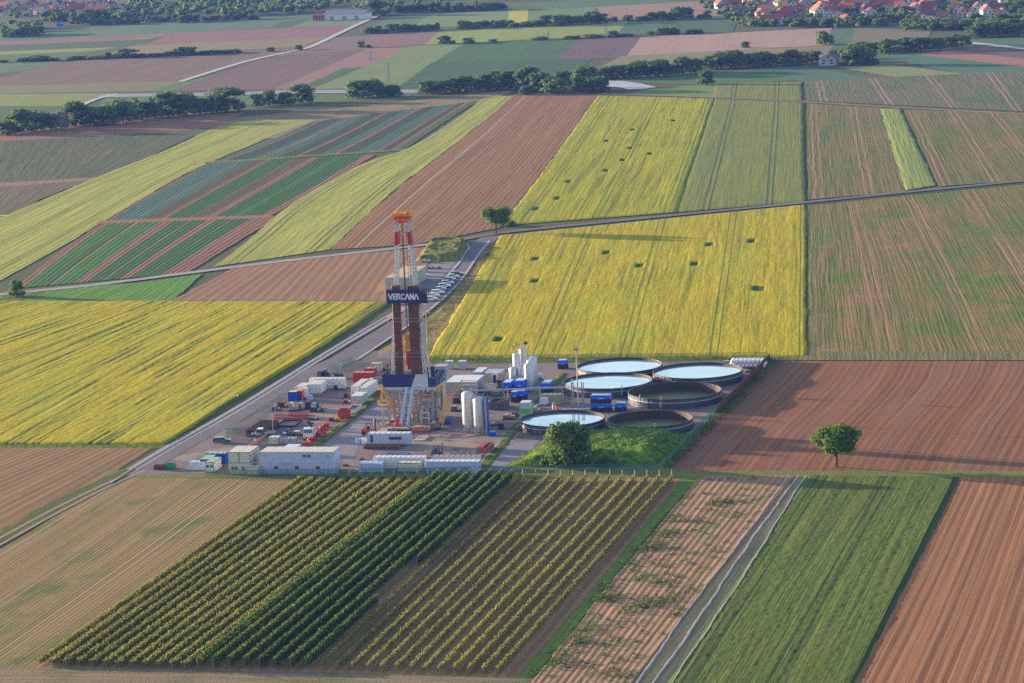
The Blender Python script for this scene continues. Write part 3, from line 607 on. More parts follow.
flatpoly('yard_road', 'smooth internal road leading past the rig to the back', [(340,430),(306,452),(300,460),(352,462),(362,440),(402,410),(420,392),(402,378),(384,392)], SLABM, .112)
flatpoly('yard_road', 'grey driveway beside the grassy mound', [(514,443),(496,455),(482,470),(506,471),(530,452),(540,440)], SLABM, .112)
# access road (asphalt) and pale shoulder
ribbon('road', 'asphalt access road passing behind the drilling mast', [(492,236),(474,250),(458,272),(443,291),(418,312),(385,334),(350,356),(300,384),(240,414),(190,440),(140,470)], lambda t: 7.2+1.5*(1-abs(2*t-1)), ASPH, .13)
ribbon('lane_shoulder', 'pale concrete shoulder left of the access road', [(408,306),(378,324),(330,352),(282,382),(225,417),(180,441),(132,470)], 3.2, M('pale_shoulder', (.30,.25,.26), .9, var=.15, dirt=.3), .14)
ribbon('kerb', 'thin light kerb along the left side of the road', [(385,318),(320,357),(270,389),(220,419),(150,458),(110,484)], .35, M('kerbstone', (.38,.34,.33), .9), .13, h=.12, cat='kerb')
ribbon('kerb', 'light curved kerb on the field side of the road', [(490,241),(479,254),(464,277),(453,290),(441,301),(416,321),(380,345),(356,361)], .8, M('kerbstone', (.42,.36,.34), .9), .13, h=.10, cat='kerb')
ribbon('kerb', 'wavy light kerb by the parking mound', [(467,244),(470,248),(464,254),(462,260),(448,276),(434,296)], .9, M('kerbstone', (.38,.34,.33), .9), .13, h=.12, cat='kerb')
ribbon('kerb', 'white kerb beside the green strip in the front driveway', [(556,385),(536,408),(512,432),(490,452),(474,472)], .35, M('kerbstone', (.38,.34,.33), .9), .115, h=.12, cat='kerb')
ribbon('kerb', 'white kerb stones along the middle planting strip', [(312,450),(324,441),(345,425),(383,395)], .6, M('kerbstone', (.38,.34,.33), .9), .115, h=.14, cat='kerb')
flatpoly('parking_ground', 'dark asphalt car park below the small mound', [(396,262),(462,257),(466,262),(448,284),(434,303),(392,305),(386,290)], M('parking_asphalt', (.19,.165,.19), .9, var=.15, scale=.2), .125)
VG = field_mat('strip_grass', (.05,.09,.02), (.17,.17,.035), streak=(.8,3), grain=.8, k1=1.2)
field('planting_strip', 'green planting strip in the middle of the yard', VG, [[(380,391),(344,420),(310,446)],[(386,394),(350,424),(318,449)]], du=.5, dv=.7, h=.2, ragged=.2, hfun=rel_crop(1.1,.35,seed=61), z=.11)
field('planting_strip', 'narrow green strip beside the front driveway', VG, [[(560,373),(520,418),(472,472)],[(568,374),(530,418),(486,472)]], du=.5, dv=.8, h=.15, ragged=.2, hfun=rel_crop(1.1,.3,seed=62), z=.11)
# ================================================================== VEGETATION
ORDS = ['first','second','third','fourth','fifth','sixth','seventh','eighth','ninth','tenth','eleventh','twelfth','thirteenth','fourteenth','fifteenth','sixteenth','seventeenth','eighteenth','nineteenth','twentieth']
TENS = {70:'seventy',80:'eighty',90:'ninety',20:'twenty',30:'thirty',40:'forty',50:'fifty',60:'sixty'}
def ordw(i):
    i += 1
    if i <= 20: return ORDS[i-1]
    t = i//10*10
    if i >= 100: return 'hundred-and-'+ordw(i-101) if i > 100 else 'hundredth'
    if i == t: return TENS[t][:-1]+'ieth'
    return TENS[t]+'-'+ORDS[i-t-1]
BARK = M('bark', (.10, .07, .045), .95, var=.3, scale=2)
def leaf_cloud(mb, lobes, n, size, rnd, flat=.0):
    """leaf clumps scattered through the lobes; (cx,cy,cz,rx,ry,rz)"""
    tot = sum(l[3]*l[4]*l[5] for l in lobes)
    for l in lobes:
        k = int(n*l[3]*l[4]*l[5]/tot)+1
        for _ in range(k):
            while True:
                d = Vector((rnd.gauss(0,1), rnd.gauss(0,1), rnd.gauss(0,1)))
                if d.length > .01: break
            d.normalize(); r = rnd.random()**.35
            if d.z < -.35 and rnd.random() < .5: d.z *= -.4
            c = Vector((l[0]+d.x*l[3]*r, l[1]+d.y*l[4]*r, l[2]+d.z*l[5]*r))
            nn = (d+Vector((rnd.uniform(-.8,.8), rnd.uniform(-.8,.8), rnd.uniform(-.5,.9)))).normalized()
            a = nn.orthogonal().normalized(); a = (Matrix.Rotation(rnd.uniform(0, 6.28), 3, nn) @ a); b = nn.cross(a)
            s1 = size*rnd.uniform(.6, 1.35); s2 = s1*rnd.uniform(.5, .9)
            mb.add([c-a*s1, c-b*s2+nn*s1*.2, c+a*s1, c+b*s2-nn*s1*.15], [(0,1,2,3)])
    return mb
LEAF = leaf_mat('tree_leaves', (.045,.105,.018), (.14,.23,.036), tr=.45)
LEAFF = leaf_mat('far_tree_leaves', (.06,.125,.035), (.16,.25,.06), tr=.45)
LEAFY = leaf_mat('tree_leaves_yellow_green', (.07,.145,.016), (.19,.30,.035), tr=.45)  # lighter yellow green foliage of the lone trees and scrub
LEAFS = leaf_mat('tree_leaves_silver', (.16,.19,.11), (.26,.28,.19))
def make_tree(h, wd, seed, n, size, leaf, label, cat='tree', loc=(0,0,0), name='tree', trunk_h=.28, group=None, nl=12, parts=True, low=False):
    rnd = random.Random(seed)
    t = thing(name, label, cat, loc, rnd.uniform(0, 6), group)
    th = h*trunk_h; lobes = []
    cz = th+(h-th)*.52
    for i in range(nl):
        a = 6.28*i/nl+rnd.uniform(-.4,.4); rr = wd*.5*rnd.uniform(.35,.72); zz = cz+(h-th)*rnd.uniform(-.26,.24)
        q = wd*rnd.uniform(.16,.27); lobes.append((math.cos(a)*rr, math.sin(a)*rr, zz, q, q, q*rnd.uniform(.7,1)))
    for i in range(5):
        q = wd*rnd.uniform(.2,.28); lobes.append((rnd.uniform(-.18,.18)*wd, rnd.uniform(-.18,.18)*wd, h-q*rnd.uniform(.8,1.1), q, q, q*.9))
    if low:
        for i in range(8):
            a = 6.28*i/8; lobes.append((math.cos(a)*wd*.36, math.sin(a)*wd*.36, h*.2, wd*.17, wd*.17, h*.18))
    mb = leaf_cloud(MB(), lobes, n, size, rnd)
    # inner foliage mass keeps the crown from being see-through everywhere
    for l in lobes: mb.blob(l[:3], 1, 6, (l[3]*.62, l[4]*.62, l[5]*.62), .25)
    mb.build('crown', leaf, t)
    tb = MB(); top = Vector((rnd.uniform(-.1,.1)*wd, 0, th+(h-th)*.45)); r0 = max(.12, h*.03)
    tb.tube((0,0,-.1), (top.x*.4, 0, th), r0*1.25, 7, r0*.85); tb.tube((top.x*.4,0,th), top, r0*.85, 6, r0*.4)
    for l in lobes[:7]: tb.tube((top.x*.4,0,th*rnd.uniform(.8,1.2)), l[:3], r0*.45, 5, r0*.12)
    tb.build('trunk', BARK, t)
    return t
# ---- the big trees
def px_h(x, y, dpx): return dpx*mpp(x, y)
m0 = mpp(568, 466)
make_tree(47*m0, 46*m0, 3, 9000, .36, LEAF, 'large round dark green tree at the foot of the grassy mound by the front tank', loc=G(568, 466), trunk_h=.10, nl=16, low=True)
m0 = mpp(836, 467)
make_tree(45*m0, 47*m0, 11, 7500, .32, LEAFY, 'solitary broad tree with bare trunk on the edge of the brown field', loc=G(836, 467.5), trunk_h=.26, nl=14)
m0 = mpp(496, 233)
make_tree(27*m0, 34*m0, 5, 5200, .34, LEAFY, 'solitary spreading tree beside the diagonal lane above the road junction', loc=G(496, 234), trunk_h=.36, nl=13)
m0 = mpp(16, 297)
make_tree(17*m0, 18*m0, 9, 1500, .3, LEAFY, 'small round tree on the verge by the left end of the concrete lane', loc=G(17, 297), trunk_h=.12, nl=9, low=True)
def bushy(x, y, wpx, hpx, lab, seed, leaf=LEAF, n=500, cat='bush', size=.35):
    m0 = mpp(x, y); return make_tree(hpx*m0, wpx*m0, seed, n, size, leaf, lab, cat, loc=G(x, y), name='bush', trunk_h=.05, nl=7, low=True)
bushy(545, 466, 14, 7, 'low bush to the left of the large round tree behind the front fence', 71)
bushy(604, 466, 22, 7, 'broad low bush to the right of the large round tree behind the front fence', 72)
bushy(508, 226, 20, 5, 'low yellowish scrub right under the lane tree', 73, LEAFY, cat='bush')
# ---- far trees: eight model trees, the rest are copies
PROT = []
for k in range(9):
    h, wd = [(10,10),(9,12),(11,9),(8,9),(10,13),(12,10),(7,10),(9,9),(10,11)][k]
    PROT.append((h, wd, k))
proto_cache = {}
def far_tree(x, y, wpx, hpx, label, group, kind=0, leaf=LEAFF, rnd=random):
    wpx *= 1.4; hpx *= 1.0
    k = rnd.randrange(8); key = (k, leaf.name); m0 = mpp(x, y); H_, W_ = hpx*m0, wpx*m0; loc = G(x, y)
    if key not in proto_cache:
        h, wd, kk = PROT[k]
        proto_cache[key] = (make_tree(h, wd, 100+kk, 850, .55, leaf, label, loc=loc, trunk_h=.07, nl=11, group=group, low=True), h, wd)
        t = proto_cache[key][0]; t.scale = (W_/wd, W_/wd, H_/h); return t
    p, h, wd = proto_cache[key]
    return dup(p, loc, rnd.uniform(0, 6.28), label, (W_/wd, W_/wd, H_/h), group)
WOODS = []
def wood(pts): WOODS.extend(pts)
def fill(poly, n, w0, h0, seed):
    rnd = random.Random(seed); xs = [p[0] for p in poly]; ys = [p[1] for p in poly]; out = []
    while len(out) < n:
        x, y = rnd.uniform(min(xs), max(xs)), rnd.uniform(min(ys), max(ys)); ins = False
        for i in range(len(poly)):
            a, b = poly[i], poly[i-1]
            if (a[1] > y) != (b[1] > y) and x < (b[0]-a[0])*(y-a[1])/(b[1]-a[1])+a[0]: ins = not ins
        if ins: out.append((x, y, w0*rnd.uniform(.7,1.3), h0*rnd.uniform(.7,1.3)))
    return out
def tree_row(pts, where, group, kindword, leaf=LEAFF):
    pts = sorted(pts)
    for i, (x, y, w_, h_) in enumerate(pts):
        lab = ('%s, %s from left %s' % (kindword, ordw(i), where))
        far_tree(x, y, w_, h_, lab, group, leaf=leaf)
rr = random.Random(4)
def run(x0, y0, x1, y1, n, w0, h0, jy=.6, wv=.35):
    out = []
    for i in range(n):
        t = (i+.5)/n+rr.uniform(-.3,.3)/n
        out.append((x0+(x1-x0)*t, y0+(y1-y0)*t+rr.uniform(-jy,jy), w0*rr.uniform(1-wv,1+wv), h0*rr.uniform(1-wv,1+wv)))
    return out
tree_row([(x/4, y/4, w/4*1.15, h/4*1.1) for x, y, w, h in ((30,540,60,55),(95,530,90,90),(165,520,80,70),(300,505,90,95),(360,500,70,70),(420,500,80,75),(490,490,100,95),(565,478,80,70),(620,472,60,60),(670,466,100,95),(740,462,90,85),(800,455,60,60),(850,450,60,60),(905,446,110,90))],
         'in the dark belt above the left brown strip', 'trees in the left belt', 'dark round tree')
tree_row([(240/4.0, 129, 15, 18)], 'in the left belt', 'silver tree', 'pale silvery tree', LEAFS)
bushrow = [(255+x/4, y/4, w/4, h/4) for x, y, w, h in ((8,430,40,60),(55,422,55,65),(122,420,60,55),(190,412,78,80),(415,392,85,75),(470,388,80,75),(520,388,50,45),(556,386,55,50),(688,376,62,60),(735,374,60,55),(785,370,65,60),(840,366,80,68),(890,362,60,50),(925,358,60,70),(965,358,75,78),(1010,358,60,80))]
tree_row(bushrow, 'in the loose row under the far grey road', 'trees under the far grey road', 'dark green tree')
tree_row([(512+x/4, y/4, w/4, h/4) for x, y, w, h in ((15,356,60,70),(70,362,90,100),(120,366,80,80),(165,372,80,70),(205,350,60,70),(60,380,50,40),(280,318,60,60),(315,312,50,50),(285,362,70,62),(345,368,75,66),(375,318,60,55),(425,312,60,55),(470,310,60,60),(510,308,80,72),(585,306,90,72),(640,300,50,45),(680,296,80,72),(735,290,60,60),(790,276,60,55),(835,274,90,72),(890,272,90,75),(940,266,60,55),(975,266,70,60),(1015,264,70,62))],
         'in the riverside tree line', 'trees of the riverside line', 'bushy tree')
tree_row([(768+x/4, y/4, w/4, h/4) for x, y, w, h in ((12,264,50,50),(50,258,50,50),(92,262,60,68),(135,255,50,52),(175,250,60,50),(275,236,40,42),(340,262,90,92),(395,260,80,60),(365,205,60,40),(420,208,60,40),(485,214,75,62),(545,206,60,60),(590,206,60,60),(635,202,55,55),(680,200,55,55),(720,194,50,52),(755,190,50,55),(790,182,40,45))],
         'in the row leading to the village', 'trees in the row to the village', 'dense dark tree')
tree_row([(768+x/4, y/4, w/4, h/4) for x, y, w, h in ((830,150,60,50),(870,148,70,60),(915,146,70,62),(960,146,70,56),(1005,142,60,50))], 'right of the village by the green field', 'trees right of the village', 'leafy green tree')
tree_row([(824.5, 44, 14, 14)], 'x', 'solitary', 'x') if 0 else far_tree(825, 44.5, 15, 14, 'solitary dark tree on the border of the pale pink stubble field', 'solitary far trees')
far_tree(745.5, 48, 7, 7, 'small dark shrub tree standing within the pale pink stubble field', 'solitary far trees')
far_tree(706, 85, 14, 16, 'single tree with visible trunk on the green meadow near the white film', 'solitary far trees')
tree_row([(256+x/4, y/4, w/4, h/4) for x, y, w, h in ((420,190,28,28),(452,190,18,12),(755,176,45,36),(790,174,14,14),(852,172,40,22),(948,168,30,12),(170,200,28,22),(58,206,30,18))], 'among the small lone trees on the far fields', 'small lone trees on the far fields', 'small dark tree')
tree_row(run(365,34,386,33,5,7,6)+run(388,32,440,30,14,7,7)+run(458,29,512,26,13,7,7), 'in the upper dark hedge', 'trees in the upper hedge', 'small hedge tree')
tree_row([(512+x/4, y/4, w/4, h/4) for x, y, w, h in ((8,110,40,20),(60,106,50,22),(100,105,60,26),(138,100,50,42),(190,104,50,48),(215,100,50,42),(262,98,50,38),(320,94,60,50),(355,94,50,42),(400,86,40,20),(462,86,40,28),(520,84,50,20),(560,82,45,36),(590,80,48,40),(625,78,40,22),(662,78,58,52),(704,76,40,50),(755,74,30,18),(783,74,28,34),(870,66,50,16))],
         'in the hedge below the pale pink field', 'trees in the pale field hedge', 'dark hedge tree')
tree_row([(512+x/4, y/4, w/4, h/4) for x, y, w, h in ((110,160,60,14),(240,156,60,14),(325,150,70,14),(405,148,40,28),(450,146,60,12),(560,138,40,14),(605,138,60,30),(650,136,40,28),(730,134,60,20))],
         'in the low hedge by the purple field', 'shrubs in the low hedge', 'low dark shrub tree')
tree_row([(x/4, y/4, w/4, h/4) for x, y, w, h in ((10,250,40,10),(100,246,60,16),(150,244,70,24),(210,242,50,12),(305,238,60,14),(385,236,60,14),(432,234,26,26),(470,230,50,14),(510,230,76,38),(560,228,50,14),(620,226,60,14),(680,222,60,18),(735,220,76,34),(785,220,50,14),(835,218,60,18),(880,214,50,16),(930,212,60,16))],
         'in the long far left hedge', 'shrubs of the long far left hedge', 'dark hedge shrub')
tree_row(run(5,38,40,34,7,9,9)+run(42,22,110,19,10,9,9)+[(80,25,17,14)]+run(92,25,172,21,12,7,6)+run(172,23,256,19,12,7,7),
         'at the front edge of the far left woodland', 'trees at the edge of the far left woodland', 'bluish green tree')
tree_row([(376,16,20,17),(366,15,14,12)]+run(388,13,505,10,22,8,8), 'in the belt right of the white hall', 'trees in the belt by the hall', 'round far tree')
wood(fill([(40,24),(128,21),(256,16),(330,12),(330,4),(256,-4),(130,2),(128,14),(60,18)], 250, 8, 8, 1))
wood(fill([(0,37),(40,33),(40,26),(0,29)], 30, 8, 7, 2))
wood(fill([(256,17),(330,13),(480,4),(640,-8),(480,-10),(256,-4)], 130, 8, 7, 3))
# ---- vineyards: every vine row is a thing of its own
POST = MB().tube((0,0,-.1), (0,0,1.75), .055, 5)
POSTM = M('vine_post_wood', (.30,.27,.24), .85, var=.2)
VL1 = leaf_mat('vine_leaves_young', (.13,.15,.028), (.28,.28,.055), scale=.15, tr=.45)
VL2 = leaf_mat('vine_leaves_dense', (.035,.085,.015), (.125,.19,.03), scale=.2, tr=.45)
post_me = None
_EP = []
def ENDP():
    if not _EP:
        o = MB().tube((0,0,-.1), (0,0,2.4), .085, 6).build('post', M('pale_end_post', (.44,.42,.40), .8)); _EP.append(o.data); bpy.data.objects.remove(o)
    return _EP[0]
def vine_row(top, bot, dens, hgt, wd, leaf, label, group, gaps=(), size=.2, endpost=True, spacing=7.5, start=0):
    global post_me
    p0, p1 = G(*top), G(*bot); L = (p1-p0).length
    ang = math.atan2(p1.y-p0.y, p1.x-p0.x); rnd = random.Random(int(top[0]*13+bot[0]*7))
    t = thing('vine_row', label, 'vine row', p0, ang, group)
    mb = MB(); y = start
    vig = 1
    step = 1/dens
    while y < L:
        fr = y/L
        if any(a < fr < b for a, b in gaps): y += step; continue
        # single vines 1.2 m apart, some weaker
        if rnd.random() < .02: vig = rnd.uniform(.35,1.15)
        if rnd.random() < .06: vig = 1
        e = math.cos(y*2*math.pi/1.25)*.10+.90
        if rnd.random() < vig*e:
            c = Vector((y, rnd.gauss(0, wd*.33), .35+rnd.random()**.8*(hgt-.35)*(.75+.25*vig)))
            nn = Vector((rnd.gauss(0,.6), rnd.gauss(0,1), rnd.uniform(-.2,1))).normalized()
            a = nn.orthogonal().normalized(); a = Matrix.Rotation(rnd.uniform(0,6.28),3,nn)@a; b = nn.cross(a); s1 = size*rnd.uniform(.6,1.4)
            mb.add([c-a*s1, c-b*s1*.7, c+a*s1, c+b*s1*.7], [(0,1,2,3)])
        y += step
    mb.build('foliage', leaf, t)
    tr = MB()
    k = 0
    x = 0
    # wires
    for z in (.7, 1.2): tr.tube((0,0,z), (L,0,z), .006, 3)
    tr.build('trellis_wire', M('trellis_steel', (.35,.35,.36), .5, .6), t)
    n = int(L/spacing)
    for i in range(n+1):
        pp = None
        if post_me is None:
            pp = POST.build('post', POSTM, t); post_me = pp.data
        else:
            pp = bpy.data.objects.new('post', post_me); COL.objects.link(pp); setparent(pp, t)
        if i == 0: pp.data = ENDP()
        pp.location = (min(L, i*L/n), 0, 0); pp.scale = (1,1,1) if i in (0, n) else (1,1,rnd.uniform(.92,1.05))
    return t
nA = 12
for i in range(nA):
    t_ = i/(nA-1)
    tx = 304+t_*(428-304); bx = 40+t_*(185-40)
    vine_row((tx, 480), (bx, 666+t_*3), 125, 1.35, 1.1, VL1, 'olive green vine row, %s from the left edge of the young vineyard' % ordw(i), 'vine rows of the left block', size=.18)
nD = 9
for i in range(nD):
    t_ = i/(nD-1); tx = 438+t_*(523-438); bx = 198+t_*(322-198)
    if i < 7: vine_row((tx, 479), (bx, 669), 95, 2.25, .66, VL2, 'tall dense dark green vine row, %s from the left in the dense block' % ordw(i), 'dense dark vine rows', size=.21)
    elif i == 7: vine_row((tx, 479), (bx, 669), 90, 2.2, .66, VL2, 'dense vine row with a long gap halfway, right side of the dense block', 'dense dark vine rows', size=.21, gaps=((.52,.71),))
    else: vine_row((tx, 479), (bx, 669), 34, 1.6, .6, VL1, 'outermost right row of the dense block, thin and patchy', 'dense dark vine rows', size=.17)
nB = 12
for i in range(nB):
    t_ = i/(nB-1); tx = 536+t_*(672-536); bx = 338+t_*(498-338)
    vine_row((tx, 480), (bx, 670+t_*4), 60, 1.3, .7, VL1, 'thin vine row on bare soil, %s from the dense block towards the grass strip' % ordw(i), 'thin vine rows of the right block', size=.17)
# weeds scattered (nobody could count them)
def weeds(name, label, pts, leaf, size, kind='stuff', on=None):
    mb = MB(); rnd = random.Random(5); bv = None
    if on is not None:
        from mathutils.bvhtree import BVHTree
        bv = BVHTree.FromPolygons([v.co.copy() for v in on.data.vertices], [tuple(q.vertices) for q in on.data.polygons])
    for (x, y, r, n, hh) in pts:
        c = G(x, y); 
        for _ in range(n):
            a = rnd.uniform(0, 6.28); q = rnd.random()**.6*r; p = c+UA*math.cos(a)*q+VA*math.sin(a)*q*2.2+Vector((0,0,rnd.random()*hh+.1))
            if bv:
                hit = bv.ray_cast(Vector((p.x, p.y, 20)), Vector((0,0,-1)))[0]
                if hit is None: continue
                p.z = hit.z+rnd.random()*hh*.3
            nn = Vector((rnd.gauss(0,.7), rnd.gauss(0,.7), 1)).normalized(); aa = nn.orthogonal().normalized(); aa = Matrix.Rotation(rnd.uniform(0,6.28),3,nn)@aa; b = nn.cross(aa); s1 = size*rnd.uniform(.6,1.4)
            mb.add([p-aa*s1, p-b*s1*.6, p+aa*s1, p+b*s1*.6], [(0,1,2,3)])
    return tag(mb.build(name, leaf), label, 'weeds', kind=kind)
Z4 = lambda x, y: (512+x/3.06, 460+y/3.06)
wp = [Z4(*p)+(r, n, .8) for *p, r, n in ((645,135,2.2,160),(615,138,1.5,60),(655,170,1.6,60),(490,185,2,90),(570,190,1.6,60),(450,232,2,120),(488,230,2,120),(395,275,2,110),(425,270,2.3,180),(450,270,2,110),(350,322,2,90),(435,322,1.6,50),(528,318,1,30),(392,368,1.6,70),(440,384,1.6,60),(480,380,1.6,60),(285,392,1.8,90),(280,430,2,140),(312,428,2,130),(258,430,1.5,60),(380,458,2,120),(412,450,2.2,140),(432,438,2,90),(465,440,2,90),(490,425,1.6,70),(540,408,1.5,40),(505,470,1.5,40),(225,525,2,110),(190,560,2,110),(220,565,2,110),(160,595,1.6,60),(130,625,1.8,100),(165,632,1.6,70),(300,660,2,80),(355,665,1.8,60),(200,625,1.2,40),(75,650,1.5,40),(240,660,1.5,40),(330,470,1.2,30))]
rnd_ = random.Random(8)
for _ in range(150):
    t_ = rnd_.random(); s_ = rnd_.random(); x = (700+s_*88)*(1-t_)+(528+s_*100)*t_
    wp.append((x, 478+t_*200, .7, 16, .5))
weeds('weeds', 'dark green weed tufts on the pinkish ridged field', wp, leaf_mat('weed_leaves', (.035,.08,.012), (.10,.18,.025)), .27)
# grass mounds with rank growth
def mound(label, rails, hh, seed, mat, z=.1, top=.55):
    def fn(U, V, W, L):
        e = np.minimum(np.minimum(U, W-U)/(W*.5*(1-top)+.01), np.minimum(V, L-V)/(L*.5*(1-top)+.01)); e = np.clip(e, 0, 1); e = e*e*(3-2*e)
        n = vnoise(U/5, V/5, seed)*.5+vnoise(U/1.7, V/1.7, seed+1)*.3+vnoise(U/.8, V/.8, seed+2)*.2
        return hh*e*(.78+.3*n)+(n-.5)*.9*np.clip(e*3, 0, 1), np.clip((vnoise(U/1.2, V/1.2, seed+4)-.55)*3, 0, .8)
    return field('grass_mound', label, mat, rails, du=.5, dv=.7, h=.02, hfun=fn, z=z, cat='mound', kind='structure')
MG = field_mat('mound_grass', (.06,.14,.015), (.17,.26,.03), streak=(2,2), grain=.8, k1=1.2, gap=(.03,.07,.012), patch=[(.06,.7,.52,(.15,.18,.03))], bump=.4)
MOUND = mound('long grassy earth mound in front of the low round tanks', [[(552,440),(528,452),(502,468)],[(625,431),(612,446),(596,468)],[(696,436),(688,449),(662,467)]], 2.8, 90, MG)
MG2 = field_mat('mound_grass_dry', (.06,.09,.02), (.26,.25,.05), streak=(2,2), grain=.9, k1=1.3, gap=(.06,.09,.02), patch=[(.05,.7,.5,(.30,.24,.07))], bump=.4)
mound('small overgrown mound with yellowish grass beside the car park', [[(432,242),(424,250),(414,263)],[(448,239),(444,250),(440,263)],[(468,243),(466,252),(461,260)]], 2.3, 95, MG2, top=.75)
wl = []
for _ in range(900):
    t_, s_ = rnd_.random(), rnd_.random()
    x = (545-40*t_)*(1-s_)+(690-25*t_)*s_; wl.append((x, 433+t_*34, .9, 8, 1.0))
weeds('undergrowth', 'rank green plants all over the long earth mound', wl, leaf_mat('rank_leaves', (.08,.18,.018), (.20,.32,.035), tr=.45), .2, on=MOUND)
vl = []
for i in range(200):
    t_ = rnd_.random(); vl.append((776-t_*108+rnd_.uniform(-7,5), 361+t_*108, .9, 12, .9))
for i in range(160): vl.append((410+rnd_.random()*365, 357+rnd_.random()*5, 1.2, 8, .9))
for i in range(160):
    t_ = rnd_.random(); vl.append((500-t_*100+rnd_.uniform(-6,10)*(.3+t_), 240+t_*115, 1., 8, .6))
weeds('verge_plants', 'rank herbs along the outer verges of the yard', vl, leaf_mat('verge_leaves', (.04,.085,.015), (.14,.17,.035)), .26)
# ================================================================== DRILLING YARD EQUIPMENT
def SP(x, y): return mpp(x, y)/math.cos(A)          # metres per horizontal pixel along the yard axis
WHITE = M('container_white', (.72,.71,.74), .5, var=.08, dirt=.25)
OFFW = M('container_roof_cream', (.74,.66,.54), .6, var=.1, dirt=.4)
PBLUE = M('office_pale_blue', (.46,.50,.72), .55, var=.06, dirt=.25)
CREAM = M('office_cream', (.60,.55,.45), .6, var=.06, dirt=.2)
GREENT = M('green_trim', (.05,.22,.12), .5)
DARKT = M('dark_steel', (.045,.05,.06), .5, .3)
GLASS = M('window_glass', (.03,.035,.045), .12, 0, spec=.9)
GREY = M('galvanised_grey', (.36,.37,.40), .5, .5, var=.1, dirt=.3)
LGREY = M('light_grey_paint', (.46,.48,.52), .5, .1, dirt=.3)
RED = M('red_paint', (.50,.04,.03), .5, dirt=.25)
ORANGE = M('orange_paint', (.75,.16,.03), .5)
BLUE = M('blue_paint', (.01,.07,.55), .45, dirt=.15)
BBLUE = M('bright_blue_band', (.005,.13,.90), .45)
NAVY = M('navy_cladding', (.012,.022,.14), .5, var=.05)
YELL = M('yellow_railing', (.72,.38,.03), .5)
RUST = M('rusty_brown_steel', (.17,.065,.045), .75, .2, var=.3, dirt=.3)
BLACK = M('black_rubber', (.02,.02,.022), .8)
BROWNP = M('drill_pipe_brown', (.24,.105,.065), .6, .4, var=.3)
TIMB = M('timber_mat', (.42,.32,.22), .9, var=.3, dirt=.2)
SKIN = M('skin', (.45,.26,.18), .6)
CHROME = M('silo_shell', (.50,.52,.56), .4, .4, var=.05, dirt=.35)
CARPAINT = {}
def louvres(mb, x0, x1, y, z0, z1, n, d=.04):
    for i in range(n):
        z = z0+(z1-z0)*(i+.5)/n; mb.box(x0, x1, y-d, y, z-(z1-z0)/n*.28, z+(z1-z0)/n*.28)
def container(name, label, cat, bl, w, d, h, body=WHITE, roof=None, trim=None, base=None, doors='front', wins=(), group=None, z0=0., rib=.28, rz=None, wband=None, loc=None):
    """bl: pixel of the front left foot. corrugated box with frame posts, roof, doors and windows"""
    p = loc if loc is not None else G(*bl); p = Vector((p.x, p.y, .11+z0))
    t = thing(name, label, cat, p, A if rz is None else rz, group)
    b = MB(); q = .05
    # corrugated skin: zig zag along x and y
    def zig(L):
        n = max(2, int(L/rib)); out = []
        for i in range(n): 
            a = i*L/n; s_ = L/n; out += [(a, 0), (a+s_*.35, 0), (a+s_*.5, q), (a+s_*.85, q)]
        return out+[(L, 0)]
    for (ox, oy, dx, dy, L) in ((0,0,1,0,w), (w,0,0,1,d), (w,d,-1,0,w), (0,d,0,-1,d)):
        z_ = zig(L-.16); vs = []
        nx, ny = -dy, dx
        for a, k in z_:
            X = ox+dx*(a+.08)+nx*(k+.02); Y = oy+dy*(a+.08)+ny*(k+.02); vs += [(X, Y, .12), (X, Y, h-.12)]
        b.add(vs, [(2*i, 2*i+2, 2*i+3, 2*i+1) for i in range(len(z_)-1)])
    b.build('wall', body, t)
    f = MB()
    for x in (0, w-.1):
        for y in (0, d-.1): f.box(x, x+.1, y, y+.1, 0, h)
    for z in (0, h-.14):
        f.box(.1, w-.1, 0, .08, z, z+.14).box(.1, w-.1, d-.08, d, z, z+.14).box(0, .08, .1, d-.1, z, z+.14).box(w-.08, w, .1, d-.1, z, z+.14)
    f.build('frame', trim or body, t)
    r = MB(); r.box(.04, w-.04, .04, d-.04, h-.06, h+.02)
    nr = max(2, int(max(w, d)/1.2))
    for i in range(nr):
        if w >= d: r.box(i*w/nr+.1, i*w/nr+.25, .1, d-.1, h+.02, h+.06)
        else: r.box(.1, w-.1, i*d/nr+.1, i*d/nr+.25, h+.02, h+.06)
    r.build('roof', roof or body, t)
    if doors == 'front' and w > 1.5:
        dd = MB().box(w*.5-.9 if w < 3.5 else w*.72, w*.5-.02 if w < 3.5 else w*.72+.9, -.03, .06, .15, 2.15 if h > 2.3 else h*.85)
        o = dd.build('door', trim or body, t)
        MB().box(w*.5-.2 if w < 3.5 else w*.72+.72, w*.5-.14 if w < 3.5 else w*.72+.78, -.07, -.03, 1.0, 1.25).build('handle', DARKT, o)
    for (x, z, ww, wh) in wins:
        o = MB().box(x, x+ww, -.035, .05, z, z+wh).build('window', WHITE if trim is None else trim, t)
        MB().box(x+.07, x+ww*.5-.03, -.05, -.037, z+.07, z+wh-.07).box(x+ww*.5+.03, x+ww-.07, -.05, -.037, z+.07, z+wh-.07).build('pane', GLASS, o)
    if wband:
        MB().box(-.012, w+.012, -.012, d+.012, h*wband[0], h*wband[1]).build('band', wband[2], t)
    return t
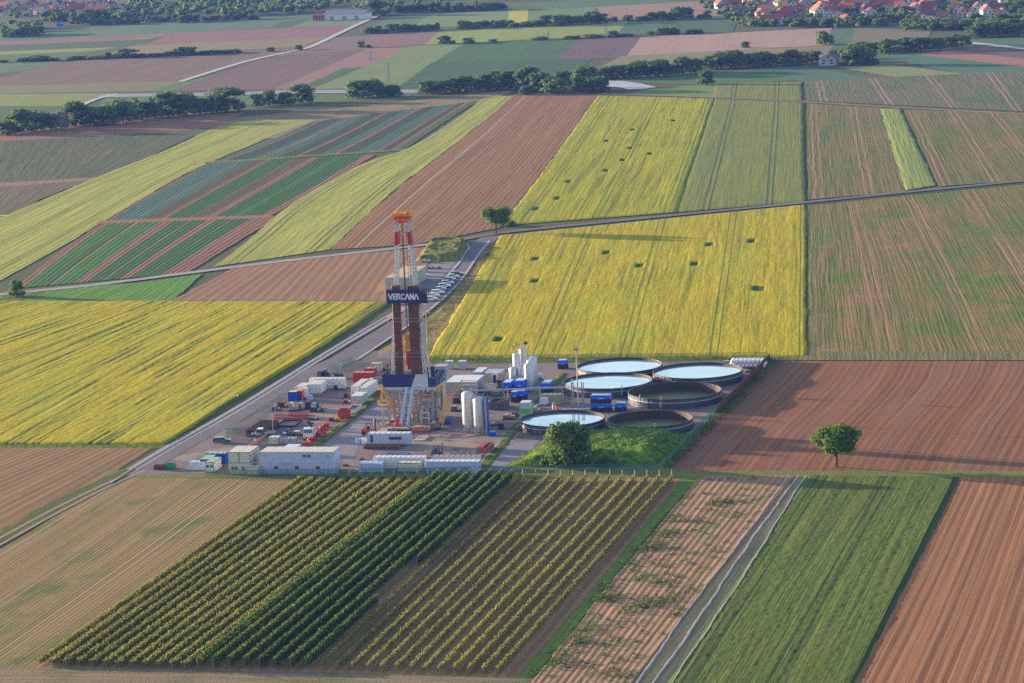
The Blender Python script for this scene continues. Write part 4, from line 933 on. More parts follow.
# --- blue office block: seven modules on two floors
bl = G(261, 474.3); mw = 17.9/7
for fl in (0, 1):
    for i in range(7):
        wins = ()
        if fl == 1 and i == 4: wins = ((.25,1.2,.9,.9), (1.3,1.2,.9,.9))
        elif fl == 1 and i == 6: wins = ((.8,1.4,.5,.5),)
        elif fl == 0 and i in (1, 3, 5): wins = ((.7,1.1,1.1,.9),)
        elif fl == 1 and i == 0: wins = ((.9,1.6,.4,.4),)
        loc = bl+UA*(mw*i)
        lab = '%s pale blue office module from left, %s floor of the long two-storey block' % (ordw(i), ('lower', 'upper')[fl])
        container('office_container', lab, 'office container', None, mw-.02, 6.0, 2.62, PBLUE, OFFW, DARKT if 0 else None, doors='front' if (fl, i) in ((0,2),(1,5),(0,6)) else None, wins=wins, group='pale blue office modules', z0=fl*2.66, loc=loc, rib=.5)
t = thing('access_stairs', 'grey steel stairs with railing at the right end of the blue office block', 'stairs', bl+UA*18.1+VA*1.2, A)
mb = MB()
for i in range(12): mb.box(0, .9, i*.28, i*.28+.28, .25+i*.21, .29+i*.21)
mb.build('step', GREY, t); mb = MB()
for x in (0, .9):
    mb.tube((x,0,1.2), (x,3.4,3.8), .03, 5)
    for i in range(0, 13, 3): mb.tube((x,i*.28,.2+i*.21), (x,i*.28,1.2+i*.21), .025, 4)
mb.build('railing', GREY, t)
o = MB().box(0, 2.2, -.9, -.05, 0, .08).build('porch_roof', LGREY); o.location = bl+UA*5+Vector((0,0,2.85)); o.rotation_euler = (0,0,A)
tag(o, 'small grey canopy over the door in the middle of the office block', 'canopy')
# --- cream two storey block
bl = G(229, 474.6)
for fl in (0, 1):
    for i in range(2):
        wins = () if fl else (((.6,1.0,.8,.9), (1.45,1.0,.8,.9)) if i == 0 else ((.5,1.0,.8,.9),))
        container('office_container', 'cream office module with green trim, %s one on the %s floor of the short block' % (('left', 'right')[i], ('lower', 'upper')[fl]), 'office container', None,
                  2.68, 7.6, 2.62, CREAM, OFFW, GREENT if fl else CREAM, doors=None, wins=wins, group='cream office modules', z0=fl*2.66, loc=bl+UA*(2.7*i), rib=.5)
container('porch_cabin', 'little cream cabin with green roof edge in front of the short cream block', 'cabin', (246.5, 476), 3.2, 1.4, 2.1, CREAM, OFFW, GREENT, doors=None, rib=.5)
container('site_container', 'bright blue container with pale green roof at the left end of the row', 'container', (200.5, 470), 2.4, 5.2, 2.5, BLUE, M('mint_roof', (.40,.50,.38), .7, dirt=.3), GREENT, doors=None)
container('site_container', 'blue container with long green edged roof behind the small cream cabin', 'container', (206, 464.5), 5.0, 2.4, 2.6, BLUE, M('mint_roof', (.40,.50,.38), .7), GREENT, doors=None)
container('guard_cabin', 'small cream cabin with two windows and green roof at the entrance', 'cabin', (205.5, 473), 2.2, 6.0, 2.5, WHITE, M('mint_roof', (.40,.50,.38), .7), GREENT, doors=None, wins=((.3,1.2,.6,.6), (1.3,1.2,.6,.6)))
container('tarp_shelter', 'low white covered shelter with blue right wall near the entrance', 'shelter', (188.5, 470.5), 4.4, 2.3, 1.9, M('white_tarp', (.55,.58,.68), .6), M('white_tarp', (.55,.58,.68), .6), None, doors=None, wband=(.02,.98,M('white_tarp', (.55,.58,.68), .6)))
# --- green skip + helper for open boxes
def skip(name, label, cat, bl, w, d, h, mat, inner=None, trimc=None, rz=None, fill=None, fillmat=None, posts=False, group=None):
    p = G(*bl); t = thing(name, label, cat, (p.x, p.y, .12), A if rz is None else rz, group); k = .08
    b = MB().box(0, w, 0, k, .1, h).box(0, w, d-k, d, .1, h).box(0, k, k, d-k, .1, h).box(w-k, w, k, d-k, .1, h).box(k, w-k, k, d-k, .08, .16)
    b.build('wall', mat, t)
    f = MB().box(-.04, w+.04, -.06, .02, h, h+.1).box(-.04, w+.04, d-.02, d+.06, h, h+.1).box(-.06, .02, .02, d-.02, h, h+.1).box(w-.02, w+.06, .02, d-.02, h, h+.1)
    n = max(2, int(w/1.3))
    for i in range(n+1): f.box(i*w/n-.04, i*w/n+.04, -.07, -.001, .1, h)
    n = max(2, int(d/1.3))
    for i in range(n+1): f.box(w+.001, w+.07, i*d/n-.04, i*d/n+.04, .1, h).box(-.07, -.001, i*d/n-.04, i*d/n+.04, .1, h)
    f.build('rim', trimc or mat, t)
    r = MB().box(.1, .3, .2, d-.2, 0, .08).box(w-.3, w-.1, .2, d-.2, 0, .08); r.build('skid', DARKT, t)
    if fill:
        mb = MB(); rnd = random.Random(int(w*100))
        for i in range(int(w*d*1.5)+3):
            mb.blob((rnd.uniform(.4, w-.4), rnd.uniform(.3, d-.3), fill*h*rnd.uniform(.7,1)), rnd.uniform(.2,.45), 6, (1,1,.7), .3)
        mb.box(k, w-k, k, d-k, .17, fill*h*.8); mb.build('load', fillmat or RUST, t)
    return t
skip('waste_skip', 'small green waste skip at the far left end of the yard', 'skip', (165.5, 469.5), 2.2, 1.5, 1.1, M('green_skip', (.02,.35,.12), .5), fill=.8, fillmat=RED)
skip('waste_skip', 'small dark red skip beside the green one at the left end', 'skip', (154, 470.2), 2.6, 1.5, .9, RUST, fill=.9, fillmat=RED)
# --- right front group
container('site_container', 'low pale blue roofed container behind the front fence right of the offices', 'container', (359, 472.2), 5.6, 3.0, 2.0, PBLUE, M('pale_blue_roof', (.50,.56,.66), .5), WHITE, doors=None)
container('long_container', 'long white container behind the small cream shed', 'container', (373.5, 469.3), 12.4, 2.5, 2.75, WHITE, WHITE, doors=None)
container('storage_shed', 'small cream shed with green roof edge in front of the long white container', 'shed', (398, 472.5), 5.4, 2.2, 2.2, CREAM, OFFW, GREENT, doors=None, rib=.5)
container('long_container', 'long pale blue container with dark small vents at the right front', 'container', (426.5, 473.5), 12.6, 2.5, 2.75, PBLUE, WHITE, doors=None, wins=((1.0,1.7,.4,.35), (10.6,1.7,.4,.35)))
container('long_container', 'long container with reddish roof behind the pale blue one', 'container', (431.5, 467.5), 11.6, 2.5, 2.5, WHITE, M('reddish_roof', (.50,.24,.18), .7, var=.3, dirt=.4), doors=None)
skip('cuttings_skip', 'grey open skip with rusty rim behind the reddish roofed container', 'skip', (451.5, 457.5), 6.3, 2.4, 1.6, GREY, trimc=RUST, fill=.75, fillmat=WHITE)
skip('flat_rack', 'long brown flat rack in front of the pale blue trailer', 'rack', (364, 449.6), 8.6, 2.0, .8, RUST, trimc=M('pinkish_steel', (.35,.18,.15), .6), fill=.5, fillmat=DARKT)
t = container('red_container', 'wide pinkish red flat container right of the grey skip', 'container', (477, 453.5), 2.6, 6.2, 1.4, M('faded_red', (.42,.10,.09), .6, var=.2), M('faded_red', (.42,.10,.09), .6, var=.2), doors=None)
container('red_container', 'narrow faded red container beside the pinkish red one', 'container', (483, 453.5), 1.4, 6.0, 1.4, M('faded_red', (.42,.10,.09), .6, var=.2), M('faded_red', (.42,.10,.09), .6, var=.2), doors=None)
skip('flat_rack', 'white and blue low platform behind the long white container', 'platform', (387.5, 457.5), 5.2, 1.6, .7, LGREY, trimc=BLUE)
# --- site trailer
t = container('site_trailer', 'long pale blue office trailer with dark red window strip in the yard middle', 'trailer', (368, 446), 10.6, 2.6, 2.7, M('trailer_blue', (.44,.52,.68), .45, dirt=.2), WHITE, doors=None, z0=.3)
MB().box(5.4, 8.6, -.05, .02, 1.45, 1.85).build('window', GLASS, t); MB().box(5.4, 8.6, -.06, .02, 1.2, 1.43).build('stripe', RUST, t)
MB().box(.7, 1.3, -.05, .02, .5, 2.3).build('door', DARKT, t)
for x in (2.2, 3.2, 7.6, 8.6): MB().tube((x,.1,0), (x,.35,0), .38, 12).build('wheel', BLACK, t)
# --- drums
def drum(label, px, r, h, mat, horiz=False, group=None, cap=None, name='storage_drum', cat='drum'):
    p = G(*px); t = thing(name, label, cat, (p.x, p.y, .12), A, group)
    if horiz:
        MB().tube((-h/2,0,r+.1), (h/2,0,r+.1), r, 14).build('shell', mat, t); MB().box(-h*.35, -h*.25, -r*.7, r*.7, 0, r*.6).box(h*.25, h*.35, -r*.7, r*.7, 0, r*.6).build('cradle', DARKT, t)
    else:
        MB().lathe([(0,0),(r,0),(r,h*.33),(r*1.04,h*.34),(r*1.04,h*.36),(r,h*.37),(r,h*.66),(r*1.04,h*.67),(r*1.04,h*.69),(r,h*.7),(r,h),(r*.93,h+.03),(0,h)], 14).build('shell', mat, t)
        MB().lathe([(0,h+.02),(r*.25,h+.05),(0,h+.09)], 8).build('lid', cap or DARKT, t)
    return t
drum('blue and white round drum left of the pale blue trailer', (358.5, 444), .75, 1.3, M('blue_white_drum', (.35,.5,.75), .5), cap=BLUE)
drum('white round drum with dark cap beside the trailer', (364, 444), .75, 1.3, WHITE)
drum('thin grey upright drum by the front round tank', (554, 410), .45, 1.9, LGREY)
drum('small orange drum next to the thin grey one', (556.8, 410.5), .3, 1.1, ORANGE)
# --- left yard: pipe stack on red frames
p = G(245.5, 437.5); t = thing('pipe_rack', 'stack of rusty brown pipes on magenta red frames behind the white pickup', 'pipe rack', (p.x, p.y, .12), A)
MAG = M('magenta_frame', (.35,.02,.07), .5)
mb = MB()
for k in range(3):
    for i in range(15 if k == 2 else 15): mb.tube((.3+i*.31, 0.1*(i % 3), .95+k*.33), (.3+i*.31, 13.3+.1*(i % 2), .95+k*.33), .145, 7)
mb.build('pipes', RUST, t)
for y in (.7, 6.5, 12.5):
    o = MB().box(0, 5.0, y, y+.25, .55, .78).box(0, .2, y, y+.25, 0, 1.9).box(4.8, 5.0, y, y+.25, 0, 1.9).box(0, 5, y, y+.25, 0, .2).build('rack_frame', MAG, t)
MB().box(.2, 4.8, .2, 13, .22, .3).build('deck', DARKT, t)
skip('bund_frame', 'empty dark framed bund on the ground right of the pipe stack', 'bund', (276, 427.5), 4.8, 7.5, .35, DARKT, trimc=RUST)
# red lattice beam
def truss_beam(label, px, L, mat, rz=None, w=.9, name='truss_beam', cat='steel beam'):
    p = G(*px); t = thing(name, label, cat, (p.x, p.y, .12), A if rz is None else rz); mb = MB()
    for y in (0, w):
        for z in (.1, w+.1): mb.bar((0,y,z), (L,y,z), .14)
    mb.build('chord', mat, t); mb = MB(); n = max(2, int(L/w))
    for i in range(n):
        a, b = i*L/n, (i+1)*L/n
        for y in (0, w): mb.bar((a,y,.1), (b,y,w+.1), .08); mb.bar((a,y,.1), (a,y,w+.1), .08)
        mb.bar((a,0,w+.1), (b,w,w+.1), .07)
    mb.build('lacing', mat, t); return t
truss_beam('long red steel lattice beam lying behind the pipe stack', (274, 419.5), 9.2, RED)
truss_beam('shorter red lattice beam beside the long one', (289, 417), 6.2, M('faded_red', (.42,.10,.09), .6), w=.7)
# machines: skid with assorted housings
def skid_machine(label, px, w, d, h, cols, seed, name='machine_skid', cat='machine', rz=None, rails=None, group=None):
    rnd = random.Random(seed); p = G(*px); t = thing(name, label, cat, (p.x, p.y, .12), A if rz is None else rz, group)
    MB().box(0, w, 0, .18, 0, .25).box(0, w, d-.18, d, 0, .25).box(0, .18, .2, d-.2, .02, .23).box(w-.18, w, .2, d-.2, .02, .23).box(.18, w-.18, .2, d-.2, .14, .2).build('skid', DARKT, t)
    x = .15; k = 0
    while x < w-.5:
        ww = min(w-.15-x, rnd.uniform(.8, 1.7)); hh = h*rnd.uniform(.55, 1); dd = d*rnd.uniform(.5,.85); y0 = rnd.uniform(.1, d-dd-.05); c = cols[k % len(cols)]
        if k % 3 == 1:
            MB().tube((x+ww/2, y0, .25+hh*.4), (x+ww/2, y0+dd, .25+hh*.4), min(ww*.45, hh*.4), 12).build('motor', c, t)
        elif k % 3 == 2:
            r = min(ww, dd)*.42; MB().lathe([(0,.25),(r,.25),(r,.2+hh*.8),(r*.6,.2+hh),(0,.25+hh)], 12, x+ww/2, y0+dd/2).build('vessel', c, t)
        else:
            o = MB().box(x, x+ww-.08, y0, y0+dd, .25, .25+hh).box(x+.1, x+ww-.18, y0+.1, y0+dd-.1, .25+hh, .33+hh).build('housing', c, t)
            m_ = MB(); louvres(m_, x+.1, x+ww-.2, y0, .35, .15+hh, 5); m_.build('grille', DARKT, o)
        x += ww+.05; k += 1
    m_ = MB(); m_.tube((.2, d*.2, h*.5+.3), (w-.2, d*.2, h*.5+.3), .06, 6).tube((.4, d*.2, h*.5+.3), (.4, d*.2, .2), .06, 6).tube((w-.4, d*.2, h*.5+.3), (w-.4, d*.2, .2), .06, 6).tube((w*.6,d*.7,.2),(w*.6,d*.7,h+.45),.05,6)
    m_.build('pipework', cols[-1], t)
    if rails:
        m_ = MB()
        for (a, b) in (((0,0),(w,0)), ((w,0),(w,d)), ((w,d),(0,d)), ((0,d),(0,0))):
            for z in (h+.9, h+.5): m_.tube((*a, z), (*b, z), .025, 4)
            for f_ in (0, .5): q = (a[0]+(b[0]-a[0])*f_, a[1]+(b[1]-a[1])*f_); m_.tube((*q, .25), (*q, h+.9), .03, 4)
        m_.build('railing', rails, t)
    return t
WB = M('white_machine', (.58,.58,.58), .5, dirt=.3); BRN = M('brown_machine', (.16,.09,.06), .6, .2, var=.3); PINKW = M('dusty_pink', (.40,.28,.24), .7)
skid_machine('blue ended machine with yellow pipe near the left fence', (271.5, 411.5), 2.3, 2.0, .8, (BLUE, YELL), 1)
skid_machine('brown and yellow skid next to the left fence', (277, 408), 3.2, 2.5, 1.0, (BRN, YELL, RUST), 2)
skid_machine('white compressor unit with yellow base in the left yard', (288, 412), 2.9, 2.6, 2.3, (WB, YELL, LGREY), 3)
skid_machine('grey upright machine beside the white compressor unit', (297.5, 410.5), 1.7, 2.5, 2.5, (LGREY, WB), 4)
skid_machine('dark brown engine skid with light hood in the left yard', (304, 410), 4.0, 2.6, 1.9, (BRN, WB, DARKT), 5)
skid_machine('low dark skid with white end boxes', (310, 412.5), 3.6, 1.6, .8, (DARKT, WB, BRN), 6)
skid_machine('pair of small red machines beside the middle containers', (343, 404), 1.9, 1.5, 1.0, (RED, WB), 7)
skid_machine('small reddish pump behind the pair of red machines', (343, 398.5), 1.8, 1.3, .9, (RUST, RED), 8)
skid_machine('white tipped small machine on the sandy patch', (306.5, 419), 2.2, 1.5, .9, (WB, RED), 9)
skid_machine('timber coloured low skid beside the red beams', (307.5, 420.5), 2.6, 1.6, .6, (TIMB, WB), 10)
skid_machine('small red and white machine beside the red box skip', (328.5, 422), 2.2, 1.3, .8, (RED, WB), 12)
skid_machine('yellow little machine in front of the red box skip', (336, 422.5), 1.1, 1.0, .9, (YELL, YELL), 13)
skid_machine('cluttered pallets of white and blue parts left of the truck', (281, 437.5), 3.2, 2.2, .7, (WB, BLUE, RUST), 14)
skid_machine('row of white and yellow drums beside the truck', (292.5, 436), 2.9, 2.4, 1.2, (WB, YELL, WB), 15)
skid_machine('blue capped small unit beside the lamp post', (284, 434.5), 1.6, 1.2, 1.0, (BLUE, WB), 16)
container('cream_generator', 'cream generator box behind the orange barrier', 'generator', (268.5, 444.5), 2.5, 2.4, 1.7, CREAM, OFFW, doors=None)
skip('grey_tank_box', 'grey box tank with cream rim right of the cream generator', 'box tank', (280, 444.5), 3.7, 2.4, 1.3, GREY, trimc=OFFW, fill=.85, fillmat=LGREY)
container('small_container', 'low white container partly hidden behind the blue offices', 'container', (284.5, 455.5), 3.3, 3.6, 2.0, WHITE, WHITE, doors=None)
container('blue_container', 'upright bright blue box at the end of the white container row', 'container', (288.3, 401.5), 2.3, 2.4, 2.45, BLUE, OFFW, doors=None)
skid_machine('orange and white gear beside the upright blue box', (297.5, 400), 1.6, 2.2, 2.2, (ORANGE, WB), 17)
container('white_cabinet', 'narrow white cabinet container right of the blue box', 'container', (302.5, 397.5), 1.1, 2.2, 2.3, WHITE, WHITE, doors=None)
container('white_container', 'large white container with cream roof in the back storage row', 'container', (307.5, 394), 3.7, 6.4, 2.5, WHITE, OFFW)
container('white_container', 'white container standing left of the large one in the back row', 'container', (296, 395.5), 2.5, 6.0, 2.3, WHITE, OFFW)
container('long_container', 'longest white container closing the back of the storage yard', 'container', (309.5, 389), 9.8, 2.6, 2.7, WHITE, OFFW, doors=None)
container('light_blue_box', 'pale blue cube shaped box in the storage yard', 'box', (307, 400.5), 1.3, 1.3, 1.2, PBLUE, WHITE, doors=None)
skid_machine('row of white gas cylinders on a low trailer by the longest container', (333, 390.5), 3.6, 1.3, 1.0, (RUST, WB, LGREY), 18)
container('white_container', 'left one of the two long containers with striped cream roofs', 'container', (351, 396.5), 2.05, 11.5, 2.6, WHITE, OFFW, doors=None)
container('white_container', 'right one of the two long containers with striped cream roofs', 'container', (359.5, 398), 2.05, 12, 2.6, WHITE, OFFW, doors=None)
container('white_container', 'short pale container in front of the two long striped roofs', 'container', (351, 405.5), 3.0, 6.0, 2.4, LGREY, WHITE, doors=None)
skip('open_skip', 'white open skip with an orange cover behind the red box', 'skip', (347, 414.5), 2.2, 6.5, 1.2, WHITE, fill=.9, fillmat=DARKT)
o = MB().box(0, 1.5, 0, 1.0, 0, .12).extr_y([(0,.12),(1.5,.12),(1.2,.3),(.3,.3)], 0, 1).build('orange_cover', ORANGE, None); p = G(352, 408.5); o.location = (p.x, p.y, 1.35); o.rotation_euler = (0,0,A)
tag(o, 'orange cover lying on the white open skip', 'cover')
skip('red_skip', 'bright red box skip at the head of the planting strip', 'skip', (338.3, 419.5), 2.5, 2.8, 2.2, RED, fill=.8)
container('red_container', 'front red container with white roof edge near the cream shed', 'container', (353.2, 380), 5.6, 2.4, 1.9, RED, M('pinkish_roof', (.5,.25,.22), .6), doors=None)
container('red_container', 'red container half hidden behind the front red one', 'container', (364.5, 376), 3.0, 2.4, 2.0, RED, M('pinkish_roof', (.5,.25,.22), .6), doors=None)
skip('red_skid', 'low red pipe skid in front of the front red container', 'skid', (353.2, 382.5), 3.6, 1.3, .7, RED)
container('storage_shed', 'small cream shed with green roof edge and a window behind the rig', 'shed', (370.2, 372.5), 2.9, 3.0, 2.3, CREAM, M('mint_roof', (.40,.50,.38), .7), GREENT, wins=((.6,1.1,.7,.7),), doors=None, rib=.5)
skid_machine('clutter of white and pink parts between red containers and the rig', (367, 384), 3.4, 3.0, .9, (WB, PINKW, TIMB), 19)
skid_machine('dark heap of machines beside the longest container back side', (316.5, 378.5), 3.4, 3.0, 1.6, (DARKT, BLACK, DARKT), 20)
skid_machine('blue grey machine group behind the longest container', (333, 379.5), 3.0, 2.2, 1.7, (M('slate_blue', (.10,.14,.25), .5), DARKT), 21)
# striped sign
t = thing('warning_board', 'round orange and white warning board above the dark heap', 'sign', G(326.5, 376.5)+Vector((0,0,.1)), A)
MB().box(-.9, .9, -.05, .05, 1.1, 2.1).build('board', WHITE, t); MB().extr_y([(-.9,1.1),(-.3,1.1),(.9,1.9),(.9,2.1),(.3,2.1),(-.9,1.4)], -.07, -.052).build('stripe', ORANGE, t); MB().box(-.05,.05,-.04,.04,0,1.1).build('post', GREY, t)
# --- red machinery pieces along the strip: christmas tree like valve units
def valve_unit(label, px, s, n, mat=RED, group='red valve units by the strip'):
    p = G(*px); t = thing('valve_unit', label, 'valve unit', (p.x, p.y, .12), A+n, group)
    MB().box(-s*.5,s*.5,-s*.4,s*.4,0,s*.18).build('base', mat, t)
    MB().lathe([(0,s*.18),(s*.28,s*.18),(s*.28,s*.4),(s*.18,s*.42),(s*.18,s*.62),(s*.32,s*.66),(s*.32,s*.8),(s*.14,s*.84),(s*.14,s),(0,s)], 12).build('body', mat, t)
    for a in (-1, 1):
        MB().tube((a*s*.1,0,s*.52), (a*s*.62,0,s*.52), s*.13, 8).tube((a*s*.55,0,s*.52), (a*s*.66,0,s*.52), s*.22, 10).build('flange', mat, t)
    return t
for i, (x, y, s) in enumerate(((307.3,446,1.2),(311,442.5,1.4),(314.5,439.5,1.3),(318,436.5,1.7),(321.5,434,1.9),(324.5,430.5,1.8),(327,428,1.4))):
    valve_unit('red valve unit, %s from the near end of the planting strip' % ordw(i), (x, y), s, i*.7)
# ---------------------------------------------------------------- vehicles
def car_paint(c):
    k = 'car_paint_%d_%d_%d' % tuple(int(v*255) for v in c)
    if k not in MC:
        m, nt, p = newmat(k); p.inputs['Base Color'].default_value = (*c, 1); p.inputs['Roughness'].default_value = .25; p.inputs['Coat Weight'].default_value = .6; MC[k] = m
    return MC[k]
LAMPR = M('tail_lamp_red', (.5,.02,.02), .3); LAMPW = M('headlamp_clear', (.7,.7,.7), .15)
def car(label, px, rz, col, kind='estate', group=None, loc=None):
    p = G(*px) if loc is None else loc; t = thing('parked_car', label, 'car', (p.x, p.y, .13), rz, group); L, W = 4.5, 1.78; pm = car_paint(col)
    if kind == 'estate': prof = [(0,.35),(0,.75),(.06,1.0),(.35,1.45),(2.5,1.48),(3.15,1.0),(4.25,.85),(4.5,.6),(4.5,.32),(.1,.3)]
    elif kind == 'hatch': L = 4.0; prof = [(0,.35),(0,.8),(.15,1.05),(.5,1.48),(2.1,1.5),(2.85,1.02),(3.85,.86),(4.0,.6),(4.0,.32),(.1,.3)]
    else: prof = [(0,.35),(0,.9),(.9,1.0),(1.35,1.42),(2.6,1.42),(3.3,.98),(4.3,.84),(4.5,.6),(4.5,.32),(.1,.3)]
    mb = MB(); n = len(prof)
    ys = [(-W/2+.04, .97), (-W/2, .985), (W/2, .985), (W/2-.04, .97)]
    vs = []
    for k, y in enumerate((-W/2+.1, -W/2, W/2, W/2-.1)):
        for (x, z) in prof:
            inset = (.16 if z > 1.1 else 0)*(1 if y < 0 else -1); vs.append((x, y+inset, z))
    fs = [tuple(range(n)), tuple(range(4*n-1, 3*n-1, -1))]
    for k in range(3): fs += [(k*n+(i+1)%n, k*n+i, (k+1)*n+i, (k+1)*n+(i+1)%n) for i in range(n)]
    mb.add(vs, fs).build('body', pm, t)
    g = MB(); yy = W/2-.13
    if kind == 'estate': pane = [(.42,1.05),(.6,1.38),(2.4,1.40),(2.9,1.05)]
    elif kind == 'hatch': pane = [(.45,1.08),(.7,1.40),(2.0,1.42),(2.6,1.08)]
    else: pane = [(1.15,1.05),(1.5,1.35),(2.5,1.35),(2.95,1.05)]
    for sgn in (-1, 1): g.extr_y(pane, sgn*(W/2-.16), sgn*(W/2-.06))
    xa = pane[-1][0]+.12; ws = pane[2][0]+.15
    g.add([(xa+.1,-yy+.1,1.04),(xa+.1,yy-.1,1.04),(ws+.08,yy-.22,1.44),(ws+.08,-yy+.22,1.44)], [(0,1,2,3)])
    g.build('window', GLASS, t)
    for x in (.8, L-.85):
        for sgn in (-1, 1):
            o = MB().tube((x, sgn*(W/2-.2), .32), (x, sgn*(W/2+.01), .32), .33, 14).build('wheel', BLACK, t)
            MB().tube((x, sgn*(W/2+.012), .32), (x, sgn*(W/2+.03), .32), .19, 10).build('rim', GREY, o)
    for sgn in (-1, 1):
        MB().box(L-.06, L+.01, sgn*.62-.16, sgn*.62+.16, .62, .76).build('headlight', LAMPW, t); MB().box(-.02, .05, sgn*.66-.14, sgn*.66+.14, .78, .96).build('tail_light', LAMPR, t)
    return t
car('dark blue estate car parked alone near the entrance', (213.5, 443.5), A+R(8), (.012,.03,.055))
# parking rows
cp = G(437.5, 301); ce = G(463.5, 275.5); n = 9
cols = [((.62,.64,.66),'estate','white'),((.55,.58,.62),'hatch','silver'),((.60,.63,.66),'estate','whitish'),((.30,.34,.38),'hatch','grey'),((.62,.64,.66),'estate','white'),((.55,.6,.66),'estate','pale silver'),((.10,.16,.28),'hatch','blue grey'),((.58,.6,.62),'hatch','light'),((.02,.02,.03),'estate','black')]
dirp = (ce-cp).normalized()
for i in range(n):
    c_, k_, nm = cols[i]; loc = cp+(ce-cp)*(i/(n-1)); loc = Vector((loc.x, loc.y, .13))+UA*(-2.2)
    car('%s car, %s from the near end of the parked row on the car park' % (nm, ordw(i)), None, A+R(12+random.uniform(-3,3)), c_, k_, 'cars in the row on the car park', loc=loc-Vector((2.2,0,0)))
car('small white car parked alone by the roofed building', (417, 277), A+R(10), (.6,.62,.65), 'hatch')
car('dark grey car parked right by the building wall', (416, 272.5), A+R(10), (.06,.07,.09), 'hatch')
# white pickup
def pickup():
    p = G(251.5, 437.5); t = thing('pickup_truck', 'white double cab pickup truck with empty flat bed by the pipe stack', 'pickup truck', (p.x, p.y, .13), A+R(6)); pm = car_paint((.6,.62,.65)); W = 1.9
    MB().extr_y([(0,.45),(0,.95),(.3,1.2),(.95,1.3),(1.5,2.0),(2.9,2.02),(2.95,.45)], 0, W).build('cab', pm, t)
    o = MB()
    for y in (-.012, W): o.extr_y([(1.15,1.32),(1.6,1.88),(2.1,1.88),(2.1,1.32)], y, y+.012).extr_y([(2.25,1.32),(2.25,1.88),(2.75,1.88),(2.75,1.32)], y, y+.012)
    o.add([(.98,.15,1.34),(.98,W-.15,1.34),(1.45,W-.2,1.96),(1.45,.2,1.96)], [(3,2,1,0)]); o.build('window', GLASS, t)
    MB().box(3.0, 5.9, 0, W, .75, .85).box(3.0,5.9,0,.05,.86,1.2).box(3.0,5.9,W-.05,W,.86,1.2).box(5.85,5.9,.06,W-.06,.86,1.2).box(3.0,3.05,.06,W-.06,.86,1.5).build('cargo_bed', LGREY, t)
    for x in (.75, 4.7):
        for y0 in (-.02, W-.22): MB().tube((x,y0,.36),(x,y0+.24,.36),.36,12).build('wheel', BLACK, t)
    for y in (.12, W-.42): MB().box(-.03,.01,y,y+.3,.7,.88).build('headlight', LAMPW, t)
    return t
pickup()
# lorry, cab towards the viewer, loading crane behind
def lorry():
    p = G(303.5, 441.5); t = thing('crane_lorry', 'white lorry facing the viewer with dark folded loading crane', 'lorry', (p.x, p.y, .13), A+R(4)); pm = car_paint((.6,.62,.65)); W = 2.5
    MB().extr_x([(0,.9),(0,2.0),(.12,2.95),(.5,3.05),(2.1,3.05),(2.1,.9)], 0, W).build('cab', pm, t)
    MB().extr_x([(-.02,2.0),(.09,2.85),(.07,2.85),(-.05,2.0)], .15, W-.15).build('windscreen', GLASS, t)
    MB().box(0, W, -.06, .8, .35, .9).build('bumper', DARKT, t)
    for x in (.15, W-.5): MB().box(x, x+.35, -.1, -.06, .55, .75).build('headlight', LAMPW, t)
    MB().box(.5,.8,.8,8,.6,.85).box(W-.8,W-.5,.8,8,.6,.85).build('chassis', DARKT, t)
    MB().box(0,W,3.3,8,1.0,1.12).box(0,.06,3.3,8,1.13,1.6).box(W-.06,W,3.3,8,1.13,1.6).build('cargo_bed', GREY, t)
    for y in (.9, 5.4, 6.7):
        for x in (0, W-.35): MB().tube((x,y,.5),(x+.35,y,.5),.5,14).build('wheel', BLACK, t)
    c_ = MB().box(W-1.0, W-.5, 2.4, 2.9, .9, 3.3).bar((W-.75,2.6,3.2),(.6,2.7,4.5),.42).bar((.6,2.7,4.5),(W-.3,3.2,3.6),.32); c_.build('loading_crane', M('black_crane', (.03,.035,.04), .5), t)
lorry()
# forklift / telehandler
def forklift(label, px, rz, col, s=1.):
    p = G(*px); t = thing('forklift', label, 'forklift', (p.x, p.y, .13), rz); t.scale = (s,)*3
    MB().extr_y([(0,.5),(0,1.3),(.3,1.5),(1.1,1.35),(2.6,1.1),(2.9,.9),(2.9,.45)], 0, 1.5).build('body', col, t)
    MB().bar((.9,.1,1.3),(1.0,.1,2.5),.1).bar((.9,1.4,1.3),(1.0,1.4,2.5),.1).bar((2.3,.1,1.1),(2.1,.1,2.5),.1).bar((2.3,1.4,1.1),(2.1,1.4,2.5),.1).box(.9,2.2,.02,1.48,2.5,2.6).build('cab_frame', DARKT, t)
    m_ = MB().box(2.95,3.1,.25,.4,.1,3.4).box(2.95,3.1,1.1,1.25,.1,3.4).box(2.96,3.09,.4,1.1,3.2,3.35).box(2.96,3.09,.4,1.1,1.6,1.7); m_.build('mast', DARKT, t)
    MB().box(3.12,4.3,.3,.42,.12,.18).box(3.12,4.3,1.08,1.2,.12,.18).box(3.12,3.18,.1,1.4,.2,.8).build('forks', GREY, t)
    for x in (.5, 2.4):
        for y in (-.12, 1.32): MB().tube((x,y,.42),(x,y+.3,.42),.42,12).build('wheel', BLACK, t)
    MB().box(1.2,1.7,.5,1.0,1.2,1.9).build('seat', BLACK, t)
forklift('orange red forklift working next to the rig catwalk', (361.5, 436), A, M('forklift_red', (.75,.07,.03), .4), 1.15)
forklift('dark loader with raised arm behind the front containers', (430.5, 457), A+R(10), M('loader_green', (.03,.10,.11), .5), .95)
forklift('yellow works vehicle with green cab beside the cream shed', (383, 371), A+R(-20), M('works_yellow', (.75,.45,.02), .45), .8)
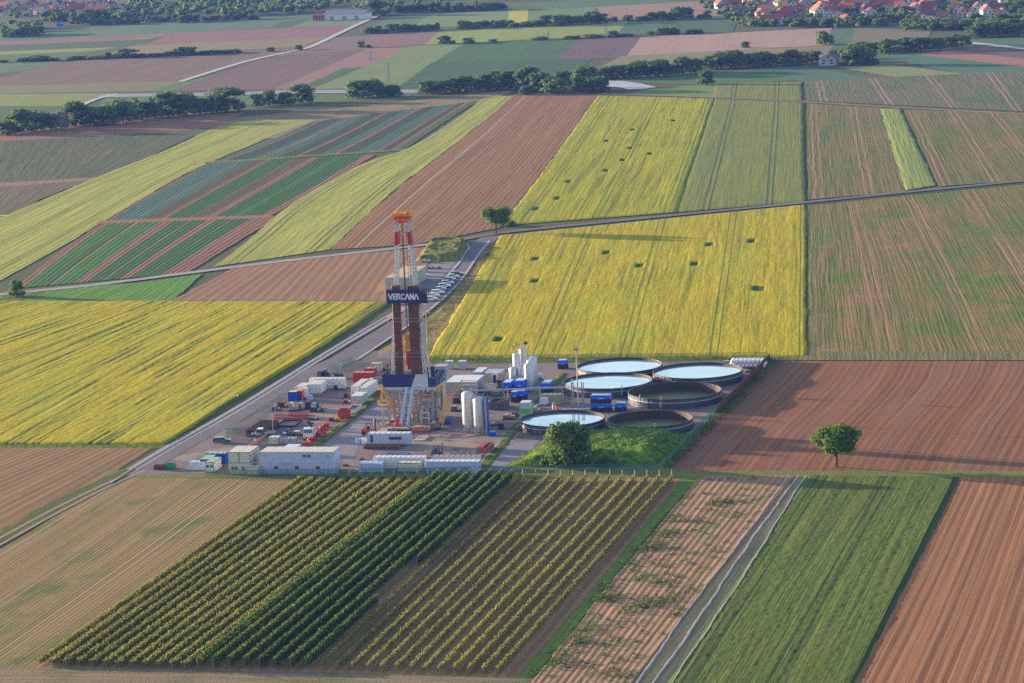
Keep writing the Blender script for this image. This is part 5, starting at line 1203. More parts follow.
# ---------------------------------------------------------------- people
def person(label, px, rz, suit, helmet, arm='down', legs=SKIN):
    p = G(*px); me = bpy.data.meshes.new('person'); bm = bmesh.new()
    J = {'pelvis':(0,0,.95),'chest':(0,.02,1.35),'neck':(0,.03,1.5),'head':(0,-.02,1.64),'crown':(0,-.02,1.76),
         'hl':(-.11,0,.9),'kl':(-.12,-.06,.5),'al':(-.13,.02,.1),'tl':(-.14,-.16,.05),'hr':(.11,0,.9),'kr':(.13,-.12,.5),'ar':(.14,-.02,.1),'tr':(.15,-.19,.05),
         'sl':(-.2,.02,1.42),'el':(-.27,-.02,1.13),'wl':(-.25,-.22,.93),'fl':(-.24,-.3,.89),'sr':(.2,.02,1.42),'er':(.28,-.05,1.14),'wr':(.22,-.28,1.05),'fr':(.2,-.36,1.03)}
    if arm == 'raise': J.update({'er':(.36,-.1,1.3),'wr':(.4,-.3,1.5),'fr':(.41,-.36,1.57)})
    rad = {'pelvis':.16,'chest':.18,'neck':.07,'head':.10,'crown':.08,'hl':.10,'kl':.075,'al':.055,'tl':.05,'hr':.10,'kr':.075,'ar':.055,'tr':.05,'sl':.07,'el':.052,'wl':.04,'fl':.04,'sr':.07,'er':.052,'wr':.04,'fr':.04}
    E_ = [('pelvis','chest'),('chest','neck'),('neck','head'),('head','crown'),('pelvis','hl'),('hl','kl'),('kl','al'),('al','tl'),('pelvis','hr'),('hr','kr'),('kr','ar'),('ar','tr'),('chest','sl'),('sl','el'),('el','wl'),('wl','fl'),('chest','sr'),('sr','er'),('er','wr'),('wr','fr')]
    names = list(J); me.from_pydata([J[k] for k in names], [(names.index(a), names.index(b)) for a, b in E_], []); 
    o = bpy.data.objects.new('person', me); COL.objects.link(o)
    sk_ = o.modifiers.new('skin', 'SKIN'); o.modifiers.new('sub', 'SUBSURF').levels = 1
    for i, k in enumerate(names): me.skin_vertices[0].data[i].radius = (rad[k], rad[k])
    me.skin_vertices[0].data[0].use_root = True
    dg = bpy.context.evaluated_depsgraph_get(); ev = o.evaluated_get(dg); m2 = bpy.data.meshes.new_from_object(ev); bpy.data.objects.remove(o)
    o = bpy.data.objects.new('person', m2); COL.objects.link(o); m2.materials.clear()
    for m_ in (suit, SKIN, BLACK): m2.materials.append(m_)
    for f in m2.polygons:
        c_ = f.center; f.use_smooth = True
        f.material_index = 1 if (c_.z > 1.5 or (abs(c_.x) > .15 and c_.y < -.25 and c_.z > .8)) else (2 if c_.z < .12 else 0)
    o.location = (p.x, p.y, .13); o.rotation_euler = (0,0,rz); ALLCH.setdefault(o.name, [])
    h = MB().lathe([(.17,1.68),(.135,1.69),(.135,1.76),(.10,1.84),(0,1.87)], 12, 0, -.02); h.build('helmet', helmet, o, True)
    return tag(o, label, 'person')
person('person in dark blue overalls with orange helmet standing by the forklift', (378.5, 426.5), 1.2, M('overall_blue', (.02,.05,.22), .8), ORANGE, 'raise')
person('person in sand coloured work clothes left of the one in blue', (374.3, 427), -.7, M('overall_sand', (.42,.27,.16), .8), WHITE)
person('person with dark helmet standing beside the dark loader', (432, 459), .5, M('overall_navy', (.03,.05,.10), .8), BLACK)
# ---------------------------------------------------------------- street furniture
def lamp(label, px, h, name='lamp_post', arms=1, group=None, pm=GREY):
    p = G(*px); t = thing(name, label, 'lamp post', (p.x, p.y, .12), A, group)
    MB().box(-.3,.3,-.3,.3,0,.25).tube((0,0,.2),(0,0,h),.09,8,.06).build('pole', pm, t)
    for k in range(arms):
        MB().box(-.45,.45,-.2+.0*k,.1,h-.25-.5*k,h+.05-.5*k).build('lamp_head', LGREY, t)
    return t
lamp('grey lamp post beside the white pickup and the pipe stack', (273.5, 437), 5.6)
lamp('slim lamp post behind the longest white container', (341, 377), 3.6)
lamp('lamp post inside the left storage yard by the upright blue box', (275.5, 416), 3.2)
for i, (x, y) in enumerate(((201,437),(248,405.5),(299,373),(322,357),(366,339),(388,325))):
    p = G(x, y); t = thing('marker_post', 'white marker post beside the access road, %s from the near end' % ordw(i), 'marker post', (p.x,p.y,.12), A, 'road marker posts')
    MB().box(-.09,.09,-.06,.06,0,.95).extr_y([(-.09,.95),(.09,.95),(-.09,1.1)],-.06,.06).build('post', WHITE, t); MB().box(-.1,.1,-.07,-.061,.72,.86).build('reflector', BLACK, t)
t = thing('warning_barrel', 'red and white striped marker barrel on the gravel by the barrier', 'marker', G(255.5, 444.5)+Vector((0,0,.12)), A)
MB().lathe([(.3,0),(.3,.3)],10).lathe([(.3,.6),(.3,.9)],10).lathe([(.3,1.2),(.28,1.35),(0,1.35)],10).build('red_band', ORANGE, t); MB().lathe([(.3,.3),(.3,.6)],10).lathe([(.3,.9),(.3,1.2)],10).build('white_band', WHITE, t)
# orange barrier
def fence(name, label, pts, h, mat, postm, step=3., z=.1, cat='fence', mesh=None, rail=True, wall=False, tk=.06):
    P = [G(*q) for q in pts]; t = thing(name, label, cat, (P[0].x, P[0].y, z)); o = P[0]
    sh = MB(); po = []
    for a, b in zip(P, P[1:]):
        a = a-o; b = b-o; d = b-a; n = max(1, round(d.length/step)); nn = Vector((-d.y, d.x, 0)).normalized()*tk/2
        for i in range(n+(1 if b is P[-1]-o else 0)): po.append(a+d*i/n)
        if wall:
            k = max(2, int(d.length/.35)); vs = []
            for i in range(k+1):
                q = a+d*i/k+nn*(3 if i % 2 else -3); vs += [q, q+Vector((0,0,h))]
            sh.add(vs, [(2*i, 2*i+2, 2*i+3, 2*i+1) for i in range(k)])
        else:
            sh.add([a+Vector((0,0,.05)), b+Vector((0,0,.05)), b+Vector((0,0,h)), a+Vector((0,0,h))], [(0,1,2,3)])
    po.append(P[-1]-o)
    sh.build('mesh_panel' if not wall else 'panel', mat, t)
    if rail:
        r = MB()
        for a, b in zip(P, P[1:]): r.tube(a-o+Vector((0,0,h)), b-o+Vector((0,0,h)), .03, 5)
        r.build('top_rail', postm, t)
    pm_ = None
    for q in po[:100]:
        if pm_ is None: pp = MB().tube((0,0,-.05),(0,0,h+.12),.045,5).build('post', postm, t); pm_ = pp.data
        else: pp = bpy.data.objects.new('post', pm_); COL.objects.link(pp); setparent(pp, t)
        pp.location = q
    return t
def netmat(name, col, op):
    m, nt, p = newmat(name); p.inputs['Base Color'].default_value = (*col, 1); p.inputs['Roughness'].default_value = .8
    ob = nd(nt, 'ShaderNodeTexCoord').outputs['Object']; f = noise(nt, ob, .5, 3)
    tb = nd(nt, 'ShaderNodeBsdfTransparent'); mx = nd(nt, 'ShaderNodeMixShader'); nt.links.new(math_(nt, 'ADD', op-.25, math_(nt, 'MULTIPLY', f, .5), clamp=True), mx.inputs[0])
    nt.links.new(tb.outputs[0], mx.inputs[1]); nt.links.new(p.outputs[0], mx.inputs[2]); nt.links.new(mx.outputs[0], nt.nodes['Material Output'].inputs[0]); return m
NET = netmat('green_fence_net', (.03,.17,.13), .36); NET2 = netmat('green_fence_net_light', (.05,.20,.14), .33)
GPOST = M('green_post', (.03,.16,.11), .6)
fence('mesh_fence', 'green mesh fence along the front of the offices and the mound', [(205,477),(262,476.5),(340,475.5),(430,474.5),(520,472.5),(600,471),(660,469.5)], 1.5, NET, GPOST)
fence('mesh_fence', 'turquoise mesh fence curving up from the mound to the brown wall', [(660,469.5),(672,459),(686,441),(703,424),(717,413)], 1.3, netmat('turquoise_net', (.06,.27,.22), .55), GPOST)
fence('mesh_fence', 'green mesh fence between access road and storage yard', [(226,441.5),(246,424),(270,408),(300,391),(330,373),(352,362)], 1.7, NET2, GPOST)
fence('mesh_fence', 'short green fence in front of the pipe stack', [(226,434.5),(240,434),(252,433.5)], 1.5, NET, GPOST)
fence('mesh_fence', 'green mesh fence between yard rear and yellow rape field', [(424,361.5),(500,361),(600,360),(700,359),(768,358)], 1.6, netmat('rear_net', (.05,.16,.08), .35), GPOST)
fence('mesh_fence', 'green fence behind the red containers up to the road', [(341,372),(362,364),(378,358)], 1.7, NET2, GPOST)
fence('sheet_wall', 'rusty brown corrugated sheet wall at the right side of the yard', [(770,361),(745,387),(718,414)], 2.0, M('rust_sheet', (.15,.045,.03), .8, .1, var=.25), RUST, wall=True, cat='wall')
t = thing('barrier', 'long orange road barrier along the entrance driveway', 'barrier', G(247.5, 449.5)+Vector((0,0,.12)), 0)
q = G(271.5, 434.5)-G(247.5, 449.5); nq = Vector((-q.y, q.x, 0)).normalized()
m_ = MB()
for a, b, z0_, z1_ in ((0,1,.35,.8),): m_.add([q*a-nq*.12+Vector((0,0,z0_)), q*b-nq*.12+Vector((0,0,z0_)), q*b+nq*.12+Vector((0,0,z0_)), q*a+nq*.12+Vector((0,0,z0_)), q*a-nq*.12+Vector((0,0,z1_)), q*b-nq*.12+Vector((0,0,z1_)), q*b+nq*.12+Vector((0,0,z1_)), q*a+nq*.12+Vector((0,0,z1_))], [(3,2,1,0),(4,5,6,7),(0,1,5,4),(1,2,6,5),(2,3,7,6),(3,0,4,7)])
m_.build('rail', M('salmon_orange', (.62,.22,.13), .6), t)
for i in range(6): MB().box(-.2,.2,-.2,.2,0,.34).build('foot', GREY, t, loc=q*((i+.5)/6))
fence('mesh_fence', 'green fence panels beside the orange barrier', [(247,448),(271,432.5)], 1.5, NET, GPOST)
# ---------------------------------------------------------------- round tanks
WATERM, nt, p_ = newmat('tank_water'); p_.inputs['Base Color'].default_value = (.22,.33,.40,1); p_.inputs['Roughness'].default_value = .06; p_.inputs['Specular IOR Level'].default_value = 1.0; p_.inputs['IOR'].default_value = 1.6
p_.inputs['Metallic'].default_value = .55; nt.links.new(mixc(nt, noise(nt, nd(nt, 'ShaderNodeTexCoord').outputs['Object'], .14, 4, .6), (.30,.40,.50), (.52,.61,.70)), p_.inputs['Base Color'])
bb = nd(nt, 'ShaderNodeBump'); bb.inputs['Strength'].default_value = .15; bb.inputs['Distance'].default_value = .02; nt.links.new(noise(nt, nd(nt, 'ShaderNodeTexCoord').outputs['Object'], 3., 3), bb.inputs['Height']); nt.links.new(bb.outputs[0], p_.inputs['Normal'])
MUDW, nt, p_ = newmat('stagnant_green_water'); p_.inputs['Roughness'].default_value = .5
nt.links.new(mixc(nt, noise(nt, nd(nt, 'ShaderNodeTexCoord').outputs['Object'], .3, 4), (.06,.07,.01), (.12,.125,.02)), p_.inputs['Base Color'])
TWALL = M('tank_wall_dark', (.07,.08,.105), .5, .3, var=.15, dirt=.3, scale=.6); TIN = M('tank_inside', (.06,.045,.03), .8, var=.3, dirt=.1, scale=.5)
def tank(label, xl, xr, yc, h, full, seed):
    cx = (xl+xr)/2; c_ = G(cx, yc, h+.1); r = (xr-xl)/2*c_.length/F if 0 else (xr-xl)/2*((c_-Vector((0,0,CAMH))).length/F)
    t = thing('round_tank', label, 'tank', (c_.x, c_.y, .12), A, 'low round water tanks'); n = 56
    MB().lathe([(r,0),(r,h)], n).build('wall', TWALL, t)
    rib = MB()
    for k in range(4): z = h*(.18+.24*k); rib.lathe([(r+.005,z),(r+.05,z+.03),(r+.005,z+.06)], n)
    for k in range(28): a = 2*math.pi*k/28; rib.box(0,0,0,0,0,0) if 0 else rib.tube((math.cos(a)*(r+.03), math.sin(a)*(r+.03), 0), (math.cos(a)*(r+.03), math.sin(a)*(r+.03), h-.02), .04, 4)
    rib.build('stiffener', TWALL, t)
    MB().lathe([(r+.03,h*.60),(r+.07,h*.62),(r+.07,h*.655),(r+.03,h*.675)], n).build('light_hoop', LGREY, t)
    MB().lathe([(r-.16,h-.02),(r-.16,h+.10),(r+.12,h+.10),(r+.12,h-.06)], n).build('rim', DARKT, t)
    MB().lathe([(r-.12,h-.02),(r-.12,.02)], n).build('liner', TIN, t)
    zz = h-.45 if full else .35
    m_ = MB(); m_.lathe([(0,zz),(r-.13,zz)], n); m_.build('water', WATERM if full else MUDW, t)
    a = -1.9+seed*.2
    la = MB()
    for d in (-.25,.25): la.tube(((r+.25)*math.cos(a)+d*math.sin(a),(r+.25)*math.sin(a)-d*math.cos(a),0),((r+.25)*math.cos(a)+d*math.sin(a),(r+.25)*math.sin(a)-d*math.cos(a),h+1.0),.035,5)
    for k in range(8): z = .3+k*.32; la.tube(((r+.25)*math.cos(a)+.25*math.sin(a),(r+.25)*math.sin(a)-.25*math.cos(a),z),((r+.25)*math.cos(a)-.25*math.sin(a),(r+.25)*math.sin(a)+.25*math.cos(a),z),.025,4)
    la.build('ladder', GREY, t)
    return t
tank('full round tank with bright water right behind the large round tree', 519.8, 604.8, 418.6, 2.3, True, 0)
tank('full round tank in the middle left, behind the stacked blue black units', 563, 652.5, 380.8, 2.5, True, 3)
tank('full round tank farthest back beside the yellow rape field', 577, 662.5, 365.3, 2.4, True, 1)
tank('full round tank at the right back in front of the white bags', 652.8, 742.5, 370.6, 2.6, True, 2)
tank('nearly empty tank with greenish puddle in the middle right', 628, 721.5, 390.8, 2.6, False, 1)
tank('nearly empty tank with greenish puddle just behind the grassy mound', 607, 693, 418.8, 2.4, False, 3)
# ---------------------------------------------------------------- silos
def silo(label, px, r, h, leg, group, mat=CHROME, dome=.6, name='silo'):
    p = G(*px); t = thing(name, label, 'silo', (p.x, p.y, .12), A, group); n = 22
    MB().lathe([(.25,leg*.45),(r*.96,leg),(r,leg+.05),(r,h-dome),(r*.85,h-dome*.45),(r*.45,h-dome*.08),(0,h)], n).build('shell', mat, t, True)
    if leg > .5:
        for a in (45,135,225,315):
            a = R(a); MB().tube((math.cos(a)*r*.95, math.sin(a)*r*.95, 0), (math.cos(a)*r*.95, math.sin(a)*r*.95, leg+.4), .09, 6).build('leg', LGREY, t)
        m_ = MB()
        for k in range(4):
            a, b = R(45+90*k), R(135+90*k); m_.bar((math.cos(a)*r*.95, math.sin(a)*r*.95, .2), (math.cos(b)*r*.95, math.sin(b)*r*.95, leg), .07)
        m_.build('brace', LGREY, t)
    m_ = MB(); m_.lathe([(r+.005,h*.5),(r+.03,h*.505),(r+.005,h*.51)], n)
    for k in range(8):
        a = 2*math.pi*k/8; m_.tube((math.cos(a)*r*.9, math.sin(a)*r*.9, h-dome), (math.cos(a)*r*.9, math.sin(a)*r*.9, h+.5), .025, 4)
        b = 2*math.pi*(k+1)/8; m_.tube((math.cos(a)*r*.9, math.sin(a)*r*.9, h+.5), (math.cos(b)*r*.9, math.sin(b)*r*.9, h+.5), .025, 4)
    m_.build('railing', LGREY, t)
    m_ = MB(); m_.tube((-.2,-r-.12,.3),(-.2,-r-.12,h-.3),.03,4).tube((.2,-r-.12,.3),(.2,-r-.12,h-.3),.03,4); 
    for k in range(int(h/.45)): m_.tube((-.2,-r-.12,.4+k*.44),(.2,-r-.12,.4+k*.44),.02,3)
    m_.build('ladder', LGREY, t)
    return t
CREAMSILO = M('silo_white', (.58,.60,.62), .4, .1, var=.05, dirt=.35)
silo('left one of the two tall white silos in the front yard', (469, 433.5), 1.42, 10.6, 2.3, 'tall white front silos', CREAMSILO)
silo('right one of the two tall white silos in the front yard, with blue panel', (480, 435), 1.42, 9.6, 2.3, 'tall white front silos', CREAMSILO)
p = G(486.8, 436.3); t = thing('cladding_screen', 'narrow blue panel frame standing against the right tall silo', 'frame', (p.x,p.y,.12), A)
MB().box(0,.12,0,2.6,.1,9.6).build('panel', BLUE, t); MB().box(-.1,.2,-.15,-.01,0,9.8).box(-.1,.2,2.61,2.75,0,9.8).build('post', GREY, t)
p = G(475, 436); t = thing('cladding_screen', 'beige cladding strip between the two tall white silos', 'frame', (p.x,p.y,.12), A)
MB().box(-.35,.25,.5,1.0,1.8,10.2).build('panel', M('beige_panel', (.50,.38,.25), .7, dirt=.3), t); MB().box(-.3,-.15,.6,.75,0,1.8).box(.05,.2,.6,.75,0,1.8).build('post', GREY, t)
silo('left silver silo of the front pair in the rear silo group', (514, 387), 1.15, 5.4, .8, 'rear silos', CHROME, .4)
silo('right silver silo of the front pair in the rear silo group', (522.5, 387), 1.1, 5.4, .8, 'rear silos', CHROME, .4)
silo('right tall white silo nearest the viewer in the rear group', (529, 391.5), 1.05, 7.6, .8, 'rear silos', CREAMSILO, .5)
silo('right tall white silo, middle one of the row', (531.5, 387.5), 1.05, 7.6, .8, 'rear silos', CREAMSILO, .5)
silo('right tall white silo, farthest one of the row', (534, 384), 1.05, 7.6, .8, 'rear silos', CREAMSILO, .5)
silo('tallest silo on the left side of the rear group under the steel stairs', (517.5, 383), 1.05, 8.0, .8, 'rear silos', CREAMSILO, .3)
silo('tallest silo on the right side of the rear group under the steel stairs', (524, 381.5), 1.05, 9.2, .8, 'rear silos', CREAMSILO, .3)
t = thing('silo_catwalk', 'sloping steel catwalk on top of the tallest rear silos', 'catwalk', G(514.5, 383)+Vector((0,0,8.3)), A)
m_ = MB(); m_.bar((0,0,0),(3.4,.6,2.2),.14).bar((0,.9,0),(3.4,1.5,2.2),.14); m_.build('stringer', GREY, t); m_ = MB()
for k in range(8): m_.box(.2+k*.4,.5+k*.4,.05+k*.07,1.0+k*.07,.1+k*.26,.14+k*.26)
m_.build('step', GREY, t); m_ = MB()
for y in (0, .95): m_.tube((0,y,1),(3.4,y+.55,3.2),.04,4)
for k in range(5): m_.tube((k*.85,k*.14,k*.55),(k*.85,k*.14,1+k*.55),.03,4)
m_.box(3.0,3.8,.4,1.3,2.2,2.9); m_.build('railing', RUST, t)
t = thing('windsock', 'red and white windsock flying above the rear silos', 'windsock', G(513.5, 383)+Vector((0,0,8.2)), A)
MB().tube((0,0,0),(0,0,2.3),.04,5).build('pole', GREY, t)
for k in range(3): MB().tube((.05+k*.4,0,1.9+k*.25),(.45+k*.4,0,2.15+k*.25),.22-k*.04,8,.20-k*.04).build('sock', (RED, WHITE, RED)[k], t)
drum('white lying vessel right of the rear silo group', (539, 379.5), .8, 1.8, WHITE, True, name='vessel', cat='vessel')
# ---------------------------------------------------------------- blue/black power units
def power_unit(label, px, w, d, h, z0=0, group='blue banded power units', lowblue=False):
    p = G(*px); t = thing('power_unit', label, 'power unit', (p.x,p.y,.12+z0), A, group)
    MB().box(0,w,0,d,.0,h*.55).build('housing', M('unit_black', (.025,.028,.035), .5, .2), t)
    o = MB().box(0,w,0,d,h*.552,h).build('upper_band', BBLUE, t)
    MB().box(.1,w-.1,.1,d-.1,h+.001,h+.08).build('roof', M('unit_roof', (.45,.55,.62), .5, dirt=.2), t)
    m_ = MB(); louvres(m_, .15, w-.15, 0, .1, h*.5, 7, .05)
    for i in range(6): m_.box(w, w+.05, d*(i+.3)/6, d*(i+.75)/6, .15, h*.5)
    m_.build('louvre', DARKT, t)
    MB().box(w*.38,w*.66,-.03,0,h*.57,h*.65).build('nameplate', WHITE, t)
    return t
power_unit('lower unit of the stacked blue and black pair in front of the middle tank', (591, 412.3), 5.1, 2.4, 2.05)
power_unit('upper unit of the stacked blue and black pair in front of the middle tank', (591, 412.3), 5.1, 2.4, 2.1, 2.15)
power_unit('small blue and black unit right of the stacked pair', (615, 412), 2.7, 2.2, 2.1)
power_unit('blue topped unit with long pale roof right of the rear silos', (541.2, 393.5), 2.4, 5.5, 2.6)
power_unit('blue and black unit alone by the green hedge at the rear', (557.8, 369.5), 2.5, 2.4, 2.4)
power_unit('blue topped unit left of the rear silo group', (502.8, 393.5), 2.2, 5.0, 2.8)
power_unit('blue topped unit under the silver silos', (515, 394), 2.5, 4.0, 3.4)
power_unit('low dark unit in front of the blue topped units', (511, 403), 1.8, 3.5, 2.8)
power_unit('dark unit standing right before the rear silos', (518, 402), 1.9, 3.5, 2.8)
skip('mud_skip', 'dark open mud skip filled with reddish brown cuttings', 'skip', (488.5, 410.5), 4.2, 6.0, 1.8, M('slate_steel', (.09,.12,.16), .5, .2, dirt=.3), fill=.96, fillmat=M('red_mud', (.20,.07,.06), .9))
t = thing('crane_post', 'yellow post with orange top beside the mud skip', 'post', G(508.3, 403)+Vector((0,0,.12)), A)
MB().tube((0,0,0),(0,0,2.9),.12,8).build('post', YELL, t); MB().box(-.25,.25,-.2,.2,2.9,3.3).build('head', ORANGE, t)
container('tank_container', 'tall white container with bright green band at the front tank', 'container', (520.2, 419.5), 2.5, 3.6, 4.2, M('white_tank_box', (.50,.55,.62), .5), WHITE, doors=None, wband=(.36,.62,M('lime_band', (.16,.50,.02), .5)))
skid_machine('grey and white filter skid beside the tall green banded container', (531.5, 414), 1.9, 3.4, 1.9, (LGREY, WB, GREY), 31)
container('white_cube', 'small white cube on blue base by the long beige box', 'box', (539.8, 406.5), 1.9, 2.4, 1.9, WHITE, LGREY, base=BLUE, doors=None, wband=(.03,.2,BLUE))
container('beige_box', 'long beige box with green grey roof behind the front tank', 'container', (541, 404.3), 5.2, 2.4, 2.4, M('beige_wall', (.44,.38,.26), .7, dirt=.2), M('green_grey_roof', (.22,.30,.25), .7), M('beige_wall', (.44,.38,.26), .7), doors=None)
container('blue_box', 'bright blue small bins next to the right tall silo', 'bin', (489, 437), 1.5, 1.3, 1.1, BLUE, M('blue_lid', (.3,.4,.6), .5), doors=None)
skid_machine('black pump wheels on the ground between silos and green banded container', (497.5, 430), 1.7, 1.5, 1.2, (BLACK, DARKT, GREY), 33)
skid_machine('scattered grey pipe fittings beside the black pump', (489, 426.5), 2.4, 2.0, .5, (LGREY, DARKT, PINKW), 34)
skid_machine('timber and pipe pile near the green banded container', (502, 420.5), 3.4, 3.0, .9, (PINKW, TIMB, GREY), 35)
skid_machine('rusty low skip shaped pump left of the tall green banded container', (511, 417.5), 2.0, 2.4, .8, (RUST, BRN), 36)
# pipe bridge
a0, a1 = G(470, 407), G(566, 403.5)
t = thing('pipe_bridge', 'long grey elevated pipe bridge crossing the middle of the yard', 'pipe bridge', (a0.x,a0.y,.12), math.atan2(a1.y-a0.y, a1.x-a0.x)); Lb = (a1-a0).length
m_ = MB()
for y in (0,.35,.7): m_.tube((0,y,4.2),(Lb,y,4.2),.13,8)
m_.build('pipes', LGREY, t)
m_ = MB().box(0,Lb,-.2,-.1,3.9,4.02).box(0,Lb,.85,.95,3.9,4.02); m_.build('girder', GREY, t)
for k in (.03,.36,.735,.97): MB().box(Lb*k-.12,Lb*k+.12,.2,.45,0,3.9).box(Lb*k-.1,Lb*k+.1,-.3,1.0,3.75,3.9).build('support', LGREY, t)
# light mast with two lattice side posts
t = thing('light_mast', 'tall slim mast with two side towers between the round tanks', 'mast', G(578.5, 409)+Vector((0,0,.12)), A)
MB().tube((0,0,0),(0,0,15.6),.22,8,.13).build('mast_pole', M('mast_beige', (.48,.43,.38), .6), t); MB().box(-.6,.6,-.2,.2,15.2,15.9).build('mast_head', GREY, t)
for x in (-1.35, 1.25):
    m_ = MB()
    for dx in (-.25,.25):
        for dy in (-.25,.25): m_.bar((x+dx,dy,0),(x+dx,dy,6.9),.1)
    for k in range(9):
        z = .2+k*.74; m_.bar((x-.25,-.25,z),(x+.25,-.25,z+.74),.07).bar((x+.25,.25,z),(x-.25,.25,z+.74),.07)
    m_.build('side_tower', GREY, t)
MB().box(-1.8,1.7,-.5,.5,0,.25).build('base', DARKT, t)
# walkway between tanks
a0, a1 = G(562, 411.5), G(700, 407.5)
t = thing('pipe_walkway', 'long low grey pipe run with handrail between front and rear tanks', 'walkway', (a0.x,a0.y,.12), math.atan2(a1.y-a0.y, a1.x-a0.x)); Lb = (a1-a0).length
MB().box(0,Lb,0,.9,.35,.45).build('deck', LGREY, t); m_ = MB().tube((0,0,1.3),(Lb,0,1.3),.035,4).tube((0,0,.9),(Lb,0,.9),.03,4)
for k in range(int(Lb/2)+1): m_.tube((k*2,0,0),(k*2,0,1.3),.035,4)
m_.build('railing', GREY, t)
# pumps standing at the tanks
for i, (x, y) in enumerate(((572,392),(622,398),(655,437),(640,408))):
    p = G(x, y); t = thing('tank_pump', ('grey standpipe at the left foot of the middle left tank','tall grey standpipe at the middle left tank by the blue black units','white bent pipe at the nearer empty tank','grey standpipe between the two empty tanks')[i], 'pump', (p.x,p.y,.12), A, None)
    MB().tube((0,0,0),(0,0,3.0),.14,8).tube((0,0,3.0),(0,.9,3.1),.14,8).build('standpipe', LGREY, t); MB().box(-.35,.35,-.4,.2,0,.7).build('pump_housing', BLUE if i < 2 else GREY, t)
# big bags
BAG = M('white_big_bag', (.80,.80,.84), .8, var=.1)
def bag_mesh():
    m_ = MB(); n = 14; pr = [(.0,.03),(.40,.02),(.48,.15),(.52,.5),(.49,.85),(.40,.98),(.15,1.02),(0,1.03)]
    vs = []
    for i in range(n):
        a = 2*math.pi*i/n; k = 1+.10*abs(math.sin(2*a))
        for r, z in pr: vs.append((r*math.cos(a)*k, r*math.sin(a)*k, z))
    q = len(pr); fs = []
    for i in range(n):
        j = (i+1)%n
        for a in range(q-1): fs.append((i*q+a, j*q+a, j*q+a+1, i*q+a+1))
    m_.add(vs, fs); return m_
p0 = G(730.5, 368); proto = None; cnt = 0
for tier in range(2):
    for i in range(9 if tier == 0 else 8):
        for j in range(4 if tier == 0 else 3):
            loc = p0+UA*(i*1.14+tier*.55)+VA*(j*1.25+tier*.6)+Vector((0,0,.12+tier*1.05))
            lab = '%s white big bag from left, %s row of %s layer by brown wall' % (ordw(i), ('front','second','third','back')[j] if tier == 0 else ('front','middle','back')[j], ('bottom','top')[tier])
            if proto is None:
                proto = thing('big_bag', lab, 'big bag', loc, A, 'white big bags'); bag_mesh().build('sack', BAG, proto, True)
                for sx in (-1,1): MB().bar((sx*.3,-.3,.95),(sx*.3,0,1.25),.05).bar((sx*.3,0,1.25),(sx*.3,.3,.95),.05).build('lifting_loop', BAG, proto)
            else: dup(proto, loc, A+random.uniform(-.2,.2), lab)
skid_machine('rusty red gear in front of the white bags', (746.5, 371), 2.6, 1.6, 1.0, (RED, RUST), 41)
skid_machine('white sacks on a pallet left of the big white stack', (723, 364), 1.9, 1.4, .8, (WB, WB), 42)
skid_machine('white boxes on the ground in front of the rusty red gear', (745, 373), 1.8, 1.0, .4, (WB, WB), 43)
# ---------------------------------------------------------------- mud building and surroundings
container('mud_house', 'big grey hall with bright white roof right of the rig', 'hall', (446, 396), 8.3, 10.5, 3.6, M('hall_grey', (.36,.35,.36), .6, dirt=.3), M('bright_white_roof', (.75,.74,.74), .5, var=.05, dirt=.15), doors=None, rib=.6)
container('small_container', 'white flat roofed container left of two behind the big grey hall', 'container', (445, 369.5), 2.1, 2.0, 2.2, LGREY, WHITE, doors=None)
container('small_container', 'white flat roofed container right of two behind the big grey hall', 'container', (458, 369.5), 2.2, 2.0, 2.2, LGREY, WHITE, doors=None)
container('mud_tank', 'grey mud tank with white top behind the big hall, left', 'tank', (473, 382), 2.6, 7.5, 2.6, LGREY, WHITE, doors=None)
container('mud_tank', 'grey mud tank with pale top behind the big hall, right', 'tank', (484, 383), 4.6, 6.5, 2.6, GREY, LGREY, doors=None)
container('switch_cabin', 'tall white cabin with dark blue door right of the hall', 'cabin', (492.5, 384), 1.35, 1.6, 3.0, WHITE, WHITE, doors=None)
o = MB().box(0,.9,0,.05,0,2.1).build('cabin_door', NAVY); o.parent = None; p = G(492.5,384)+UA*.22-VA*.09; o.location = (p.x,p.y,.35); o.rotation_euler = (0,0,A); tag(o, 'dark blue door leaf of the tall white cabin', 'door')
_c = [x for x in COL.objects if x.name.startswith('switch_cabin')][0]; o.location = (.22,-.09,.25); o.rotation_euler = (0,0,0); setparent(o, _c)
for k_ in ('label','category'): del o[k_]
o.name = 'door'
for i, (x, y, w_, d_, h_, lab) in enumerate(((473,394,3.2,2.6,2.3,'pump skid with grey railings directly right of the hall'),(482,396,3.0,2.4,2.0,'pump skid with pinkish pipes right of the hall'),(492,397,2.6,2.4,1.9,'pump skid below the pipe bridge near the mud skip'),(496,389,2.4,2.4,1.9,'pump skid with reddish pipes beside the tall cabin'),(452,404,3.6,2.6,1.8,'brown engine skid left behind the tall front silos'),(459,399,3.4,2.6,2.1,'grey engine skid under the pipe bridge start'),(450,412,2.8,2.4,1.2,'pale pipe manifold left of the tall front silos'))):
    skid_machine(lab, (x, y), w_, d_, h_, ((GREY, PINKW, LGREY), (PINKW, BRN, LGREY), (LGREY, BRN, GREY), (BRN, PINKW, LGREY), (BRN, PINKW, WB), (GREY, LGREY, BRN), (TIMB, WB, PINKW))[i], 50+i, rails=GREY if i < 4 else None)
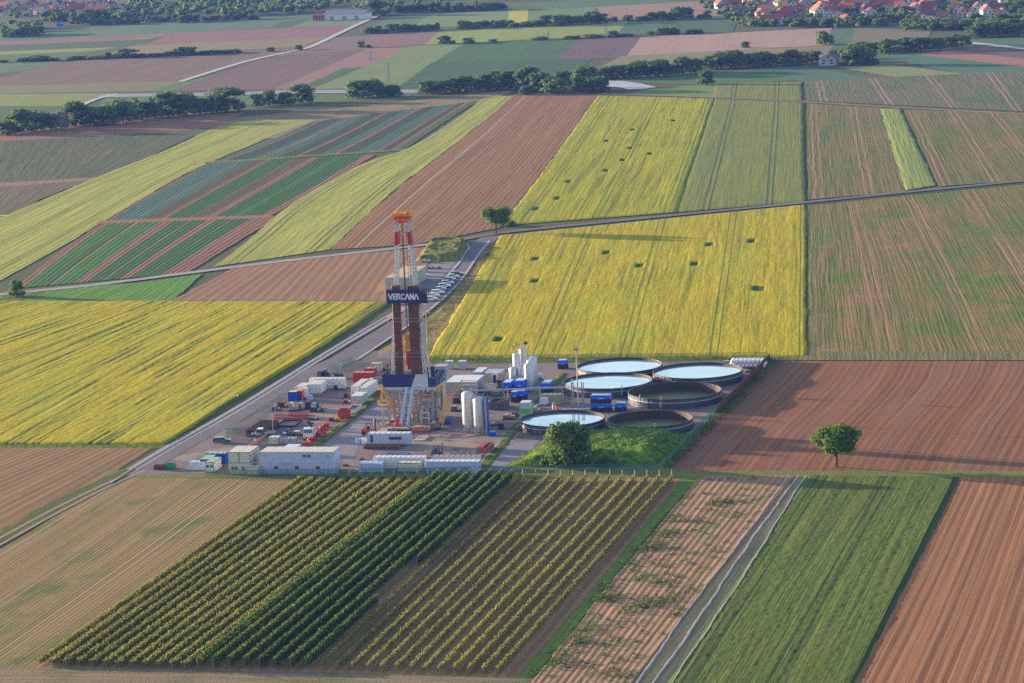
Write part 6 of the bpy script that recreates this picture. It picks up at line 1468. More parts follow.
# catwalk, racks and pads in front of the rig
def slab(name, label, cat, px, w, d, h, mat, rz=None):
    p = G(*px); t = thing(name, label, cat, (p.x,p.y,.12), A if rz is None else rz); MB().box(0,w,0,d,0,h).build('slab', mat, t)
    m_ = MB(); n = max(2, int(d/1.0))
    for i in range(n): m_.box(.02,w-.02,i*d/n+.04,(i+1)*d/n-.04,h+.002,h+.035)
    m_.build('plank', mat, t); return t
slab('timber_mat', 'sandy mat under the gear left of the ramp, large one', 'mat', (377, 434), 4.6, 5.5, .3, TIMB)
slab('timber_mat', 'sandy mat behind the red stacked preventer', 'mat', (386, 425), 3.4, 4.5, .3, TIMB)
slab('timber_mat', 'sandy mat at the foot of the ramp', 'mat', (409, 431), 6.2, 5.0, .35, TIMB)
slab('timber_mat', 'pale slab at the right end of the office trailer', 'mat', (413.5, 441.5), 2.8, 5.5, .2, M('pale_slab', (.44,.38,.33), .9, dirt=.3))
slab('timber_mat', 'small sandy slab under the right foot of the yellow stairs', 'mat', (439, 428.5), 2.3, 2.0, .2, TIMB)
slab('timber_mat', 'small sandy slab right of the pipe rack', 'mat', (431, 437.5), 2.2, 1.6, .15, TIMB)
p = G(411, 436.5); t = thing('pipe_rack', 'dark pipe rack on legs carrying bright red pipes', 'pipe rack', (p.x,p.y,.12), A)
MB().box(0,5.4,0,.14,1.0,1.15).box(0,5.4,4.9,5.04,1.0,1.15).build('beam', DARKT, t)
for x in (.6,4.7):
    for y in (.02,4.92): MB().box(x,x+.12,y,y+.1,0,1.0).build('leg', DARKT, t)
m_ = MB()
for k in range(5): m_.tube((.5+k*.32+(.5 if k > 2 else 0),-.4,1.25),(1.4+k*.32+(.5 if k > 2 else 0),5.3,1.25),.10,7)
m_.build('pipes', M('bright_red_pipe', (.70,.04,.05), .4), t); MB().bar((4.2,.2,1.2),(5.8,7.2,1.8),.25).build('conveyor', RUST, t)
valve_unit('tall red stacked blowout preventer left of the ramp', (396.5, 430), 1.9, 0, M('preventer_red', (.75,.03,.04), .4), None)
valve_unit('smaller red valve block behind the tall preventer', (397, 424.5), 1.5, .5, M('preventer_red', (.75,.03,.04), .4), None)
skid_machine('white tarpaulin covered gear on the large sandy mat', (386.5, 433), 2.0, 1.8, 1.0, (WB, BLUE, WB), 61)
skid_machine('grey winch box on the sandy mat left of the preventer', (388.5, 424.5), 1.9, 1.6, 1.2, (WB, DARKT, RED), 62)
skid_machine('grey machine with beige housing right of the catwalk', (429.5, 431), 2.4, 3.0, 2.2, (PINKW, GREY, DARKT), 63)
skid_machine('red and white machine right of the control box', (434.5, 425.5), 2.0, 1.6, 1.4, (RED, WB), 64)
drum('short bright blue drum at the foot of the right yellow stairs', (448, 424.5), .6, 1.2, BLUE, True)
skid_machine('orange cable reel on the ground right of the blue offices', (342.5, 467), 1.4, 1.0, .6, (ORANGE, YELL), 65)
skid_machine('small orange box on the gravel in front of the trailer', (359.5, 460.5), 1.0, .8, .5, (ORANGE, YELL), 66)
skid_machine('small orange hoses at the right foot of the long brown rack', (400.5, 447), .9, .8, .4, (ORANGE, ORANGE), 67)
# car park building and things
container('roofed_building', 'low building with wide tan roof beside the car park behind the mast', 'building', (385.8, 291), 7.6, 26, 4.3, M('mint_wall', (.40,.43,.36), .7), M('tan_roof', (.72,.48,.28), .8, var=.1), M('mint_wall', (.40,.43,.36), .7), doors='front', rib=.9)
skid_machine('yellow and green crates lined up on the car park', (427, 269.5), 5.2, 1.2, .8, (YELL, M('crate_green', (.03,.30,.18), .5), WB), 71)
skid_machine('pale tarp covered crate at the foot of the small mound', (422, 263.5), 3.0, 2.0, 1.0, (WB, LGREY), 72)
t = thing('lamp_post', 'lamp post with box head just right of the mast name board', 'lamp post', G(429, 375)+Vector((0,0,.12)), A)
MB().tube((0,0,0),(0,0,19),.18,8,.12).build('pole', GREY, t); MB().box(-.5,.5,-.3,.3,18.6,19.8).build('lamp_head', LGREY, t)
# ================================================================== THE DRILLING RIG
rp = G(411, 425.5)+VA*6; RG = thing('drilling_rig', 'tall drilling rig with lattice mast, red and white bands and a dark blue name board', 'drilling rig', (rp.x, rp.y, .12), A)
RG.scale = (1, 1, 1.032)
FZ = 9.5
STEEL = M('mast_grey_steel', (.58,.60,.66), .45, .3, var=.08, dirt=.2)
WSTEEL = M('mast_white_paint', (.60,.60,.60), .5, dirt=.2)
BANDR = M('mast_red_band', (.60,.03,.03), .5)
PALEB = M('ramp_pale_blue', (.45,.54,.66), .45, .2, dirt=.2)
def rb(name, mb, mat, par=None): return mb.build(name, mat, par or RG)
# substructure
m_ = MB()
cols = [(x, y) for x in (-6.2, -4.6, 1.6, 5.8) for y in (-5, 0, 5)]
for x, y in cols: m_.bar((x+(.5 if x < 0 else -.3), y, 0), (x, y, FZ-.6), .55)
for y in (-5, 5):
    m_.bar((-6.2,y,.4),(-4.6,y,FZ-.8),.22).bar((1.6,y,.4),(5.8,y,FZ-.9),.22).bar((5.8,y,.4),(1.6,y,FZ-.9),.22)
for x in (-6.2, 5.8): m_.bar((x,-5,.4),(x,5,FZ-.9),.24).bar((x,5,.4),(x,-5,FZ-.9),.24)
rb('substructure', m_, M('substructure_beige', (.36,.33,.30), .6, .1, dirt=.4))
m_ = MB()
for x in (-6.6, 6.0): m_.box(x-.2,x+.9,-6,6,0,.5)
for y in (-5.9, 0, 5.2): m_.box(-6,6,y,y+.5,.02,.42)
rb('base_beam', m_, M('base_sand', (.42,.34,.26), .8, dirt=.3))
m_ = MB().box(-6.9,6.9,-6.1,6.1,FZ-.55,FZ-.1); m_.box(-7.0,7.0,-6.25,-6.12,FZ-.7,FZ); m_.box(6.92,7.05,-6.1,6.2,FZ-.7,FZ); rb('drill_floor', m_, LGREY)
# wind wall
for b_ in ((-6.9,.6,-6.1,-6.0,FZ,FZ+3.15),(6.6,6.79,-6.1,-6.0,FZ,FZ+2.2),(-6.9,-6.8,-5.98,5,FZ,FZ+3.1),(.61,6.58,5.9,6.0,FZ,FZ+3)): rb('wind_wall', MB().box(*b_), NAVY)
rb('wind_wall', MB().box(6.8,6.92,-5.9,2.5,FZ,FZ+2.6), NAVY); rb('wind_wall', MB().box(5.0,6.58,-6.1,-6.02,FZ,FZ+2.2), NAVY)
v_ = MB().add([(.6,-6.14,FZ+.02),(5.0,-6.14,FZ+.02),(5.0,-6.14,FZ+3.15),(1.9,-6.14,FZ+3.15)], [(0,1,2,3)]); v_.add([(.6,-6.05,FZ+.02),(5.0,-6.05,FZ+.02),(5.0,-6.05,FZ+3.15),(1.9,-6.05,FZ+3.15)], [(3,2,1,0)]); rb('wind_wall', MB().box(.605,1.95,-6.1,-6.055,FZ,FZ+3.15), NAVY)
for x in (2.4,3.3,4.2): v_.box(x,x+.04,-6.17,-6.141,FZ+.1,FZ+3.1)
rb('grey_wall_panel', v_, M('panel_grey', (.52,.52,.56), .55))
# ramp
m_ = MB()
for x0, x1 in ((-.55,-1.55),(.95,.2)):
    m_.bar((x0,-6.3,FZ),(x1,-10.6,.8),.62); m_.bar((x0+.35,-6.3,FZ),(x1+.35,-10.6,.8),.22)
rb('pipe_ramp', m_, PALEB)
m_ = MB()
for k in range(14): t_ = k/14; m_.bar((-.55-t_,-6.3-4.3*t_,FZ-.2-t_*8.4),(.95-.75*t_,-6.3-4.3*t_,FZ-.2-t_*8.4),.1)
rb('ramp_rung', m_, PALEB)
m_ = MB().box(-3,1.4,-14.6,-10.8,.5,.85); 
for x in (-2.8, 1.1):
    for y in (-14.3,-11.2): m_.box(x,x+.2,y,y+.2,0,.5)
rb('catwalk', m_, TIMB)
# things under the floor
m_ = MB(); rnd = random.Random(2)
for (x,y,r,h,z) in ((0,0,.75,2.2,1),(0,0,.95,.8,3.2),(0,0,.6,2.5,4.0),(0,0,1.0,.6,6.2)): m_.lathe([(0,z),(r,z),(r,z+h),(0,z+h)], 14, x, y)
rb('blowout_preventer', m_, M('preventer_dark', (.20,.10,.07), .6, .2, dirt=.3))
for i, (x,y,w_,d_,z,h_,mt_) in enumerate(((2.4,-4.6,2.2,2.0,.5,3.0,GREY),(3.0,-4.9,1.8,1.2,3.9,2.2,LGREY),(-.4,-3.9,1.9,1.5,.5,4.6,M('stack_beige', (.38,.34,.30), .7, dirt=.4)),(4.4,-2.5,1.6,3,.5,5.2,GREY),(-3.6,-1.5,2.0,3,.5,6.4,M('stack_beige', (.38,.34,.30), .7, dirt=.4)),(2.7,1.0,2.0,3,.5,6.2,DARKT))):
    o = rb('machinery_box', MB().box(x,x+w_,y,y+d_,z,z+h_), mt_)
    q = MB(); louvres(q, x+.2, x+w_-.2, y, z+.3, z+h_*.5, 6); q.tube((x+w_*.5,y-.15,z+h_*.6),(x+w_*.5,y-.15,z+h_+1),.09,6); q.build('grille', DARKT, o)
m_ = MB()
for k in range(9): x = -2+k*.95; m_.tube((x,-5.2+rnd.uniform(-.4,.4),.5),(x+rnd.uniform(-.4,.4),-5+rnd.uniform(-.3,.6),rnd.uniform(3,8.5)),.13,6)
m_.tube((-1,-5.3,4.6),(5.5,-5.3,4.6),.14,6).tube((-.5,-5.5,6.5),(5.8,-5.2,6.3),.1,6).tube((.5,-5.3,7.6),(5.0,-5.3,7.4),.16,6)
rb('pipework', m_, M('pale_pipe', (.50,.46,.42), .5, .1, dirt=.4))
# gallery under the floor on the right with yellow rails
rb('gallery', MB().box(.4,6.6,-6.6,-5.4,6.0,6.15), M('gallery_blue_grey', (.35,.42,.50), .5))
m_ = MB()
for z in (6.6, 7.1): m_.tube((.4,-6.6,z),(6.6,-6.6,z),.05,5)
for k in range(9): m_.tube((.4+k*.77,-6.6,6.1),(.4+k*.77,-6.6,7.1),.045,4)
for k in range(7): m_.tube((-.5+k*.95,-5.6,1.4),(-.5+k*.95,-5.6,2.7),.09,5)
rb('gallery_railing', m_, YELL)
rb('grey_frame', MB().bar((3.3,-6.9,.6),(3.3,-6.9,6),.18).bar((3.0,-7.4,.6),(3.0,-7.4,3.6),.3).bar((5.1,-7.4,.6),(5.1,-7.4,3.6),.3).box(2.9,5.3,-7.5,-7.3,3.2,3.6).box(2.9,5.3,-7.5,-7.3,1.9,2.2), LGREY)
m_ = MB()
for (x,y,z,r) in ((-.2,-6.6,7.6,.45),(.9,-6.5,7.0,.5),(.6,-6.4,5.4,.6),(1.9,-6.4,8.2,.3)): m_.blob((x,y,z), r, 8, (1,1,1), .2)
rb('hose_bundle', m_, WSTEEL)
# yellow stairs left
def stair(p, q, w_, vert, name='yellow_stairs', steps=True):
    p = Vector(p); q = Vector(q); m1 = MB(); s_ = Vector(w_)
    for k in (0, 1): m1.bar(p+s_*k, q+s_*k, .28); m1.bar(p+s_*k+Vector((0,0,1.05)), q+s_*k+Vector((0,0,1.05)), .09)
    n = max(3, int((q-p).length/.9))
    for i in range(n+1):
        for k in (0, 1): a = p.lerp(q, i/n)+s_*k; m1.bar(a, a+Vector((0,0,1.05)), .07)
    o = rb(name, m1, YELL)
    if steps:
        m2 = MB(); n = int((q-p).length/.4)
        for i in range(n): a = p.lerp(q, (i+.5)/n); m2.add([a+Vector((0,0,0))-(q-p).normalized()*.12, a+s_-(q-p).normalized()*.12, a+s_+(q-p).normalized()*.12, a+(q-p).normalized()*.12], [(0,1,2,3)])
        m2.build('step', GREY, o)
    return o
stair((-6.7,-6.8,9.0),(-4.2,-6.8,3.6),(0,.9,0),0); stair((-7.6,-6.6,5.4),(-6.9,-6.6,9.2),(0,.9,0),0)
m_ = MB().box(-8.2,-6.9,-6.8,-5.6,8.9,9.05).box(-8.2,-5.9,-6.8,-5.6,5.0,5.15)
for z0_ in (5.15, 9.05):
    for (a, b) in (((-8.2,-6.8),(-6.9,-6.8)),((-8.2,-6.8),(-8.2,-5.6))):
        for dz in (.5, 1.05): m_.tube((*a,z0_+dz),(*b,z0_+dz),.07,5)
        m_.tube((*a,z0_),(*a,z0_+1.05),.07,5).tube((*b,z0_),(*b,z0_+1.05),.07,5)
rb('yellow_landing', m_, YELL)
rb('landing_post', MB().bar((-7.1,-6.7,0),(-7.1,-6.7,5),.28).bar((-6.2,-6.7,3.2),(-7.1,-6.7,2.4),.14), M('post_beige', (.55,.47,.38), .6))
# yellow stairs right, up from ground to a grey walkway
stair((7.6,-7.4,.2),(9.6,-6.8,6.2),(.9,0,0),0,steps=False); stair((9.4,-6.9,6.0),(13.4,-4.6,9.9),(0,.9,0),0)
m_ = MB().box(13.3,17.2,-4.7,-3.6,9.6,9.75).box(13.4,13.55,-4.5,-4.35,0,9.6).box(17,17.15,-4.5,-4.35,0,9.6); rb('walkway', m_, LGREY)
m_ = MB()
for z in (10.2, 10.8): m_.tube((13.3,-4.7,z),(17.2,-4.7,z),.06,5)
for k in range(6): m_.tube((13.3+k*.78,-4.7,9.7),(13.3+k*.78,-4.7,10.8),.05,4)
rb('walkway_railing', m_, YELL); m_ = MB(); m_.box(7.0,8.9,-6.2,-5.2,8.6,8.75)
for (a, b) in (((7,-6.2),(8.9,-6.2)),((8.9,-6.2),(8.9,-5.2))):
    for dz in (.5, 1.1): m_.tube((*a,8.7+dz),(*b,8.7+dz),.09,5)
for x in (7.0,7.9,8.9): m_.tube((x,-6.2,8.7),(x,-6.2,9.9),.1,5)
rb('yellow_basket', m_, YELL)
rb('doghouse', MB().box(4.6,7.4,3.2,6.6,FZ+.3,FZ+3.3).box(4.5,7.5,3.1,6.7,FZ+3.3,FZ+3.5), M('doghouse_pinkish_grey', (.42,.40,.42), .6, dirt=.2))
dh = [c for c in kids(RG) if c.name.startswith('doghouse')][0]
for k in range(3): MB().box(4.8+k*.85,5.5+k*.85,3.14,3.19,FZ+1.0,FZ+2.6).build('window', GLASS, dh)
m_ = MB()
for k in range(5): m_.bar((4.8+k*.5,-1.6,FZ+.3),(5.9+k*.5,2.6,FZ+2.3),.2)
m_.box(4.6,6.7,-3.5,-2.0,FZ,FZ+1.2); rb('floor_winch', m_, M('winch_blue_white', (.32,.40,.55), .5, dirt=.3))
rb('control_cabin', MB().box(4.9,6.6,-5.6,-3.7,FZ,FZ+2.0), NAVY)
# ------------- mast
MXC = -.9
def leg_pt(sx, sy, t): # t 0 floor .. 1 crown
    bx = -4.55 if sx < 0 else 4.5; by = 2.4*sy; tx = 1.3*sx; ty = 1.1*sy
    if sx < 0: bx = -4.4
    return Vector((MXC+bx*(1-t)+tx*t, by*(1-t)+ty*t, FZ+(50.3-FZ)*t))
def lattice(mb, pa, pb, w_, n, th=.12, mat=None):
    pa, pb = Vector(pa), Vector(pb)
    o4 = [Vector((a*w_/2, b*w_/2, 0)) for a, b in ((-1,-1),(1,-1),(1,1),(-1,1))]
    for o_ in o4: mb.bar(pa+o_, pb+o_, th)
    for i in range(n):
        a = pa.lerp(pb, i/n); b = pa.lerp(pb, (i+1)/n)
        for k in range(4): mb.bar(a+o4[k], b+o4[(k+1)%4], th*.6)
    return mb
rz_ = [0, .33, .845, .925, 1]
for sx in (-1, 1):
    for sy in (-1, 1):
        for k in range(4):
            t0_, t1_ = rz_[k], rz_[k+1]; mt_ = BANDR if k == 2 else (WSTEEL if k == 3 else STEEL)
            m_ = lattice(MB(), leg_pt(sx, sy, t0_), leg_pt(sx, sy, t1_), 0.6 if sy < 0 else .35, max(2, int((t1_-t0_)*28)), 0.17 if sy < 0 else .10)
            if k >= 2: 
                a_, b_ = leg_pt(sx, sy, t0_), leg_pt(sx, sy, t1_); m_.bar(a_, b_, .5)
            rb('mast_leg' if k != 2 else 'red_mast_band', m_, mt_)
m_ = MB()
for k in range(9):
    t0_, t1_ = .35+k*.07, .35+(k+1)*.07
    for sx in (-1, 1): m_.bar(leg_pt(sx,-1,t0_), leg_pt(sx,1,t1_), .14).bar(leg_pt(sx,-1,t0_), leg_pt(sx,1,t0_), .14)
    if k in (2,4,6): m_.bar(leg_pt(-1,1,t0_), leg_pt(1,1,t0_), .16).bar(leg_pt(-1,1,t0_), leg_pt(1,1,t1_), .1)
m_.bar(leg_pt(-1,-1,.96), leg_pt(1,1,.80), .14); rb('mast_bracing', m_, STEEL)
m_ = MB()
for x in (-1.5,-1.2,-.3,.15): m_.tube((x,0.2,50),(x*1.02,.2,FZ+ (14 if abs(x) > 1 else 2)), .05, 4)
m_.tube((-.1,1.3,FZ),(-.1,1.1,50),.14,5).tube((-1.7,1.3,FZ),(-1.5,1.1,50),.12,5); rb('hoist_cable', m_, DARKT)
rb('crown_platform', MB().box(MXC-2.1,MXC+1.9,-1.7,1.7,50.35,50.9).box(MXC-1.8,MXC+1.6,-1.5,1.5,49.5,50.0), M('crown_red', (.70,.05,.02), .5))
m_ = MB()
for k in range(5): m_.tube((MXC-1.4+k*.6,-.6,51.4),(MXC-1.15+k*.6,-.6,51.4),.7,14)
m_.tube((MXC+.9,-.2,51.6),(MXC+1.25,-.2,51.6),1.0,14).bar((MXC+1.5,0,51),(MXC+1.6,0,53.2),.22)
m_.box(MXC-2.6,MXC-1.9,-1.2,1.2,50.95,51.9)
for (a, b) in (((-2.4,-1.7),(2.1,-1.7)),((2.1,-1.7),(2.1,1.7)),((-2.4,-1.7),(-2.4,1.7)),((-2.4,1.7),(2.1,1.7))):
    for dz in (.5,1.1): m_.tube((MXC+a[0],a[1],50.9+dz),(MXC+b[0],b[1],50.9+dz),.06,4)
    for f_ in (0,.33,.66): q = (MXC+a[0]+(b[0]-a[0])*f_, a[1]+(b[1]-a[1])*f_); m_.tube((*q,50.9),(*q,52.0),.06,4)
rb('crown_block', m_, M('crown_orange', (.95,.42,.02), .5))
# travelling block and top drive
rb('travelling_block', MB().box(-1.8,-.55,-.3,.5,FZ+8.3,FZ+11.8).tube((-1.2,-.5,FZ+11.6),(-1.2,.6,FZ+11.6),.8,12), YELL)
rb('top_drive', MB().box(-1.8,-.5,-.4,.5,FZ+4.6,FZ+8.0).box(-1.6,-.7,-.3,.4,FZ+3.4,FZ+4.6), M('top_drive_red', (.55,.02,.02), .5))
# racked pipe stands
for (x0, nx, y0, ny, col) in ((-4.15,8,-2.7,7,0), (.0,11,-2.8,8,1)):
    m_ = MB(); rn = random.Random(nx)
    for i in range(nx):
        for j in range(ny):
            x = x0+i*.235; y = y0+j*.26+rn.uniform(-.03,.03)
            for z in (0,1,2): m_.tube((x+.03*(z),y,FZ+.3+z*8.1), (x+.03*(z+1),y,FZ+.3+(z+1)*8.1-.3), .105, 5).tube((x+.03*(z+1),y,FZ+.3+(z+1)*8.1-.3),(x+.03*(z+1),y,FZ+.3+(z+1)*8.1),.13,5)
    rb('racked_pipes', m_, BROWNP)
rb('red_guide_rail', MB().bar((-2.05,-2.9,FZ),(-2.0,-2.9,FZ+23.5),.18), M('guide_red', (.45,.03,.04), .5))
m_ = MB()
for z in (FZ+7, FZ+7.9, FZ+15.8, FZ+16.6): m_.tube((-4.3,-3.05,z),(3.0,-3.05,z),.05,4).tube((3.0,-3.05,z),(3.0,1.8,z),.05,4)
for z in (FZ+11.6, FZ+19.4): m_.tube((-1.8,-2.0,z),(0,-2.0,z),.10,5)
rb('belly_cable', m_, LGREY)
# racking board with the name panel
rb('racking_board', MB().box(-5.4,3.6,-3.1,3.0,FZ+20.3,FZ+20.55), DARKT)
m_ = MB()
for k in range(10): m_.bar((-5.2+k*.95,-3.0,FZ+23.9),(-5.2+k*.95,2.8,FZ+23.9),.16)
rb('finger_board', m_, M('finger_brown', (.20,.10,.07), .6))
nb = rb('name_board', MB().box(-5.45,3.45,-3.35,-3.2,FZ+20.4,FZ+23.75), NAVY)
rb('name_board_side', MB().box(3.46,3.6,-3.2,1.5,FZ+20.4,FZ+23.4), NAVY)
# lettering
LET = {'V':[((0,1),(.36,0)),((.36,0),(.72,1))], 'E':[((0,0),(0,1)),((0,.06),(.5,.06)),((0,.5),(.45,.5)),((0,.94),(.5,.94))],
 'R':[((0,0),(0,1)),((0,.94),(.4,.94)),((.4,.94),(.52,.72)),((.52,.72),(.4,.48)),((.4,.48),(0,.48)),((.3,.48),(.55,0))],
 'C':[((.6,.86),(.42,.96)),((.42,.96),(.14,.88)),((.14,.88),(.03,.5)),((.03,.5),(.14,.12)),((.14,.12),(.42,.04)),((.42,.04),(.6,.14))],
 'L':[((0,0),(.36,1)),((.36,1),(.72,0))], 'N':[((0,0),(0,1)),((0,1),(.56,0)),((.56,0),(.56,1))]}
WID = {'V':.72,'E':.5,'R':.55,'C':.6,'L':.72,'N':.56}
m_ = MB(); x = 0; segs = []
for ch in 'VERCLNL':
    for a, b in LET[ch]: segs.append(((x+a[0], a[1]), (x+b[0], b[1])))
    x += WID[ch]+.20
tw = x-.20; sc = 7.7/(tw); H_ = 1.35
for a, b in segs:
    A_ = Vector((-4.85+a[0]*sc, -3.40, FZ+21.35+a[1]*H_)); B_ = Vector((-4.85+b[0]*sc, -3.40, FZ+21.35+b[1]*H_)); d = (B_-A_).normalized(); nn = Vector((-d.z,0,d.x))*.15; d = d*.10
    m_.add([A_-d-nn, B_+d-nn, B_+d+nn, A_-d+nn], [(0,1,2,3)]); 
m_.build('lettering', M('sign_white_letters', (.80,.80,.82), .5), nb)
rb('side_cage', MB().box(3.7,5.0,-2.5,-.5,FZ+20.2,FZ+20.35).bar((3.8,-2.4,FZ+20.3),(3.8,-2.4,FZ+24),.1).bar((4.9,-2.4,FZ+20.3),(4.9,-2.4,FZ+24),.1).bar((4.9,-.6,FZ+20.3),(4.9,-.6,FZ+24),.1).bar((3.8,-2.4,FZ+22),(4.9,-2.4,FZ+24),.1).bar((3.8,-2.4,FZ+24),(4.9,-2.4,FZ+22),.1).box(3.9,4.7,-2.2,-1.2,FZ+20.4,FZ+22.5), DARKT)
rb('service_basket', MB().box(4.0,5.4,-2.4,-1.4,FZ+17.6,FZ+17.75).bar((4,-2.4,FZ+17.7),(4,-2.4,FZ+19.6),.1).bar((5.4,-2.4,FZ+17.7),(5.4,-2.4,FZ+19.6),.1).bar((4,-2.4,FZ+19.6),(5.4,-2.4,FZ+19.6),.1).bar((4,-2.4,FZ+18.6),(5.4,-2.4,FZ+18.6),.1), YELL)
m_ = MB()
for k in range(50): z = FZ+3+k*.72; t_ = (z-FZ)/(50.3-FZ); c_ = leg_pt(1,-1,t_); m_.bar(c_+Vector((.6,-.2,0)), c_+Vector((1.0,-.2,0)), .05)
m_.bar(leg_pt(1,-1,.07)+Vector((.6,-.2,0)), leg_pt(1,-1,.95)+Vector((.6,-.2,0)), .07).bar(leg_pt(1,-1,.07)+Vector((1.,-.2,0)), leg_pt(1,-1,.95)+Vector((1.,-.2,0)), .07)
rb('mast_ladder', m_, LGREY)
# ================================================================== VILLAGES
ROOFS = [((.32,.08,.055),'red'), ((.24,.06,.05),'dark red'), ((.40,.12,.07),'orange red'), ((.12,.10,.11),'grey brown'), ((.26,.09,.08),'pinkish red')]
WALLS = [((.62,.60,.58),'white'), ((.55,.48,.38),'cream'), ((.60,.45,.20),'yellow'), ((.50,.50,.52),'pale')]
hproto = {}
def house(px, ri, wi, w_, d_, h_, rz, label, group):
    p = G(*px); key = (ri, wi, rz > 1)
    sc = (w_/9, d_/11, h_/5.2)
    if key in hproto:
        return dup(hproto[key], (p.x, p.y, .05), rz, label, sc, group)
    rc, rn = ROOFS[ri]; wc, wn = WALLS[wi]
    t = thing('house', label, 'house', (p.x, p.y, .05), rz, group); t.scale = sc
    wm = M('house_wall_%s' % wn, wc, .8, dirt=.2, scale=.3); rm = M('roof_tiles_%s' % rn.replace(' ', '_'), rc, .8, var=.2, scale=.6)
    W, D, H_, P_ = 9, 11, 5.2, 4.2
    MB().box(0,W,0,D,0,H_).extr_y([(0,H_),(W,H_),(W/2,H_+P_)], 0, D).build('wall', wm, t)
    r = MB()
    for s_ in (0, 1):
        x0, x1 = ((-.6, W/2), (W+.6, W/2))[s_]; z0_ = H_-.6*P_/(W/2)
        a = [(x0,-.5,z0_),(x1,-.5,H_+P_+.02),(x1,D+.5,H_+P_+.02),(x0,D+.5,z0_)]; b = [(x,y,z+.22) for x,y,z in a]
        r.add(a+b, [(0,1,2,3),(7,6,5,4),(0,4,5,1),(1,5,6,2),(2,6,7,3),(3,7,4,0)])
    ro = r.build('roof', rm, t)
    MB().box(W*.62,W*.62+.7,D*.6,D*.6+.7,H_+1.5,H_+P_+.9).build('chimney', M('chimney_brick', (.28,.12,.08), .8), ro)
    q = None
    for (x, y, z, ax) in ((1.4,-.04,1.2,0),(5.6,-.04,1.2,0),(1.8,-.04,3.5,0),(5.4,-.04,3.5,0),(3.7,-.04,6.0,0),(-.04,1.5,1.3,1),(-.04,6.5,1.3,1),(-.04,4,3.3,1)):
        o = (MB().box(x,x+1.5,y,y+.05,z,z+1.3) if ax == 0 else MB().box(x,x+.05,y,y+1.5,z,z+1.3)).build('window', GLASS, t)
    hproto[key] = t; return t
rh = random.Random(12)
WHERES = {}
def hrow(pts, where, group):
    pts = sorted(pts)
    for i, (x, y) in enumerate(pts):
        ri = rh.choice((0,0,1,2,2,3,4)); wi = rh.choice((0,0,0,1,2,3)); rz = rh.choice((A, A+R(90), A+R(20), A+R(75)))+R(rh.uniform(-8,8))
        house((x, y), ri, wi, rh.uniform(6.5,9.5), rh.uniform(8,12), rh.uniform(3.2,5), rz, '%s house with %s roof, %s from left %s' % (WALLS[wi][1], ROOFS[ri][1], ordw(i), where), group)
def jit(x0, x1, y, n, j=1.2): return [(x0+(x1-x0)*(i+.5)/n+rh.uniform(-j,j)*1.2, y+rh.uniform(-j,j)) for i in range(n)]
hrow([(760,23),(771,24.5),(781,25),(792,22),(804,23),(835,23),(843,24),(824,19),(866,16),(815,17)], 'in nearest village row', 'houses of the nearest village row')
hrow([(885,13),(893,14),(903,11),(912,12),(920,9),(932,19),(940,20),(948,21),(957,20),(968,20),(935,13),(944,12),(953,14),(962,12),(972,14),(983,16),(990,19),(998,17),(1003,13)], 'in right village core', 'houses of the right village core')
hrow(jit(716,930,9,22,2)+jit(716,880,15,14,2.4), 'in second village row', 'houses of the second village row')
hrow(jit(720,1016,3,30,2), 'in third village row', 'houses of the third village row')
hrow(jit(738,1016,-4,22,1.5), 'in uppermost village row', 'houses of the uppermost village row')
hrow(jit(0,125,13.5,20,1.2), 'in front row of left town', 'front houses of the far left town')
hrow(jit(-4,118,9,18,1.2), 'in back row of left town', 'back houses of the far left town')
hrow([(822.5,65),(832,66)] if 0 else [], '', '')
house((819,66), 4, 3, 11, 12, 4, A, 'isolated brick coloured farmhouse by the end of the riverside trees', 'isolated farmhouses')
house((842,62), 3, 0, 7, 8, 3.5, A+R(90), 'small shed like house hidden between trees right of the farmhouse', 'isolated farmhouses')
# church-like gabled house on the right
tree_row([(x, y, 9+rr.random()*5, 7+rr.random()*3) for x, y in [(748,26),(752,16),(757,12),(799,27),(812,27),(820,26),(828,27),(850,25),(857,23),(862,25),(870,24),(878,22),(874,13),(880,26),(900,22),(908,27),(915,28),(923,26),(930,29),(938,27),(945,28),(951,30),(957,28),(964,29),(975,22),(1000,22),(1008,10),(1014,14),(1020,8),(893,21),(854,12),(848,10),(862,6),(980,30),(990,26),(1012,27)]],
         'between the houses near the village front', 'trees between the village houses', 'leafy dark tree')
wood(fill([(700,10),(740,28),(1030,14),(1030,-12),(700,-12)], 420, 7, 5.5, 5))
wood(fill([(738,27),(860,29),(862,24),(740,22)], 60, 6, 5.5, 6)+fill([(905,32),(1030,27),(1030,12),(1000,22),(905,26)], 110, 7, 6, 7))
wood(fill([(0,20),(128,17),(128,6),(0,8)], 90, 6, 5, 8))
mbw = MB(); rw = random.Random(77)
for (x, y, w_, h_) in WOODS:
    p = G(x, y); m0 = mpp(x, y); W_, H_ = w_*m0*1.2, h_*m0
    lobes = [(p.x+rw.uniform(-.2,.2)*W_, p.y+rw.uniform(-.2,.2)*W_, H_*rw.uniform(.45,.75), W_*.36, W_*.36, H_*.30) for _ in range(4)]
    leaf_cloud(mbw, lobes, 90, 1.0, rw)
    for l in lobes[:2]: mbw.blob(l[:3], 1, 6, (l[3]*.8, l[4]*.8, l[5]*.9), .25)
tag(mbw.build('woodland', LEAFF), 'far off bluish green woodland and village trees merging into one mass', 'woodland', kind='stuff')
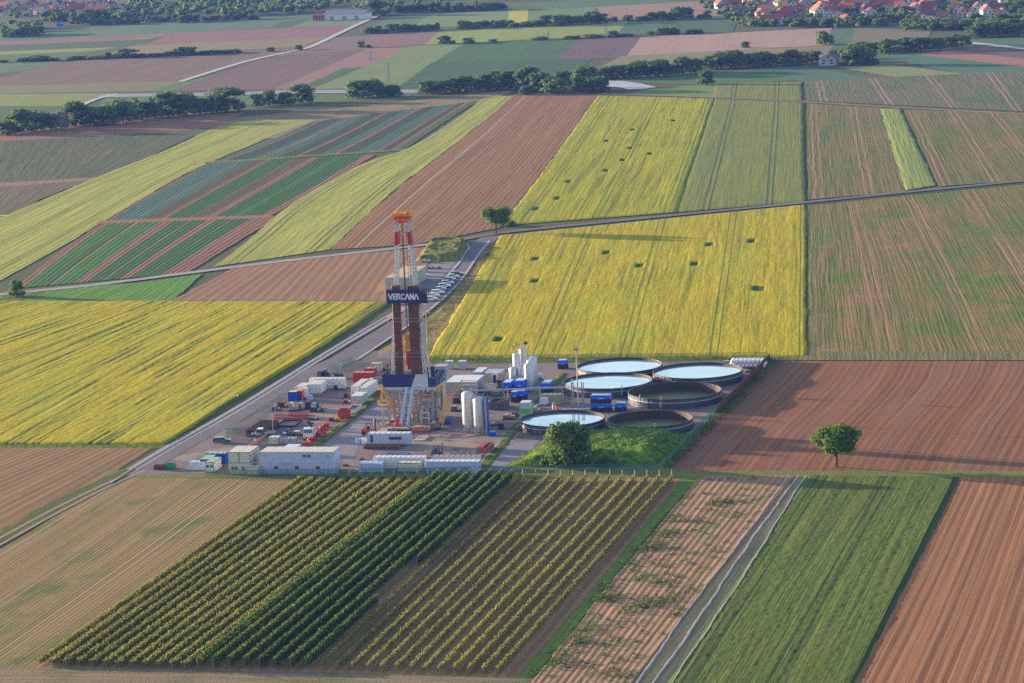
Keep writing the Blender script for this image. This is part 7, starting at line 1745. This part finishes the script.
# halls
def hall(label, px, w_, d_, h_, rz, wall, roof):
    p = G(*px); t = thing('hall', label, 'hall', (p.x,p.y,.05), rz)
    MB().box(0,w_,0,d_,0,h_).build('wall', wall, t)
    MB().extr_x([(-.5,h_),(d_+.5,h_),(d_/2,h_+d_*.14)], -.5, w_+.5).build('roof', roof, t)
    for k in range(3): MB().box(w_*(.15+.3*k),w_*(.15+.3*k)+w_*.1,-.06,0,0,h_*.7).build('gate', GREY, t)
hall('long white hall with grey roof at the end of the white lane', (324,20.5), 36, 20, 5, A+R(-3), WHITE, M('hall_roof_grey', (.25,.23,.25), .7))
hall('small red hall left of the long white one', (313,21), 9, 14, 4, A, M('red_hall', (.30,.05,.05), .7), M('hall_roof_red', (.25,.06,.05), .7))
hall('dark roofed barn by the far left woods', (111,18.5), 18, 14, 4.5, A, M('barn_wall', (.35,.33,.32), .8), M('barn_roof', (.08,.07,.08), .8))
# blue tarp, white film
o = MB().box(-2.5,2.5,-3,3,0,2).extr_y([(-2.5,2),(2.5,2),(0,3)],-3,3).build('blue_tarp_shed', BBLUE); p = G(60,26); o.location = p; tag(o, 'bright blue little shed beside the far left lane', 'shed')
fl = flatpoly('film_cover', 'white plastic film spread over an early field by the riverside trees', [(606,81),(622,81),(640,83.5),(657,87.5),(645,89),(628,89.5),(618,87.5),(604,86.5)], M('white_plastic_film', (.60,.58,.62), .45), .17, 'film cover')
# power poles
for i, (x, y, h_) in enumerate(((389,84,22),(98,119,13),(216,113,22),(549,52,20),(606,38,14),(371,0+60,9))):
    p = G(x, y); t = thing('power_pylon', 'thin lattice power pylon, %s' % ('between the pale green fields left of centre','left one at the left tree belt','right one at the left tree belt','in the dark green striped field','on the brown field near the far hedge','short one left of the lone shrub')[i], 'pylon', (p.x,p.y,0), A)
    hh = h_*mpp(x, y); mb = MB()
    for a in (-1,1):
        for b in (-1,1): mb.bar((a*.9,b*.9,0),(a*.15,b*.15,hh),.16)
    for k in range(8):
        z0_, z1_ = hh*k/8, hh*(k+1)/8; q0, q1 = .9*(1-k/8)+.15, .9*(1-(k+1)/8)+.15
        mb.bar((-q0,-q0,z0_),(q1,-q1,z1_),.1).bar((q0,q0,z0_),(-q1,q1,z1_),.1)
    mb.build('mast', GREY, t); MB().bar((-3,0,hh*.95),(3,0,hh*.95),.18).bar((-3.8,0,hh*.85),(3.8,0,hh*.85),.18).build('crossarm', GREY, t)
